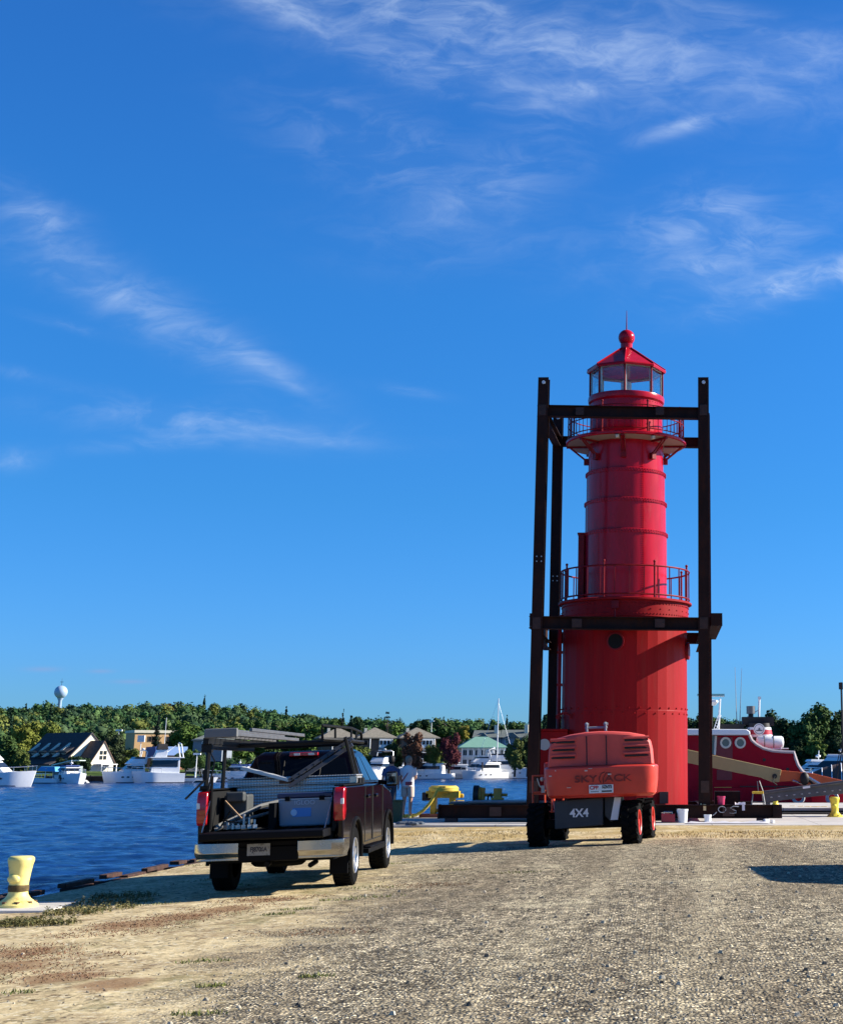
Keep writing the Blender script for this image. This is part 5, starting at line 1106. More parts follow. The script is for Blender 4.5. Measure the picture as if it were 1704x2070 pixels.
facequad((.955, 4.42, 1.375), (-.955, 4.42, 1.375), (-.74, 3.62, 1.88), (.74, 3.62, 1.88), .07, .93, .08, .92, .01, 'windscreen', TGL, TK)
m = MB(); m.box((0, 2.50, 1.885), (.44, .10, .055)); bl = part('brake_light', m, REDL, TK, bevel=.012)
for x_ in (-.1, .12): m = MB(); m.box((x_, 2.445, 1.885), (.09, .012, .035)); part('cargo_lamp', m, CLEAR, bl, smooth=0)
# door seams / handles
for sgn in (-1, 1):
    for (y0, y1) in ((2.20, 3.02), (3.05, 4.22)):
        m = MB(); x = sgn * (W_ - .006)
        for (a, b) in (((y0, .56), (y0, 1.37)), ((y1, .56), (y1, 1.37)), ((y0, .56), (y1, .56))): m.tube([(x, a[0], a[1]), (x, b[0], b[1])], .008, 4)
        d = part('door', m, M('seam', (.002, .002, .002), .9), TK); m = MB(); m.box((sgn * (W_ + .02), y0 + .16, 1.22), (.05, .2, .045)); part('handle', m, PAINT, d, bevel=.015)
    m = MB(); m.box((sgn * (W_ - .02), 3.15, .42), (.16, 1.9, .07)); m.box((sgn * (W_ + .02), 3.15, .47), (.10, 1.6, .02)); part('running_board', m, BP, TK, bevel=.025)
    m = MB(); m.box((sgn * 1.17, 3.98, 1.46), (.20, .10, .24), top=(.92, 1)); mr = part('mirror', m, BP, TK, bevel=.04, seg=3); m = MB(); m.box((sgn * 1.17, 3.925, 1.465), (.15, .012, .18)); part('mirror_glass', m, M('mirror_glass', (.25, .3, .35), .05, 1), mr, smooth=0, bevel=.004)
    m = MB(); m.tube([(sgn * .95, 4.02, 1.42), (sgn * 1.1, 4.0, 1.40)], .035, 8); part('mirror_arm', m, BP, TK)
    # tail lights
    m = MB(); m.prism([(.06, 1.0), (.05, 1.30), (.10, 1.39), (.30, 1.39), (.26, 1.22), (.30, 1.08), (.22, .95), (.10, .93)], 'x', sgn * .865, sgn * 1.012); tl = part('tail_light', m, REDL, TK, bevel=.025, seg=3)
    m = MB(); m.box((sgn * .985, .075, 1.20), (.05, .05, .085)); part('reverse_lamp', m, CLEAR, tl, bevel=.01)
    # bumper chrome end
    m = MB(); m.loft([[(sgn * .40, .14, z0), (sgn * .40, .02, z0), (sgn * .85, .02, z0), (sgn * 1.0, .10, z0), (sgn * 1.02, .40, z0), (sgn * .98, .40, z0)] for z0 in (.46, .50)] + [[(sgn * .40, .14, z0), (sgn * .40, -.03, z0), (sgn * .86, -.02, z0), (sgn * 1.02, .07, z0), (sgn * 1.04, .42, z0), (sgn * .98, .42, z0)] for z0 in (.56, .66, .70)]); part('bumper_end', m, CHR, TK, bevel=.01)
    m = MB(); m.box((sgn * .84, .78, .36), (.26, .02, .34)); part('mud_flap', m, BP, TK, bevel=.01)
m = MB(); m.bb(-.40, .40, -.03, .16, .44, .64); m.bb(-.44, .44, -.02, .12, .64, .71); part('bumper_step', m, BP, TK, bevel=.015)
m = MB(); m.box((-.12, -.045, .60), (.31, .012, .155)); pl = part('number_plate', m, M('plate', (.30, .29, .27), .5, dirt=((.08, .07, .06, 1), .8, 20)), TK, smooth=0)
text('plate_text', 'FJ8706A', .085, M('plate_ink', (.03, .03, .05), .6), pl, (-.12, -.053, .60), (PI / 2, 0, 0), sx=.8, bold=.002)
m = MB(); m.tube([(0, .1, .42), (0, -.06, .40)], .04, 8); part('tow_hitch', m, BP, TK); m = MB(); m.cyl((.55, .15, .36), (.55, .6, .38), .035, n=10); part('exhaust_pipe', m, BP, TK)
m = MB(); m.lathe([(.12, -.1), (.33, -.12), (.38, -.08), (.38, .08), (.33, .12), (.12, .1)], 24, (0, .75, .46)); part('spare_wheel', m, RUB, TK)
def wheel(parent, c, r, w, s, rimmat, spokes=5, lug=0, nm='wheel'):
    m = MB(); pr = [(r * .60, -w / 2 + .01), (r * .68, -w / 2), (r * .93, -w / 2), (r, -w / 2 + .035), (r, w / 2 - .035), (r * .93, w / 2), (r * .68, w / 2), (r * .60, w / 2 - .01)]
    m.lathe(pr, 36, c, axis='x')
    n = lug or 40
    for k in range(n):
        a = 2 * PI * k / n
        for sd in (-1, 1):
            aa = a + (PI / n if sd > 0 else 0); Rm = Matrix.Translation(c) @ Matrix.Rotation(aa, 4, 'X') @ Matrix.Translation((sd * w * .26, 0, r + (.012 if lug else .002)))
            b = MB(); b.box((0, 0, 0), (w * (.50 if lug else .36), 2 * PI * r / n * .45, .05 if lug else .016), rz=(sd * .45 if lug else 0)); m.add(b.v, b.f, Rm)
    t = part(nm, m, RUB, parent)
    m = MB(); sgn = s; f0 = sgn * w / 2
    m.lathe([(r * .60, f0 - sgn * .01), (r * .56, f0 - sgn * .03), (r * .50, f0 - sgn * .09), (r * .0, f0 - sgn * .10)], 28, c, axis='x')
    m.lathe([(r * .62, f0 - sgn * .012), (r * .60, f0 + sgn * .004), (r * .56, f0 - sgn * .01)], 28, c, axis='x')
    m.lathe([(r * .16, f0 - sgn * .09), (r * .15, f0 - sgn * .015), (0, f0 - sgn * .01)], 14, c, axis='x')
    for k in range(spokes):
        a = 2 * PI * k / spokes; q = MB(); q.box((0, 0, r * .34), (.035, r * .17, r * .46)); m.add(q.v, q.f, Matrix.Translation((c[0] + f0 - sgn * .035, c[1], c[2])) @ Matrix.Rotation(a, 4, 'X'))
    part('rim', m, rimmat, t); return t
for y in (AR, AF):
    for sgn in (-1, 1): wheel(TK, (sgn * .855, y, WR), WR, .28, sgn, RIM)
# exhaust, ladder rack ---------------------------------------------
m = MB(); m.bb(-.94, -.86, .0, 4.3, 2.03, 2.12); m.bb(-.93, -.87, .1, 3.0, 1.96, 2.03); RK = part('ladder_rack', m, RACKM, TK, smooth=0, bevel=.008)
m = MB(); m.tube([(-.93, .22, 1.42), (-.90, .20, 2.05)], .035, 6); m.bb(-.99, -.87, .12, .34, 1.425, 1.47); m.bb(-.96, -.90, .14, .30, .86, 1.42); part('post', m, RACKM, RK, smooth=0)
m = MB(); m.tube([(-.93, 1.2, 1.42), (-.90, 1.15, 2.05)], .030, 6); part('post', m, RACKM, RK)
for y in (1.75, 2.05):
    m = MB(); m.tube([(.93, y, 1.42), (.78, y - .2, 2.10)], .028, 6); m.bb(.86, .99, y - .1, y + .1, 1.425, 1.5); part('post', m, RACKM, RK)
m = MB(); m.tube([(.93, 2.12, 1.42), (.62, 3.0, 2.03)], .02, 6); part('post', m, RACKM, RK)
for y_ in (1.9, 3.9): m = MB(); m.tube([(-.9, y_, 2.03), (.78, y_, 2.055)], .035, 8); part('cross_bar', m, RACKM, RK)
m = MB(); m.tube([(.45, 1.5, 2.08), (.45, 1.45, 2.28), (.80, 2.0, 2.24), (.80, 3.0, 2.20), (.80, 3.1, 2.05)], .022, 6)
m.tube([(.45, 1.5, 2.08), (.78, 2.0, 2.05), (.80, 3.2, 2.05)], .03, 6); m.tube([(.60, 1.75, 2.06), (.60, 1.72, 2.26)], .018, 6); m.tube([(.80, 2.5, 2.05), (.80, 2.5, 2.22)], .018, 6); m.tube([(.80, 2.0, 2.05), (.80, 2.0, 2.24)], .018, 6); part('rack_end_guard', m, RACKM, RK)
m = MB(); m.box((-.92, .14, 1.62), (.06, .08, .14)); m.box((-.9, .1, 1.98), (.14, .1, .12)); m.tube([(-.92, .1, 1.55), (-1.15, .0, 1.30)], .016, 5); m.tube([(-.9, .1, 2.0), (-.78, .05, 1.8), (-.86, .05, 1.4)], .012, 5); part('rack_clamp', m, RACKM, RK)
def tk(p): return TK.matrix_world @ Vector(p)
def on_truck(name, label, cat): o = thing(name, label, cat); o.location = TK.location; o.rotation_euler = TK.rotation_euler; o.scale = TK.scale; return o
L_ = on_truck('ladder', 'aluminium extension ladder lying along the top of the truck rack', 'ladder')
for (xo, zo, y0, y1) in ((-.88, 2.13, .0, 4.6), (-.50, 2.13, .05, 4.6), (-.82, 2.21, .9, 5.0), (-.48, 2.21, .9, 5.0)): m = MB(); m.bb(xo - .025, xo + .025, y0, y1, zo, zo + .05); part('rail', m, ALU, L_, smooth=0, bevel=.008)
for k in range(16): m = MB(); m.cyl((-.93, .1 + k * .3, 2.175), (-.58, .1 + k * .3, 2.175), .018, n=6); part('rung', m, ALU, L_)
m = MB(); m.bb(-.92, -.46, -.05, .02, 2.11, 2.24); part('end_cap', m, M('grey_plastic', (.14, .14, .14), .5), L_, bevel=.02)
D2 = on_truck('plank', 'long black slatted ramp leaning diagonally across the truck bed up to the rack', 'ramp')
def slat(p0, p1, w, t, mb):
    p0, p1 = Vector(p0), Vector(p1); d = (p1 - p0).normalized(); a = d.cross(Vector((0, 1, 0))).normalized()
    mb.loft([[tuple(p + a * sx + Vector((0, 1, 0)) * sy) for sx, sy in ((-w / 2, -t / 2), (w / 2, -t / 2), (w / 2, t / 2), (-w / 2, t / 2))] for p in (p0, p1)])
for dz in (0, -.09): m = MB(); slat((.0, 1.35, 1.50 + dz), (.86, 1.75, 2.08 + dz), .05, .09, m); part('ramp_rail', m, M('ramp_dark', (.05, .05, .055), .4, .6), D2, smooth=0)
m = MB()
for k in range(9): t = (k + .5) / 9; m.cyl((.0 + .86 * t, 1.30 + .4 * t, 1.50 + .58 * t), (.0 + .86 * t, 1.34 + .4 * t, 1.41 + .58 * t), .01, n=5)
part('ramp_rung', m, RACKM, D2)
D3 = on_truck('board', 'pale aluminium plank lying on the tool box and sloping down to the right', 'plank'); m = MB(); slat((-.72, 1.5, 1.70), (-.0, 1.45, 1.50), .05, .22, m); part('deck', m, M('pale_alu', (.62, .62, .60), .45, .3), D3, smooth=0, bevel=.006)
m = MB(); m.bb(-.93, .96, 1.50, 2.08, 1.43, 1.53); m.bb(-.80, .80, 1.53, 2.06, 1.10, 1.43); TB = part('tool_box', m, DIA, TK, smooth=0, bevel=.01)
m = MB(); m.bb(-.94, .97, 1.49, 2.09, 1.533, 1.555); part('lid', m, DIA, TB, smooth=0, bevel=.008); m = MB(); m.box((-.06, 1.49, 1.48), (.22, .02, .045)); part('name_badge', m, M('brown_badge', (.14, .05, .03), .5), TB, smooth=0)
m = MB(); m.box((.92, 1.488, 1.48), (.10, .02, .09)); part('latch', m, CHR, TB, smooth=0)
CO = on_truck('cooler', 'grey blue plastic cooler with navy lid standing at the right of the truck bed', 'cooler')
m = MB(); m.box((.40, .68, 1.06), (.72, .42, .38), top=(1.05, 1.05)); part('tub', m, M('cooler_grey', (.22, .27, .34), .35), CO, bevel=.03); m = MB(); m.box((.40, .68, 1.29), (.78, .46, .07)); part('lid', m, M('cooler_navy', (.015, .025, .08), .4), CO, bevel=.02)
m = MB(); m.bb(.03, .77, .45, .47, 1.235, 1.25); part('rim', m, M('cooler_white', (.5, .52, .55), .4), CO, smooth=0)
for x in (.16, .64): m = MB(); m.box((x, .44, 1.25), (.07, .03, .06)); part('latch', m, BP, CO, bevel=.005)
text('lettering', 'IGLOO', .085, M('cooler_text', (.55, .6, .68), .4), CO, (.40, .452, 1.19), (PI / 2, 0, 0), sx=1.1)
m = MB(); m.box((.36, .462, 1.06), (.26, .006, .12)); part('sticker', m, M('sticker_blue', (.05, .25, .60), .4), CO, smooth=0)
m = MB(); m.cyl((.25, .457, 1.06), (.25, .452, 1.06), .045, n=16); part('sticker_disc', m, M('sticker_pale', (.45, .65, .85), .4), CO)
GE = on_truck('tool_clutter', 'jumble of tools, pump and straps heaped at the left of the truck bed', 'tools')
R = random.Random(8)
m = MB(); m.tube([(-.72, .5, 1.25), (-.45, .3, 1.02), (-.36, .25, .95)], .013, 6); part('pole', m, M('wood_handle', (.45, .28, .15), .6), GE)
m = MB(); m.box((-.62, .9, 1.12), (.34, .4, .42)); m.box((-.60, .62, 1.30), (.26, .16, .14)); part('case', m, M('dark_grey', (.05, .055, .055), .6), GE, bevel=.03)
m = MB(); m.tube([(-.8, .3, .90), (-.3, .9, 1.16), (-.02, 1.1, 1.22)], .035, 6); m.tube([(-.8, .25, .87), (-.4, .5, 1.0), (.0, .9, 1.1)], .025, 6); part('pipe', m, M('mid_grey', (.16, .16, .15), .5), GE)
m = MB()
for k in range(6): m.cyl((-.62 + k * .075, .25, .87), (-.62 + k * .075, .25, .87 + R.uniform(.06, .2)), .018, n=8); m.box((-.62 + k * .075, .22, .9), (.06, .08, .05), rz=R.random())
part('fitting', m, M('steel_fit', (.4, .4, .4), .35, .8), GE)
m = MB(); m.tube([(-.83, .12, .88), (-.83, .15, 1.6)], .02, 6); m.tube([(-.74, .3, .88), (-.6, .32, 1.12), (-.5, .35, .95), (-.7, .3, 1.0)], .012, 5); part('hook_strap', m, BP, GE)
m = MB(); m.bb(-.06, .02, .25, .95, .86, 1.2); part('divider', m, BP, GE, smooth=0)

# ================================================================== BOOM LIFT
ORG = M('lift_orange', (.66, .045, .028), .42, var=.08, vs=3, dirt=((.45, .06, .04, 1), .3, 3), coat=.1); ORG2 = M('lift_faded_orange', (.70, .080, .062), .6, var=.07, vs=2); DG_ = M('lift_grey', (.026, .030, .036), .55, var=.15); LGY = M('lift_light_grey', (.22, .25, .28), .5)
px_ = onG(1186, 1707)
LF = thing('boom_lift', 'orange boom lift with lugged tyres, its rear counterweight facing the viewer before the lighthouse', 'boom lift', (-1.43, 34.6, G(-1.43, 34.6)), rot=(0, rad(-1.9), rad(-7)))
TX = .27
m = MB(); m.bb(-.50, .50, -1.2, 1.2, .42, .86); m.bb(-.62, .62, -.9, .9, .46, .80); part('chassis', m, DG_, LF, bevel=.03)
m = MB(); m.prism([(-.60, .34), (.44, .40), (.46, .98), (-.60, .93)], 'y', -1.50, -1.16); gp_ = part('axle_cover', m, DG_, LF, bevel=.02)
text('lettering', '4X4', .24, M('decal_white', (.75, .75, .75), .5), gp_, (-.06, -1.503, .66), (PI / 2, 0, 0), bold=.006)
m = MB(); m.prism([(.47, .60), (.60, .46), (.80, .56), (.86, .98), (.47, .98)], 'y', -1.40, -1.1); part('bracket', m, DG_, LF, bevel=.02)
m = MB(); m.prism([(.60, .50), (.76, .50), (.84, .96), (.70, .97)], 'y', -1.42, -1.405); part('paper_notice', m, M('paper', (.72, .74, .75), .7), LF, smooth=0)
for y in (-1.15, 1.15): m = MB(); m.cyl((-1.0, y, .43), (1.0, y, .43), .10, n=10); m.bb(-.85, .85, y - .12, y + .12, .36, .54); part('axle', m, BP, LF, bevel=.02)
for y in (-1.15, 1.15):
    for sgn in (-1, 1):
        w_ = wheel(LF, (0, 0, 0), .43, .36, sgn, ORG, spokes=0, lug=16); w_.location = (sgn * 1.02, y, .43)
_keep = list(bpy.data.objects)
m = MB(); m.cyl((0, 0, .86), (0, 0, 1.02), .62, n=32); m.cyl((0, 0, .80), (0, 0, .90), .70, n=32); part('slew_ring', m, BP, LF)
m = MB(); m.bb(-.75, .85, -1.0, 1.1, 1.0, 1.12); part('turntable', m, ORG, LF, bevel=.03)
def plan(w, y0, y1, z, r=.35, bulge=.10):
    pts = []
    for i in range(5): a = PI + (PI / 2) * i / 4; pts.append((-w + r + r * cos(a), y0 + r + r * sin(a), z))
    pts += [(x, y0 - bulge * (1 - (x / w) ** 2), z) for x in (-w * .4, 0, w * .4)]
    for i in range(5): a = -PI / 2 + (PI / 2) * i / 4; pts.append((w - r + r * cos(a), y0 + r + r * sin(a), z))
    pts += [(w, y1, z), (-w, y1, z)]
    return pts
m = MB(); m.loft([plan(1.08, -1.62, -.1, .98, .25), plan(1.13, -1.72, 0, 1.04, .28), plan(1.165, -1.78, 0, 1.30, .30), plan(1.18, -1.80, 0, 1.60, .30), plan(1.15, -1.77, 0, 1.635, .30)]); cw = part('counterweight', m, ORG, LF, smooth=40, bevel=.015)
def hood_ring(s, dz=0):
    # profile across x at depth y; closed ring in the xz plane
    w = 1.10
    top = [(-w, 1.64), (-w + .02, 1.92), (-w + .05, 2.06), (-w + .16, 2.15), (-.62, 2.22), (-.3, 2.255), (0, 2.265), (.3, 2.255), (.62, 2.23), (w - .16, 2.17), (w - .05, 2.08), (w - .02, 1.94), (w, 1.64)]
    return top
m = MB(); rings = []
for (y, k, kz) in ((-1.70, .975, .90), (-1.66, .992, .97), (-1.55, 1.0, 1.0), (-.8, 1.0, 1.0), (.2, .99, .97)):
    rings.append([(x * k, y - .09 * (1 - (x / 1.1) ** 2) * (1 if y < -1 else 0), 1.64 + (z - 1.64) * kz) for x, z in hood_ring(0)])
m.loft(rings); hd = part('hood', m, ORG2, LF, smooth=40, bevel=.01); hd.scale.z = 1.15; hd.location.z = -.246
for x in (-.27, .14): m = MB(); m.tube([(x, -1.795, 1.65), (x, -1.785, 2.17), (x, -1.60, 2.262), (x, -.6, 2.266)], .013, 5); part('panel_gap', m, BLK, hd)
for sgn in (-1, 1):
    for k in range(3):
        z = 1.80 + .14 * k; x0, x1 = sgn * .52, sgn * 1.01; yy0 = -1.79 + .09 * (x0 / 1.1) ** 2; yy1 = -1.715 + .0
        m = MB(); m.tube([(x0, yy0 + .01, z), ((x0 + x1) / 2, (yy0 + yy1) / 2 + .0, z), (x1, yy1 + .03, z)], .022, 6); part('louvre_slot', m, BLK, hd)
        m = MB(); m.tube([(x0 - sgn * .03, yy0 + .012, z + .045), ((x0 + x1) / 2, (yy0 + yy1) / 2 + .004, z + .045), (x1 + sgn * .02, yy1 + .03, z + .045)], .028, 8); part('louvre_lip', m, ORG2, hd)
text('lettering', 'SKY  ACK', .20, M('relief_orange', (.22, .020, .012), .6), cw, (.06, -1.888, 1.36), (PI / 2, 0, 0), ext=.012, sx=1.38, bold=.002)
m = MB(); m.tube([(.01, -1.89, 1.28), (-.02, -1.89, 1.36), (.02, -1.89, 1.46), (.10, -1.89, 1.50)], .014, 5); m.tube([(.06, -1.89, 1.26), (.07, -1.89, 1.38), (.13, -1.89, 1.48), (.22, -1.89, 1.47)], .014, 5); part('emblem', m, MT['relief_orange'], cw)
m = MB(); m.box((.02, -1.892, 1.155), (.50, .012, .17), rz=0); sg = part('hire_sign', m, M('sign_white', (.75, .75, .73), .5), cw, smooth=0)
text('lettering', 'CPR', .105, M('sign_red', (.55, .02, .04), .5), sg, (-.12, -1.90, 1.18), (PI / 2, 0, 0), sx=1.0, bold=.004); text('lettering', 'RENTS', .085, M('sign_black', (.02, .02, .02), .5), sg, (.14, -1.90, 1.19), (PI / 2, 0, 0), sx=.8, bold=.004)
m = MB(); m.bb(-.2, -.03, -1.9, -1.896, 1.098, 1.108); m.bb(.03, .24, -1.9, -1.896, 1.09, 1.12); part('sign_line', m, MT['sign_black'], sg, smooth=0)
m = MB()
for x in (-.30, .10):
    m.prism([(-1.2, 2.22), (-1.18, 2.44), (-1.10, 2.48), (-1.02, 2.44), (-1.0, 2.22)], 'x', x - .02, x + .02)
m.cyl((-.34, -1.1, 2.36), (.14, -1.1, 2.36), .028, n=8); m.cyl((-.34, -1.1, 2.43), (-.26, -1.1, 2.43), .035, n=8); m.cyl((.06, -1.1, 2.43), (.15, -1.1, 2.43), .035, n=8); part('boom_rest', m, LGY, LF, bevel=.006).location.z = .09
for o_ in list(LF.children):
    if o_ not in _keep and o_.name.split('.')[0] not in ('slew_ring',): o_.location.x += TX; o_.scale.x *= 1.03; o_.rotation_euler.z = rad(6)
R = random.Random(12)
for k in range(9):
    x_ = R.uniform(-.9, 1.0); z_ = R.choice([1.56, 1.54, 1.45, 1.2, 1.58]); m = MB(); m.box((x_ + TX, -1.815 - .085 * (1 - (x_ / 1.18) ** 2) + (.06 if abs(x_) > .9 else 0), z_), (R.uniform(.03, .09), .02, R.uniform(.01, .03)), rz=-.12 * x_); part('paint_chip', m, M('chip_pale', (.62, .50, .42), .7), LF, smooth=0)
# boom stowed to the front left with platform
m = MB(); m.box((-.45, .6, 1.55), (.34, 2.4, .36)); part('boom', m, ORG, LF, bevel=.02)
m = MB(); m.bb(-1.12, -.94, -.0, 1.0, 1.15, 1.75); part('side_cabinet', m, ORG, LF, bevel=.04)
def frame_box(m, x0, x1, y0, y1, z0, z1, r):
    for x in (x0, x1):
        for y in (y0, y1): m.tube([(x, y, z0), (x, y, z1)], r, 6)
    for z in (z0, z1):
        m.tube([(x0, y0, z), (x1, y0, z), (x1, y1, z), (x0, y1, z), (x0, y0, z)], r, 6)
_keep = list(bpy.data.objects)
ob = M('platform_orange', (.72, .09, .03), .4)
m = MB(); frame_box(m, -1.62, -1.18, .3, 1.7, .62, 1.42, .022); m.tube([(-1.62, .3, 1.05), (-1.18, .3, 1.05)], .03, 6); m.bb(-1.6, -1.2, .3, 1.7, 1.0, 1.06); m.tube([(-1.18, .3, 1.4), (-1.0, .2, 1.6)], .03, 6); m.tube([(-1.62, .3, .55), (-1.62, .25, .42)], .03, 6); m.tube([(-1.16, .25, 1.05), (-1.02, 0, .55)], .035, 6); part('platform_frame', m, ob, LF)
m = MB(); m.tube([(-1.50, .24, 1.36), (-1.44, .2, 1.2), (-1.36, .22, 1.12)], .016, 5); m.sph((-1.38, .22, 1.34), .05); m.box((-1.36, .22, 1.12), (.08, .08, .16)); part('platform_controls', m, M('pale_cable', (.7, .6, .45), .5), LF)
for o_ in list(LF.children):
    if o_ not in _keep: o_.location.x += .18; o_.location.z += .05

# ================================================================== TUG BOAT behind the frame
YT = 66.0
TUGR = M('tug_red', (.34, .007, .020), .6, spec=.08, var=.15, vs=.8, dirt=((.20, .02, .03, 1), .4, 1.5)); TUGD = M('tug_dark_red', (.16, .012, .02), .5, var=.1)
CRM = M('cream_stripe', (.72, .66, .55), .5)
def T(u, v, Y=YT): p = atY(u, v, Y); return (p.x, p.z)
o0 = atY(1520, 1560, YT)
TG = thing('tugboat', 'dark red tugboat with round portholes, white wheelhouse roof and striped funnel behind the right column', 'tugboat', (o0.x, YT, WATER))
def tl_(pts): return [(T(u, v)[0] - o0.x, T(u, v)[1] - WATER) for u, v in pts]
house = tl_([(1352, 1487), (1514, 1487), (1519, 1497), (1528, 1505), (1542, 1513), (1560, 1518), (1582, 1520), (1604, 1521), (1607, 1532), (1612, 1546), (1620, 1558), (1632, 1567), (1640, 1590), (1640, 1622), (1352, 1622)])
for y_ in (0, 3.6): m = MB(); m.prism(house, 'y', y_, y_ + .12); part('bulwark', m, TUGR, TG, smooth=0)
x0, zt = T(1352, 1487); x1, _ = T(1508, 1487); m = MB(); m.bb(x0 - o0.x, x1 - o0.x, .12, 3.6, 1.0, zt - WATER - .02); part('wheelhouse', m, TUGR, TG, smooth=0)
m = MB(); hx0 = T(1330, 1500)[0] - o0.x; hx1 = T(1760, 1500)[0] - o0.x; zd = T(1600, 1592)[1] - WATER
m.loft([[(hx0, .6, -.6), (hx0, 3.2, -.6), (hx0, 3.7, zd), (hx0, 0.05, zd)], [(hx0 + 2, .2, -.8), (hx0 + 2, 3.5, -.8), (hx0 + 2, 3.85, zd), (hx0 + 2, -.1, zd)], [(hx1 - 3, .2, -.8), (hx1 - 3, 3.5, -.8), (hx1 - 3, 3.85, zd), (hx1 - 3, -.1, zd)], [(hx1, 1.7, -.3), (hx1, 2.0, -.3), (hx1 + .5, 2.0, zd + .3), (hx1 + .5, 1.7, zd + .3)]]); part('hull', m, TUGR, TG, smooth=40)
tr1 = tl_([(1514, 1486), (1519, 1496.5), (1528, 1504.5), (1542, 1512.5), (1560, 1517.5), (1582, 1519.5), (1604, 1520.5), (1607, 1532), (1612, 1546), (1620, 1558), (1632, 1568)])
m = MB(); m.tube([(x, -.02, z) for x, z in tr1], .075, 6); part('gunwale_trim', m, M('trim_pink', (.50, .42, .42), .5), TG)
rp = tl_([(1352, 1473.5), (1508, 1474.5), (1515, 1479), (1515, 1486.5), (1352, 1486.5)]); m = MB(); m.prism(rp, 'y', -.35, 4.0); part('roof', m, BW, TG, smooth=0, bevel=.06)
dr = tl_([(1448, 1490), (1480, 1490), (1480, 1534), (1448, 1534)]); m = MB(); m.prism(dr, 'y', -.03, .02); d = part('door', m, TUGD, TG, smooth=0)
dr = tl_([(1448, 1556), (1479, 1556), (1479, 1577), (1448, 1577)]); m = MB(); m.prism(dr, 'y', -.03, .02); part('lower_door', m, TUGD, TG, smooth=0)
for u in (1466, 1495.5):
    x, z = T(u, 1501.5); x -= o0.x; z -= WATER; m = MB(); m.ring((x, -.05, z), .20, .045, 28, axis='y'); po = part('porthole', m, CRM, TG); m = MB(); m.cyl((x, .0, z), (x, -.045, z), .19, n=24); part('pane', m, M('port_glass', (.12, .14, .13), .1), po)
wn = tl_([(1432, 1487.5), (1445, 1487.5), (1443, 1525), (1432, 1525)]); m = MB(); m.prism(wn, 'y', -.02, .02); ww = part('window', m, M('tug_glass', (.10, .14, .13), .1), TG, smooth=0)
m = MB(); m.tube([(x, -.04, z) for x, z in tl_([(1446, 1487.5), (1444, 1526)])], .05, 5); part('window_frame', m, CRM, ww)
for (a, b, v, th, mt) in ((1443, 1478, 1593.5, .05, M('tug_yellow', (.75, .5, .08), .5)), (1452, 1478, 1608, .05, MT['tug_yellow']), (1495, 1640, 1590, .025, M('tug_line', (.05, .01, .012), .6))):
    q = tl_([(a, v), (b, v)]); m = MB(); m.bb(q[0][0], q[1][0], -.07, -.005, q[0][1] - th, q[0][1] + th); part('rubbing_strip', m, mt, TG, smooth=0)
for (u, v) in ((1544, 1536), (1591, 1555)): x, z = tl_([(u, v)])[0]; m = MB(); m.cyl((x, -.03, z), (x, .02, z), .07, n=12); part('fairlead', m, BLK, TG)
# funnel with stripes, liferaft, masts
st = tl_([(1512, 1462), (1562, 1464), (1567, 1494), (1512, 1488)])
def fun(z0, z1, mt, nm, par, g=0):
    xl, xr = st[0][0], st[1][0] ; t0 = (z0 - st[3][1]) / (st[0][1] - st[3][1]); t1 = (z1 - st[3][1]) / (st[0][1] - st[3][1])
    xr0 = st[2][0] + (xr - st[2][0]) * t0; xr1 = st[2][0] + (xr - st[2][0]) * t1
    def ring(xa, xb, z, n=20): return [((xa + xb) / 2 + (xb - xa + g) / 2 * math.copysign(abs(cos(2 * PI * i / n)) ** .7, cos(2 * PI * i / n)), 1.9 + (.75 + g / 2) * math.copysign(abs(sin(2 * PI * i / n)) ** .7, sin(2 * PI * i / n)), z) for i in range(n)]
    m = MB(); m.loft([ring(xl, xr0, z0), ring(xl, xr1, z1)]); return part(nm, m, mt, par)
zb0, ztp = T(1540, 1496)[1] - WATER, T(1540, 1460)[1] - WATER; hh = ztp - zb0
fn = fun(zb0, ztp, BLK, 'funnel', TG); fun(zb0 + hh * .20, zb0 + hh * .34, BW, 'funnel_band', fn, .03); fun(zb0 + hh * .34, zb0 + hh * .62, M('band_red', (.48, .02, .04), .5), 'funnel_band', fn, .03); fun(zb0 + hh * .62, zb0 + hh * .76, BW, 'funnel_band', fn, .03)
x, z = tl_([(1537, 1473)])[0]; m = MB(); m.cyl((x, 1.10, z), (x, 1.06, z), .25, n=28); em = part('emblem', m, BW, fn); m = MB(); m.ring((x, 1.055, z), .20, .012, 28, axis='y'); m.prism([(x - .15, z - .03), (x + .15, z - .03), (x + .12, z - .08), (x - .12, z - .08)], 'y', 1.045, 1.058); m.prism([(x - .05, z - .03), (x + .06, z - .03), (x + .04, z + .06), (x - .02, z + .06)], 'y', 1.045, 1.058); part('emblem_ship', m, M('emblem_grey', (.12, .12, .14), .5), em, smooth=0)
ex = tl_([(1513, 1424), (1531, 1424), (1531, 1440), (1513, 1440)]); m = MB(); xm = (ex[0][0] + ex[1][0]) / 2; rr = (ex[1][0] - ex[0][0]) / 2; m.cyl((xm, 1.9, ex[2][1]), (xm, 1.9, ex[0][1]), rr, n=20); part('exhaust_muffler', m, ALU, TG); m = MB(); m.cyl((xm, 1.9, ztp - .2), (xm, 1.9, ex[2][1]), rr * .6, n=14); m.box((xm + .3, 1.9, ztp + .1), (1.4, .8, .35)); m.box((xm - .9, 1.9, T(1490, 1468)[1] - WATER), (1.1, 1.2, .25)); part('exhaust_base', m, BLK, TG)
rf_ = tl_([(1532, 1494), (1566, 1494), (1572, 1502), (1568, 1508), (1532, 1506)]); x, z = rf_[0][0] + .45, (rf_[0][1] + rf_[3][1]) / 2
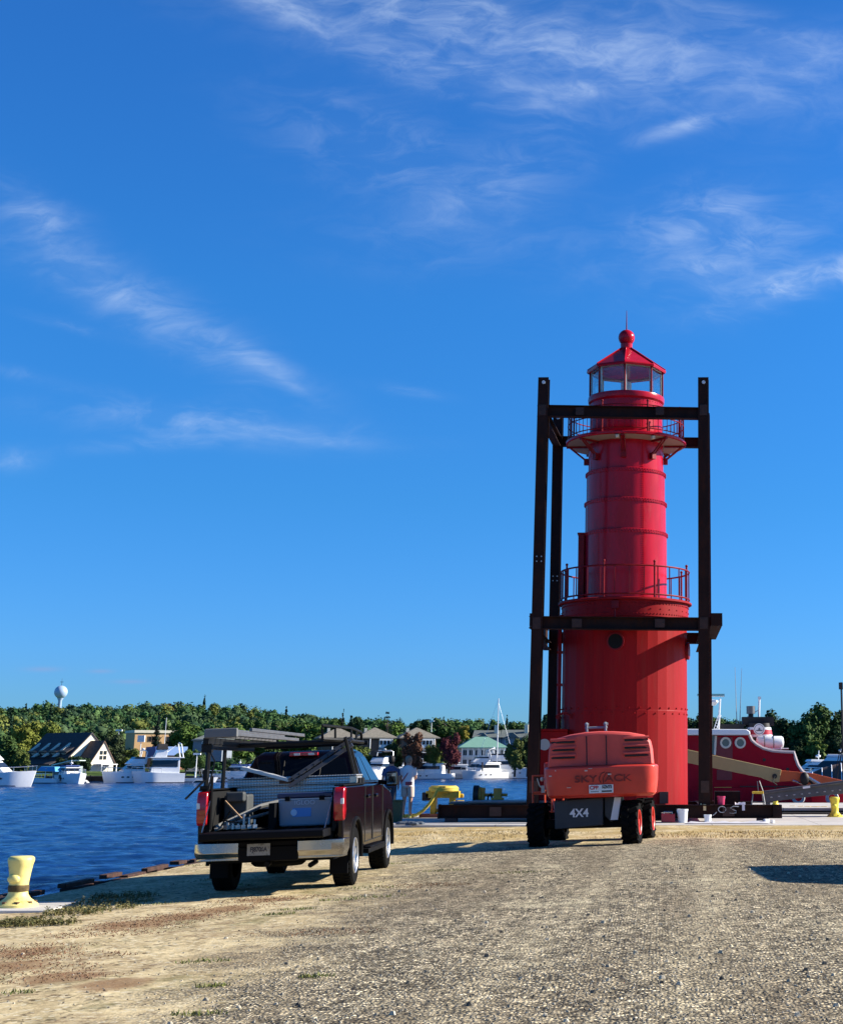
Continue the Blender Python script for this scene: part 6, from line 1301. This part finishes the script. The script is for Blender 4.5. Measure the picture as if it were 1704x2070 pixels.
m = MB(); m.lathe([(0, -.62), (.22, -.58), (.27, -.5), (.27, .5), (.22, .58), (0, .62)], 18, (x + .1, .7, z + .02), axis='x'); lr = part('liferaft_canister', m, BW, TG, smooth=50); m = MB(); [m.ring((x + .1 + dx, .7, z + .02), .28, .015, 18, axis='x') for dx in (-.25, .15)]; part('strap', m, BLK, lr)
m = MB(); [m.tube([(x - .4 + k * .32, .55, z - .45), (x - .4 + k * .32, .55, z + .1)], .025, 5) for k in range(4)]; m.tube([(x - .5, .55, z - .25), (x + .9, .55, z - .25)], .025, 5); part('liferaft_cradle', m, BW, TG)
q = tl_([(1454, 1473), (1457, 1410), (1424, 1406), (1466, 1403)]); m = MB(); m.cyl((q[0][0], 1.2, q[0][1]), (q[1][0], 1.2, q[1][1]), .045, n=8); m.bb(q[2][0], q[3][0], 1.15, 1.25, q[2][1], q[3][1]); part('radar_mast', m, BW, TG)
m = MB(); m.bb(q[2][0] - .3, q[3][0], 1.1, 1.3, q[3][1] - .03, q[3][1] + .06); part('radar_scanner', m, M('scanner_teal', (.18, .40, .42), .5), TG, smooth=0)
q = tl_([(1440, 1473), (1441, 1424), (1442, 1417)]); m = MB(); m.cyl((q[0][0], 1.4, q[0][1]), (q[1][0], 1.4, q[1][1]), .05, n=8); part('radome_post', m, BLK, TG); m = MB(); m.lathe([(0, -.16), (.12, -.14), (.26, 0), (.24, .09), (0, .13)], 18, (q[2][0], 1.4, q[2][1])); part('radome', m, BW, TG)
q = tl_([(1444, 1472), (1453, 1444)]); m = MB()
for dx in (0, .12): m.tube([(q[0][0] + dx, 1.0, q[0][1]), (q[1][0] + dx, 1.0, q[1][1])], .015, 4)
for k in range(6): t = k / 5; m.tube([(q[0][0] + (q[1][0] - q[0][0]) * t, 1.0, q[0][1] + (q[1][1] - q[0][1]) * t), (q[0][0] + .12 + (q[1][0] - q[0][0]) * t, 1.0, q[0][1] + (q[1][1] - q[0][1]) * t)], .012, 4)
part('mast_ladder', m, BW, TG)
for (a, b, c, d) in ((1493, 1462, 1489, 1343), (1499, 1462, 1503, 1346)): q = tl_([(a, b), (c, d)]); m = MB(); m.cyl((q[0][0], 1.8, q[0][1]), (q[1][0], 1.8, q[1][1]), .022, .008, n=5); part('whip_aerial', m, M('aerial_grey', (.25, .27, .3), .5), TG)
q = tl_([(1539, 1446), (1540, 1405)]); m = MB(); m.cyl((q[0][0], 1.9, q[0][1]), (q[1][0], 1.9, q[1][1]), .05, n=8); m.bb(q[1][0] - .07, q[1][0] + .07, 1.85, 1.95, q[1][1] - .1, q[1][1] + .02); part('light_mast', m, BW, TG)
m = MB(); m.tube([(q[0][0], 1.9, q[0][1] + .3), (q[0][0] - .5, 1.9, q[0][1] + .0), (q[0][0] - .6, 1.9, q[0][1] - .4)], .02, 5); part('mast_stay', m, BW, TG)
for (u, v) in ((1612, 1612), (1680, 1613)): x, z = tl_([(u, v)])[0]; m = MB(); m.ring((x, -.22, z), .22, .07, 24, axis='y'); part('tyre_fender', m, M('fender_grey', (.45, .43, .42), .7), TG)

# ------------------------------------------------------------------ low floating quay between pier and tug
a = atz(1400, 1633, -.1); c = atz(1400, 1622, -.1)
q = thing('floating_dock', 'long pale floating dock with faded yellow marks lying between pier and tug', 'dock', (0, 0, 0))
m = MB(); m.bb(-1.0, 34, 55.6, 63.0, .02, .13); part('deck', m, CONC, q, smooth=0, bevel=.03); m = MB(); m.bb(-.9, 33.9, 55.7, 62.9, -1.9, .017); part('float', m, DK, q, smooth=0)  # float coloured dark so its face also paints in the shaded gap below the deck
R = random.Random(2)
for k in range(13): m = MB(); x = 5.0 + k * .28 + R.uniform(-.05, .05); m.box((x, 56.2 + R.uniform(0, 1.9), .134), (.2, R.uniform(.15, .6), .008), rz=R.uniform(-.4, .4)); part('faded_mark', m, M('old_yellow', (.55, .36, .05), .8), q, smooth=0)
# kerb timber on the pier's harbour side, right part
m = MB(); m.bb(4.2, 60, 52.3, 52.58, 0.0, .05); tag(part('timber_kerb', m, DK, None, smooth=0, bevel=.02), 'dark timber kerb along the back edge of the pier at the right', 'kerb')

# ------------------------------------------------------------------ second boom (tan/orange) crossing in front of the tug
YB_ = 54.5
TAN = M('boom_tan', (.40, .30, .13), .5, var=.06, vs=2); OR3 = M('boom_orange', (.58, .10, .02), .5, var=.1, vs=2)
BM = thing('boom_crane', 'long tan boom with bright orange end sloping down in front of the tugboat', 'crane boom', (atY(1575, 1565, YB_).x, YB_, 0)); bx = BM.location.x
def Bq(pts, y=YB_): return [(atY(u, v, y).x - bx, atY(u, v, y).z) for u, v in pts]
m = MB(); m.prism(Bq([(1300, 1496), (1578, 1556), (1573, 1581), (1560, 1581), (1538, 1572), (1300, 1524)]), 'y', -.22, .22); part('outer_boom', m, TAN, BM, smooth=0, bevel=.02)
x, z = Bq([(1564, 1569)])[0]; m = MB(); m.cyl((x, -.26, z), (x, .26, z), .085, n=18); part('pivot', m, BLK, BM)
m = MB(); m.prism(Bq([(1577, 1557), (1640, 1563), (1720, 1582), (1860, 1604), (1860, 1640), (1720, 1602), (1640, 1590), (1620, 1586), (1600, 1579), (1573, 1580)]), 'y', -.16, .16); part('inner_boom', m, OR3, BM, smooth=0, bevel=.015)
m = MB(); x, z = Bq([(1624, 1574)])[0]; m.sph((x, -.3, z), .17, (1, .8, 1.35), 10, 8); m.tube([(x + .1, -.25, z), (x + .35, -.25, z - .25), (x + .2, -.25, z - .35)], .04, 6); part('hose_bundle', m, BLK, BM)
q4 = Bq([(1600, 1577), (1618, 1584), (1632, 1572), (1656, 1586)]); m = MB(); m.tube([(q4[0][0], -.25, q4[0][1]), (q4[1][0], -.25, q4[1][1])], .025, 6); m.tube([(q4[2][0], -.28, q4[2][1]), (q4[3][0], -.28, q4[3][1])], .06, 6); part('cylinder_rod', m, STEEL, BM)
x, z = Bq([(1565, 1580)])[0]; m = MB(); m.tube([(x, -.26, z + .2), (x - .1, -.3, z), (x + .05, -.3, z - .1), (x - .02, -.28, z - .25)], .02, 5); part('loose_cable', m, BLK, BM)
x, z = Bq([(1860, 1622)])[0]; m = MB(); m.bb(x - .1, x + 2.6, -1, 1, .45, 1.35); m.bb(x + .1, x + 2.4, -.8, .8, 1.35, 1.9); part('base_machine', m, OR3, BM, bevel=.05)
for dx in (0, 1.7):
    for y in (-1.05, 1.05): m = MB(); m.cyl((x + dx, y - .15, .42), (x + dx, y + .15, .42), .42, n=20); part('wheel', m, RUB, BM)

# ------------------------------------------------------------------ dark riveted gangway
YG_ = 50.6; gx = atY(1540, 1610, YG_).x
GW = thing('gangway', 'dark grey riveted gangway beam sloping up to the right edge', 'gangway', (gx, YG_, 0))
def Gq(pts): return [(atY(u, v, YG_).x - gx, atY(u, v, YG_).z) for u, v in pts]
gm_ = M('gangway_grey', (.085, .085, .09), .6, var=.2, vs=3)
m = MB(); m.prism(Gq([(1540, 1603), (1620, 1594), (1704, 1582), (1790, 1570), (1790, 1596), (1704, 1604), (1620, 1612), (1545, 1622)]), 'y', -.3, .3); part('side_beam', m, gm_, GW, smooth=0, bevel=.02)
p0, p1 = Gq([(1542, 1602), (1790, 1569)]); m = MB(); m.tube([(p0[0], -.32, p0[1]), (p1[0], -.32, p1[1])], .06, 8); part('top_pipe', m, gm_, GW)
m = MB()
for k in range(12): x, z = Gq([(1557 + 15.3 * k, 1611 - 1.6 * k)])[0]; m.sph((x, -.31, z), .035, (1.2, .6, .6), 8, 6)
part('rivet_row', m, M('rivet_pale', (.4, .4, .4), .5), GW)
x, z = Gq([(1627, 1593)])[0]; m = MB(); m.box((x, -.37, z + .03), (.24, .04, .07), rot=(0, rad(-8), 0)); part('tag_plate', m, BW, GW, smooth=0)
for u in (1550, 1780): x, z = Gq([(u, 1612 if u < 1600 else 1575)])[0]; m = MB(); m.bb(x - .08, x + .08, -.25, .25, .0, z); part('trestle', m, gm_, GW, smooth=0)

# ------------------------------------------------------------------ bollards
YEL = M('bollard_yellow', (.85, .68, .06), .5, var=.06, vs=5, dirt=((.30, .16, .03, 1), .5, 7), bump=.15, bs=12)
YEL2 = M('bollard_pale_yellow', (.85, .72, .24), .5, var=.05, vs=4, dirt=((.42, .22, .05, 1), .75, 4), bump=.2, bs=10)
def bollard(loc, H, label, mat, band=True, group='yellow mooring bollards', sc=1):
    b = thing('mooring_bollard', label, 'bollard', loc, group=group)
    m = MB(); r = H * .36 * sc
    m.lathe([(r * 1.15, 0), (r * 1.15, H * .05), (r * 1.05, H * .08), (r * .72, H * .16), (r * .56, H * .24), (r * .52, H * .34), (r * .54, H * .5), (r * .60, H * .68), (r * .68, H * .84), (r * .74, H * .92), (r * .72, H * .97), (r * .60, H), (0, H)], 28); part('body', m, mat, b, smooth=50)
    m = MB(); m.sph((-r * .12, -r * .50, H * .56), r * .30, (1.25, .8, .9), n=14, k=10); part('horn', m, mat, b)
    if band: m = MB(); m.lathe([(r * .555, H * .30), (r * .575, H * .34), (r * .575, H * .40), (r * .555, H * .43)], 28); part('wear_band', m, M('grime', (.11, .07, .02), .8, var=.5, vs=12), b)
    for k in range(8): m = MB(); a = rad(22 + 45 * k); m.cyl((r * .93 * cos(a), r * .93 * sin(a), H * .06), (r * .93 * cos(a), r * .93 * sin(a), H * .115), .034 * H / .6, n=6); part('base_bolt', m, M('bolt_rust', (.12, .06, .03), .8), b)
    return b
lp = onG(34, 1838); pad = MB(); pad.bb(lp.x - .9, lp.x + .62, lp.y - .55, lp.y + .8, lp.z - .4, lp.z + .035)
tag(pad.build('bollard_pad', CONC, smooth=0, bevel=.02), 'small square concrete pad under the large left yellow bollard', 'concrete pad')
bollard((lp.x, lp.y, lp.z + .035), .66, 'large pale yellow bollard with rust streaks beside the water at the left edge', YEL2)
bollard((atY(1686, 1620, 49.7).x, 49.7, 0), .62, 'bright yellow bollard at the right end of the pier', YEL, band=False)
bollard((atY(1566, 1600, 57.0).x, 57.0, .13), .5, 'small yellow bollard head behind the base beam, near the step stool', YEL, band=False)
# ------------------------------------------------------------------ yellow hose reel stand
yh = 49.35; hx = atY(895, 1650, yh).x
HS = thing('rope_stand', 'yellow steel stand draped with loops of thick yellow rope, on the pier', 'mooring fitting', (hx, yh, 0)); HS.scale = (1.07, 1.07, 1.07)
YS = M('stand_yellow', (.62, .42, .03), .5, var=.12, vs=5, dirt=((.12, .07, .02, 1), .6, 5)); YR = M('rope_yellow', (.72, .52, .07), .7, var=.12, vs=10)
m = MB(); m.bb(-.66, .50, -.35, .35, .0, .10); part('skid', m, M('skid_rust', (.16, .05, .035), .8, var=.3), HS, smooth=0, bevel=.01)
m = MB(); m.bb(-.36, -.20, -.2, .2, .1, .66); m.bb(.20, .36, -.2, .2, .1, .66); m.bb(-.5, .5, -.25, .25, .56, .76); m.cyl((.36, 0, .42), (.62, 0, .42), .07, n=12); m.cyl((.36, 0, .62), (.60, 0, .62), .06, n=12); m.bb(-.2, .2, -.12, .12, .14, .24); part('frame', m, YS, HS, bevel=.015)
for k in range(4):
    m = MB(); m.ring((0, 0, .78 + k * .028), .40 - .04 * (k % 2), .05, 32, m=8); [0]
    o = part('rope_coil', m, YR, HS)
m = MB(); m.tube([(-.1, -.38, .84), (-.2, -.44, .62), (-.34, -.48, .40), (-.52, -.50, .20), (-.72, -.50, .08), (-1.0, -.45, .055), (-1.25, -.5, .055)], .05, 8); part('rope_tail', m, YR, HS)
m = MB(); m.box((-.50, -.1, .60), (.22, .3, .24)); part('shackle', m, BLK, HS, bevel=.03); m = MB(); m.box((.02, -.40, .84), (.18, .06, .12)); part('clamp', m, BLK, HS, bevel=.02)
# ------------------------------------------------------------------ flatbed sheets & winch roller
sx = atY(1005, 1625, 46.5).x
S1 = thing('steel_plates', 'stack of flat grey steel plates lying over the left end of the base beam', 'steel plates', (sx, 46.9, .46))
m = MB(); m.bb(-1.35, 1.5, -1.3, 1.0, .04, .075); m.bb(-.75, 1.55, -1.45, .8, .0765, .12); m.bb(-1.3, -.8, -1.35, -.2, .0765, .10); part('plate', m, M('plate_grey', (.16, .17, .18), .5, .3, var=.2), S1, smooth=0); m = MB(); m.bb(-1.25, 1.3, -.9, -.7, -.08, .038); m.bb(-1.25, 1.3, .5, .7, -.08, .038); part('batten', m, DK, S1, smooth=0)
wx = atY(985, 1607, 47.6).x
WN = thing('winch_roller', 'yellow winch roller shaft with a large black disc, standing on the steel plates', 'winch', (wx, 47.6, .58)); zc = atY(985, 1607, 47.6).z - .58
m = MB(); m.cyl((-.42, 0, zc), (-.26, 0, zc), .29, n=32); part('disc', m, BLK, WN); m = MB(); m.cyl((-.26, 0, zc), (-.18, 0, zc), .24, n=24); m.bb(-.22, -.08, -.15, .15, -.0, zc + .22); m.cyl((-.3, 0, zc), (.62, 0, zc), .045, n=12); m.bb(.20, .44, -.14, .14, -.0, zc + .20); m.bb(.14, .5, -.18, .18, 0, .06); part('shaft_frame', m, M('winch_yellow', (.62, .30, .05), .6, var=.2), WN, bevel=.012); m = MB(); m.tube([(.02, -.06, 0), (.04, -.08, zc * .8), (.1, -.06, zc + .05), (.16, -.06, .02)], .03, 6); part('strap', m, BLK, WN)
# ------------------------------------------------------------------ small things on and by the base beam
def bucket(u, v, Y, r, H, label, mat, z=None, handle=True, name='bucket'):
    p = atY(u, v, Y); z = p.z if z is None else z; b = thing(name, label, 'bucket', (p.x, Y, z))
    m = MB(); m.lathe([(r * .82, 0), (r * .97, H * .86), (r * 1.03, H * .87), (r * 1.03, H), (r * .93, H), (r * .78, .03), (0, .03)], 24); part('pail', m, mat, b)
    if handle: m = MB(); m.tube([(r * cos(t), -.02 - .3 * r * sin(t), H * .92 - H * .5 * sin(t)) for t in [PI * i / 10 for i in range(11)]], .006, 5); part('handle', m, STEEL, b)
    return b
WP = M('white_plastic', (.78, .78, .76), .45)
bucket(1379, 1660, 44.75, .16, .38, 'tall white plastic pail at the foot of the lighthouse', WP, z=.0)
bucket(1430, 1660, 44.55, .11, .23, 'small white paint can with grey label on the concrete', WP, z=0.0, name='paint_can')
bucket(1457, 1630, AY + YF, .12, .24, 'magenta red pail on top of the base beam', M('magenta_plastic', (.50, .02, .10), .45), z=.49)
p = atY(1350, 1660, 44.7); t = thing('tool_case', 'dark red metal tool case left of the white pail', 'tool case', (p.x, 44.7, 0)); m = MB(); m.box((0, 0, .13), (.40, .22, .24)); part('case', m, M('case_red', (.30, .015, .03), .4), t, bevel=.015); m = MB(); m.tube([(-.12, 0, .25), (-.12, 0, .31), (.12, 0, .31), (.12, 0, .25)], .012, 6); m.box((-.05, 0, .28), (.3, .06, .02)); part('handle', m, STEEL, t)
p = atY(1532, 1630, AY + YF); t = thing('step_stool', 'small folding step stool with yellow top standing on the base beam', 'step stool', (p.x, AY + YF + .15, .49)); m = MB(); m.box((0, 0, .34), (.33, .24, .07)); part('step', m, M('stool_yellow', (.80, .48, .03), .5), t, bevel=.012)
for sx_ in (-1, 1):
    m = MB(); m.tube([(sx_ * .15, -.10, .32), (sx_ * .20, -.16, 0)], .016, 5); part('leg', m, ALU, t); m = MB(); m.tube([(sx_ * .13, .08, .32), (sx_ * .17, .16, 0)], .016, 5); part('leg', m, ALU, t)
m = MB(); m.tube([(.02, .1, .36), (.0, .12, .66), (.06, .12, .67), (.16, .1, .38)], .016, 5); m.tube([(-.18, -.14, .08), (.18, -.14, .08)], .012, 5); part('hand_rail', m, ALU, t)
for (u, w, lab, c) in ((1495, .30, 'crumpled white rag draped over the base beam', (.7, .62, .66)), (1420, .16, 'yellowish rag on the base beam by the right column', (.6, .45, .25))):
    p = atY(u, 1630, AY + YF); t = thing('rag', lab, 'rag', (p.x, AY + YF - .1, .49)); m = MB(); R = random.Random(u)
    rings = []
    for k in range(6): s = k / 5; rings.append([(w * (s - .5) + .0, -.06 - R.random() * .04, -.005), (w * (s - .5), -.03, R.uniform(.03, .10)), (w * (s - .5), .06, R.uniform(.02, .08)), (w * (s - .5), .10, -.004)])
    m.loft(rings); m.box((w * .3, -.1, -.07), (.08, .015, .18), rz=.1); part('cloth', m, pmat('rag_cloth', c, .9), t, smooth=60)
p = atY(1470, 1662, 44.2); t = thing('dust_sheet', 'rumpled pale dust sheet lying on the concrete before the base beam', 'dust sheet', (p.x, 44.15, .0)); m = MB(); R = random.Random(9); n = 14; gv = []; 
for j in range(5):
    for i in range(n): gv.append((-1.2 + 2.4 * i / (n - 1) + R.uniform(-.05, .05), -.35 + .17 * j + R.uniform(-.04, .04), .016 + R.random() * .06 * (0 if j in (0, 4) or i in (0, n - 1) else 1)))
m.add(gv, [(j * n + i, j * n + i + 1, (j + 1) * n + i + 1, (j + 1) * n + i) for j in range(4) for i in range(n - 1)]); part('sheet', m, M('sheet_pale', (.55, .54, .58), .8), t, smooth=60)
m = MB(); m.box((1.1, -.1, .07), (.16, .10, .12), rz=.5); m.box((1.28, .0, .05), (.12, .1, .09), rz=.9); part('paper_ball', m, M('paper_scrap', (.7, .7, .7), .8), t, bevel=.02)
p = atz(818, 1668, .012); t = thing('tarpaulin', 'crumpled blue grey tarpaulin bundle on the pier kerb in front of the truck', 'tarpaulin', (p.x, 42.9, .012)); m = MB(); R = random.Random(5)
for k in range(5): m.sph((-.15 + k * .12, R.uniform(-.1, .1), .03), R.uniform(.08, .13), (1.5, 1, .55), 7, 5)
part('cloth', m, M('tarp_blue', (.07, .09, .12), .7), t, smooth=0)
p = atY(803, 1650, 45.2); t = thing('bin', 'dark green box standing on the pier behind the truck mirror', 'box', (p.x, 45.2, 0)); m = MB(); m.box((0, 0, .29), (.24, .4, .58)); part('body', m, M('box_green', (.03, .055, .025), .7), t, bevel=.02); m = MB(); m.box((0, 0, .605), (.28, .44, .05)); part('lid', m, MT['box_green'], t, bevel=.012)

# crane mast at the right edge
YM = 62; t = thing('crane_mast', 'slim dark mast with hook block at the very right edge', 'mast', (atY(1712, 1560, YM).x, YM + 1.2, -1.6))
H1 = atY(1703, 1376, YM).z + 1.6; m = MB(); m.cyl((0, 0, 0), (0, 0, H1), .05, .04, n=8); m.box((-.02, 0, H1 - .15), (.16, .12, .28)); part('pole', m, BLK, t); m = MB(); m.tube([(0, 0, H1 * .62), (-.30, 0, H1 * .40)], .03, 5); m.tube([(0, 0, H1 * .66), (-.38, 0, H1 * .43)], .02, 5); m.tube([(0, 0, H1 * .8), (-.07, 0, H1 * .68)], .02, 5); part('stay', m, BLK, t)
# small open skiff with brown hood between tug and marina
p = atz(1668, 1592, WATER); p = Vector((atY(1668, 1560, 92).x, 92, WATER)); b = thing('motor_boat', 'small boat with a ribbed brown canvas hood and white hoop beside the tug stern', 'boat', (p.x, 92, WATER), rz=rad(175)); m = MB(); m.loft(hull_mesh(5.5, 2.0, 1.5)); part('hull', m, M('boat_blue', (.04, .16, .36), .3), b, smooth=40)
m = MB(); z0 = atY(1668, 1577, 92).z - WATER
for k in range(7): a = PI * .12 * k - .3
rings = [[(-1.5 + 2.3 * s, .9 * cos(t) * (1 - .3 * s), z0 + 1.0 * math.sin(t) * (1 - .55 * s * s)) for t in [PI * i / 8 for i in range(9)]] for s in (0, .25, .5, .75, 1)]
m.loft(rings); hd_ = part('hood', m, M('hood_brown', (.10, .06, .05), .8), b); m = MB()
for r_ in rings: m.tube([(x, y * 1.02, z + .02) for x, y, z in r_], .03, 5)
part('hoop', m, BW, hd_)

# van just outside the picture on the right: its shadow falls across the gravel
VN = thing('parked_van', 'white van parked just outside the right edge, casting the dark shadow on the gravel', 'van', (6.35, 24.0, 0), rz=rad(2))
m = MB(); m.prism([(-2.1, .45), (-2.15, 1.2), (-1.95, 1.35), (-1.25, 2.0), (-.9, 2.12), (2.3, 2.15), (2.42, 2.0), (2.45, .45)], 'x', -.95, .95); part('body', m, M('car_white', (.7, .7, .7), .3), VN, bevel=.08, seg=3)
m = MB(); m.prism([(-1.85, 1.40), (-1.28, 1.92), (-.4, 1.92), (-.4, 1.40)], 'x', -.96, .96); part('window', m, TGL, VN, smooth=0)
for y in (-1.3, 1.55):
    for sgn in (-1, 1): wheel(VN, (sgn * .82, y, .34), .34, .22, sgn, RIM)

# ================================================================== PEOPLE
def person(label, loc, rz, H, shirt, lower, hair, pose, hat=None, bag=None, hairlen=.0):
    P_ = thing('person', label, 'person', loc, rz=rz); s = H / 1.75
    SK = M('skin', (.50, .27, .18), .55)
    ks = []; V = []; E_ = []; Rr = []
    def jt(p, r, par=None):
        V.append(Vector(p) * s); Rr.append(r * s)
        if par is not None: E_.append((par, len(V) - 1))
        return len(V) - 1
    # +y is forward (facing), back towards -y
    pel = jt((0, 0, .95), .115); ab_ = jt((0, .01, 1.10), .115, pel); ch = jt((0, .0, 1.30), .125, ab_); nb = jt((0, -.01, 1.45), .07, ch); nk = jt((0, .0, 1.52), .052, nb)
    h1 = jt((0, .015, 1.60), .078, nk); h2 = jt((0, .015, 1.68), .085, h1); jt((0, .01, 1.735), .055, h2); jt((0, .085, 1.60), .02, h1)
    hands = []
    for sg, arm in ((-1, pose[0]), (1, pose[1])):
        sh = jt((sg * .17, -.005, 1.42), .055, nb); el = jt(arm[0], .040, sh); wr = jt(arm[1], .026, el)
        d = (Vector(arm[1]) - Vector(arm[0])).normalized(); pm_ = Vector(arm[1]) + d * .07; pa = jt(pm_, .033, wr)
        for k in range(4):
            off = Vector((0, (k - 1.5) * .02, 0)); f1 = jt(pm_ + d * .04 + off, .0095, pa); f2 = jt(pm_ + d * (.075 + .008 * (1.5 - abs(k - 1.5))) + off + Vector((-sg * .008, 0, 0)), .008, f1)
        jt(Vector(arm[1]) + d * .05 + Vector((-sg * .01, .045, 0)), .010, pa)
    for sg in (-1, 1):
        hp_ = jt((sg * .09, 0, .90), .10, pel); kn = jt((sg * (.10), .02, .50), .060, hp_); cf = jt((sg * .105, -.01, .36), .058, kn); an_ = jt((sg * .11, -.02, .09), .036, cf)
        hl = jt((sg * .11, -.05, .045), .038, an_); ft = jt((sg * .12, .10, .035), .036, an_); jt((sg * .125, .16, .028), .026, ft)
    me = bpy.data.meshes.new('body'); me.from_pydata([tuple(v) for v in V], E_, []); o = bpy.data.objects.new('tmpb', me); COL.objects.link(o)
    md = o.modifiers.new('s', 'SKIN'); md.use_smooth_shade = True
    for i, sv_ in enumerate(me.skin_vertices[0].data): sv_.radius = (Rr[i], Rr[i]); sv_.use_root = (i == 0)
    o.modifiers.new('ss', 'SUBSURF').levels = 1; o.modifiers['ss'].render_levels = 1
    dg = bpy.context.evaluated_depsgraph_get(); dg.update(); nm = bpy.data.meshes.new_from_object(o.evaluated_get(dg)); bpy.data.objects.remove(o); nm.materials.clear(); nm.materials.append(SK); nm.shade_smooth()
    bo = bpy.data.objects.new('body', nm); COL.objects.link(bo); bo.parent = P_
    def el_(cx_, cy_, z, a, b, n=18): return [(s * (cx_ + a * cos(2 * PI * i / n)), s * (cy_ + b * sin(2 * PI * i / n)), s * z) for i in range(n)]
    m = MB(); m.loft([el_(0, 0, .90, .185, .15), el_(0, 0, .97, .185, .148), el_(0, .01, 1.12, .170, .135), el_(0, 0, 1.28, .190, .135), el_(0, -.005, 1.40, .200, .12), el_(0, -.01, 1.455, .150, .095), el_(0, 0, 1.50, .072, .066)])
    for sg, arm in ((-1, pose[0]), (1, pose[1])):
        a = Vector((sg * .165, -.005, 1.41)) * s; b = Vector(arm[0]) * s; c = a + (b - a) * .72; m.tube([a, a + (b - a) * .35, c], 0, 12, rs=[.075 * s, .070 * s, .068 * s])
    part('shirt', m, shirt, P_, smooth=60)
    if lower[0] == 'shorts':
        m = MB(); m.loft([el_(0, 0, .86, .185, .15), el_(0, 0, .95, .178, .142), el_(0, 0, 1.0, .172, .138)])
        for sg in (-1, 1): m.loft([el_(sg * .095, 0, .90, .10, .135), el_(sg * .10, .005, .75, .098, .115), el_(sg * .105, .01, .60, .094, .10)])
    else:
        m = MB(); m.loft([el_(0, 0, .86, .175, .14), el_(0, 0, .95, .172, .138), el_(0, 0, 1.0, .168, .135)])
        for sg in (-1, 1): m.loft([el_(sg * .092, 0, .90, .095, .125), el_(sg * .10, .01, .50, .075, .085), el_(sg * .108, -.01, .08, .068, .075)])
    part('trousers' if lower[0] != 'shorts' else 'shorts', m, lower[1], P_, smooth=60)
    m = MB(); m.loft([el_(0, -.01, 1.56 - hairlen, .070, .062), el_(0, -.018, 1.62, .094, .098), el_(0, -.012, 1.70, .098, .104), el_(0, -.008, 1.755, .075, .08), el_(0, -.005, 1.775, .02, .02)]); part('hair', m, hair, P_, smooth=60)
    if hat: m = MB(); m.loft([el_(0, .0, 1.68, .105, .115), el_(0, .0, 1.74, .10, .11), el_(0, .0, 1.80, .06, .07)]); m.loft([el_(0, .12, 1.685, .075, .09), el_(0, .12, 1.70, .07, .085)]); part('cap', m, hat, P_, smooth=60)
    for sg in (-1, 1): m = MB(); m.box((sg * .115 * s, .04 * s, .045 * s), (.10 * s, .29 * s, .09 * s), top=(.8, .8)); part('shoe', m, M('shoe_yellow', (.45, .42, .12), .6) if bag else M('shoe_dark', (.03, .03, .03), .6), P_, bevel=.02)
    m = MB(); m.sph((-.035 * s, .10 * s, 1.655 * s), .012 * s, n=8, k=6); m.sph((.035 * s, .10 * s, 1.655 * s), .012 * s, n=8, k=6); m.box((0, .098 * s, 1.585 * s), (.045 * s, .01, .008)); part('face_detail', m, M('eye_dark', (.03, .02, .02), .4), bo)
    for sg in (-1, 1): m = MB(); m.sph((sg * .092 * s, .01 * s, 1.635 * s), .028 * s, (.4, .8, 1.1), 8, 6); part('ear', m, SK, bo)
    if bag: m = MB(); m.tube([(.13 * s, -.02, 1.47 * s), (.0, -.155 * s, 1.22 * s), (-.17 * s, -.12 * s, 1.0 * s)], .018, 6); m.box((.10 * s, -.19 * s, .98 * s), (.20 * s, .07, .10 * s)); part('shoulder_bag', m, bag, P_, bevel=.01)
    return P_
wp = atY(824, 1600, 48.8)
person('person in white shirt and pale shorts with red shoulder strap, seen from behind', (wp.x, 48.8, 0), rad(-12), 1.88, M('shirt_white', (.85, .82, .82), .8, var=.06, vs=8), ('shorts', M('shorts_khaki', (.55, .44, .38), .85)), M('hair_grey', (.28, .22, .16), .8, var=.3, vs=30),
       (((-.22, -.02, 1.14), (-.20, .05, .92)), ((.22, .06, 1.14), (.10, .26, 1.10))), bag=M('strap_red', (.45, .05, .06), .6))
wp = atY(789, 1600, 48.6)
person('person in dark cap and navy shirt standing half behind the truck mirror', (wp.x, 48.6, 0), rad(14), 1.86, M('shirt_navy', (.06, .09, .20), .8), ('long', M('trousers_dark', (.04, .05, .07), .85)), M('hair_dark', (.02, .015, .012), .8),
       (((-.24, .0, 1.14), (-.22, .08, .90)), ((.24, .02, 1.14), (.24, .12, .92))), hat=M('cap_dark', (.015, .015, .018), .8))
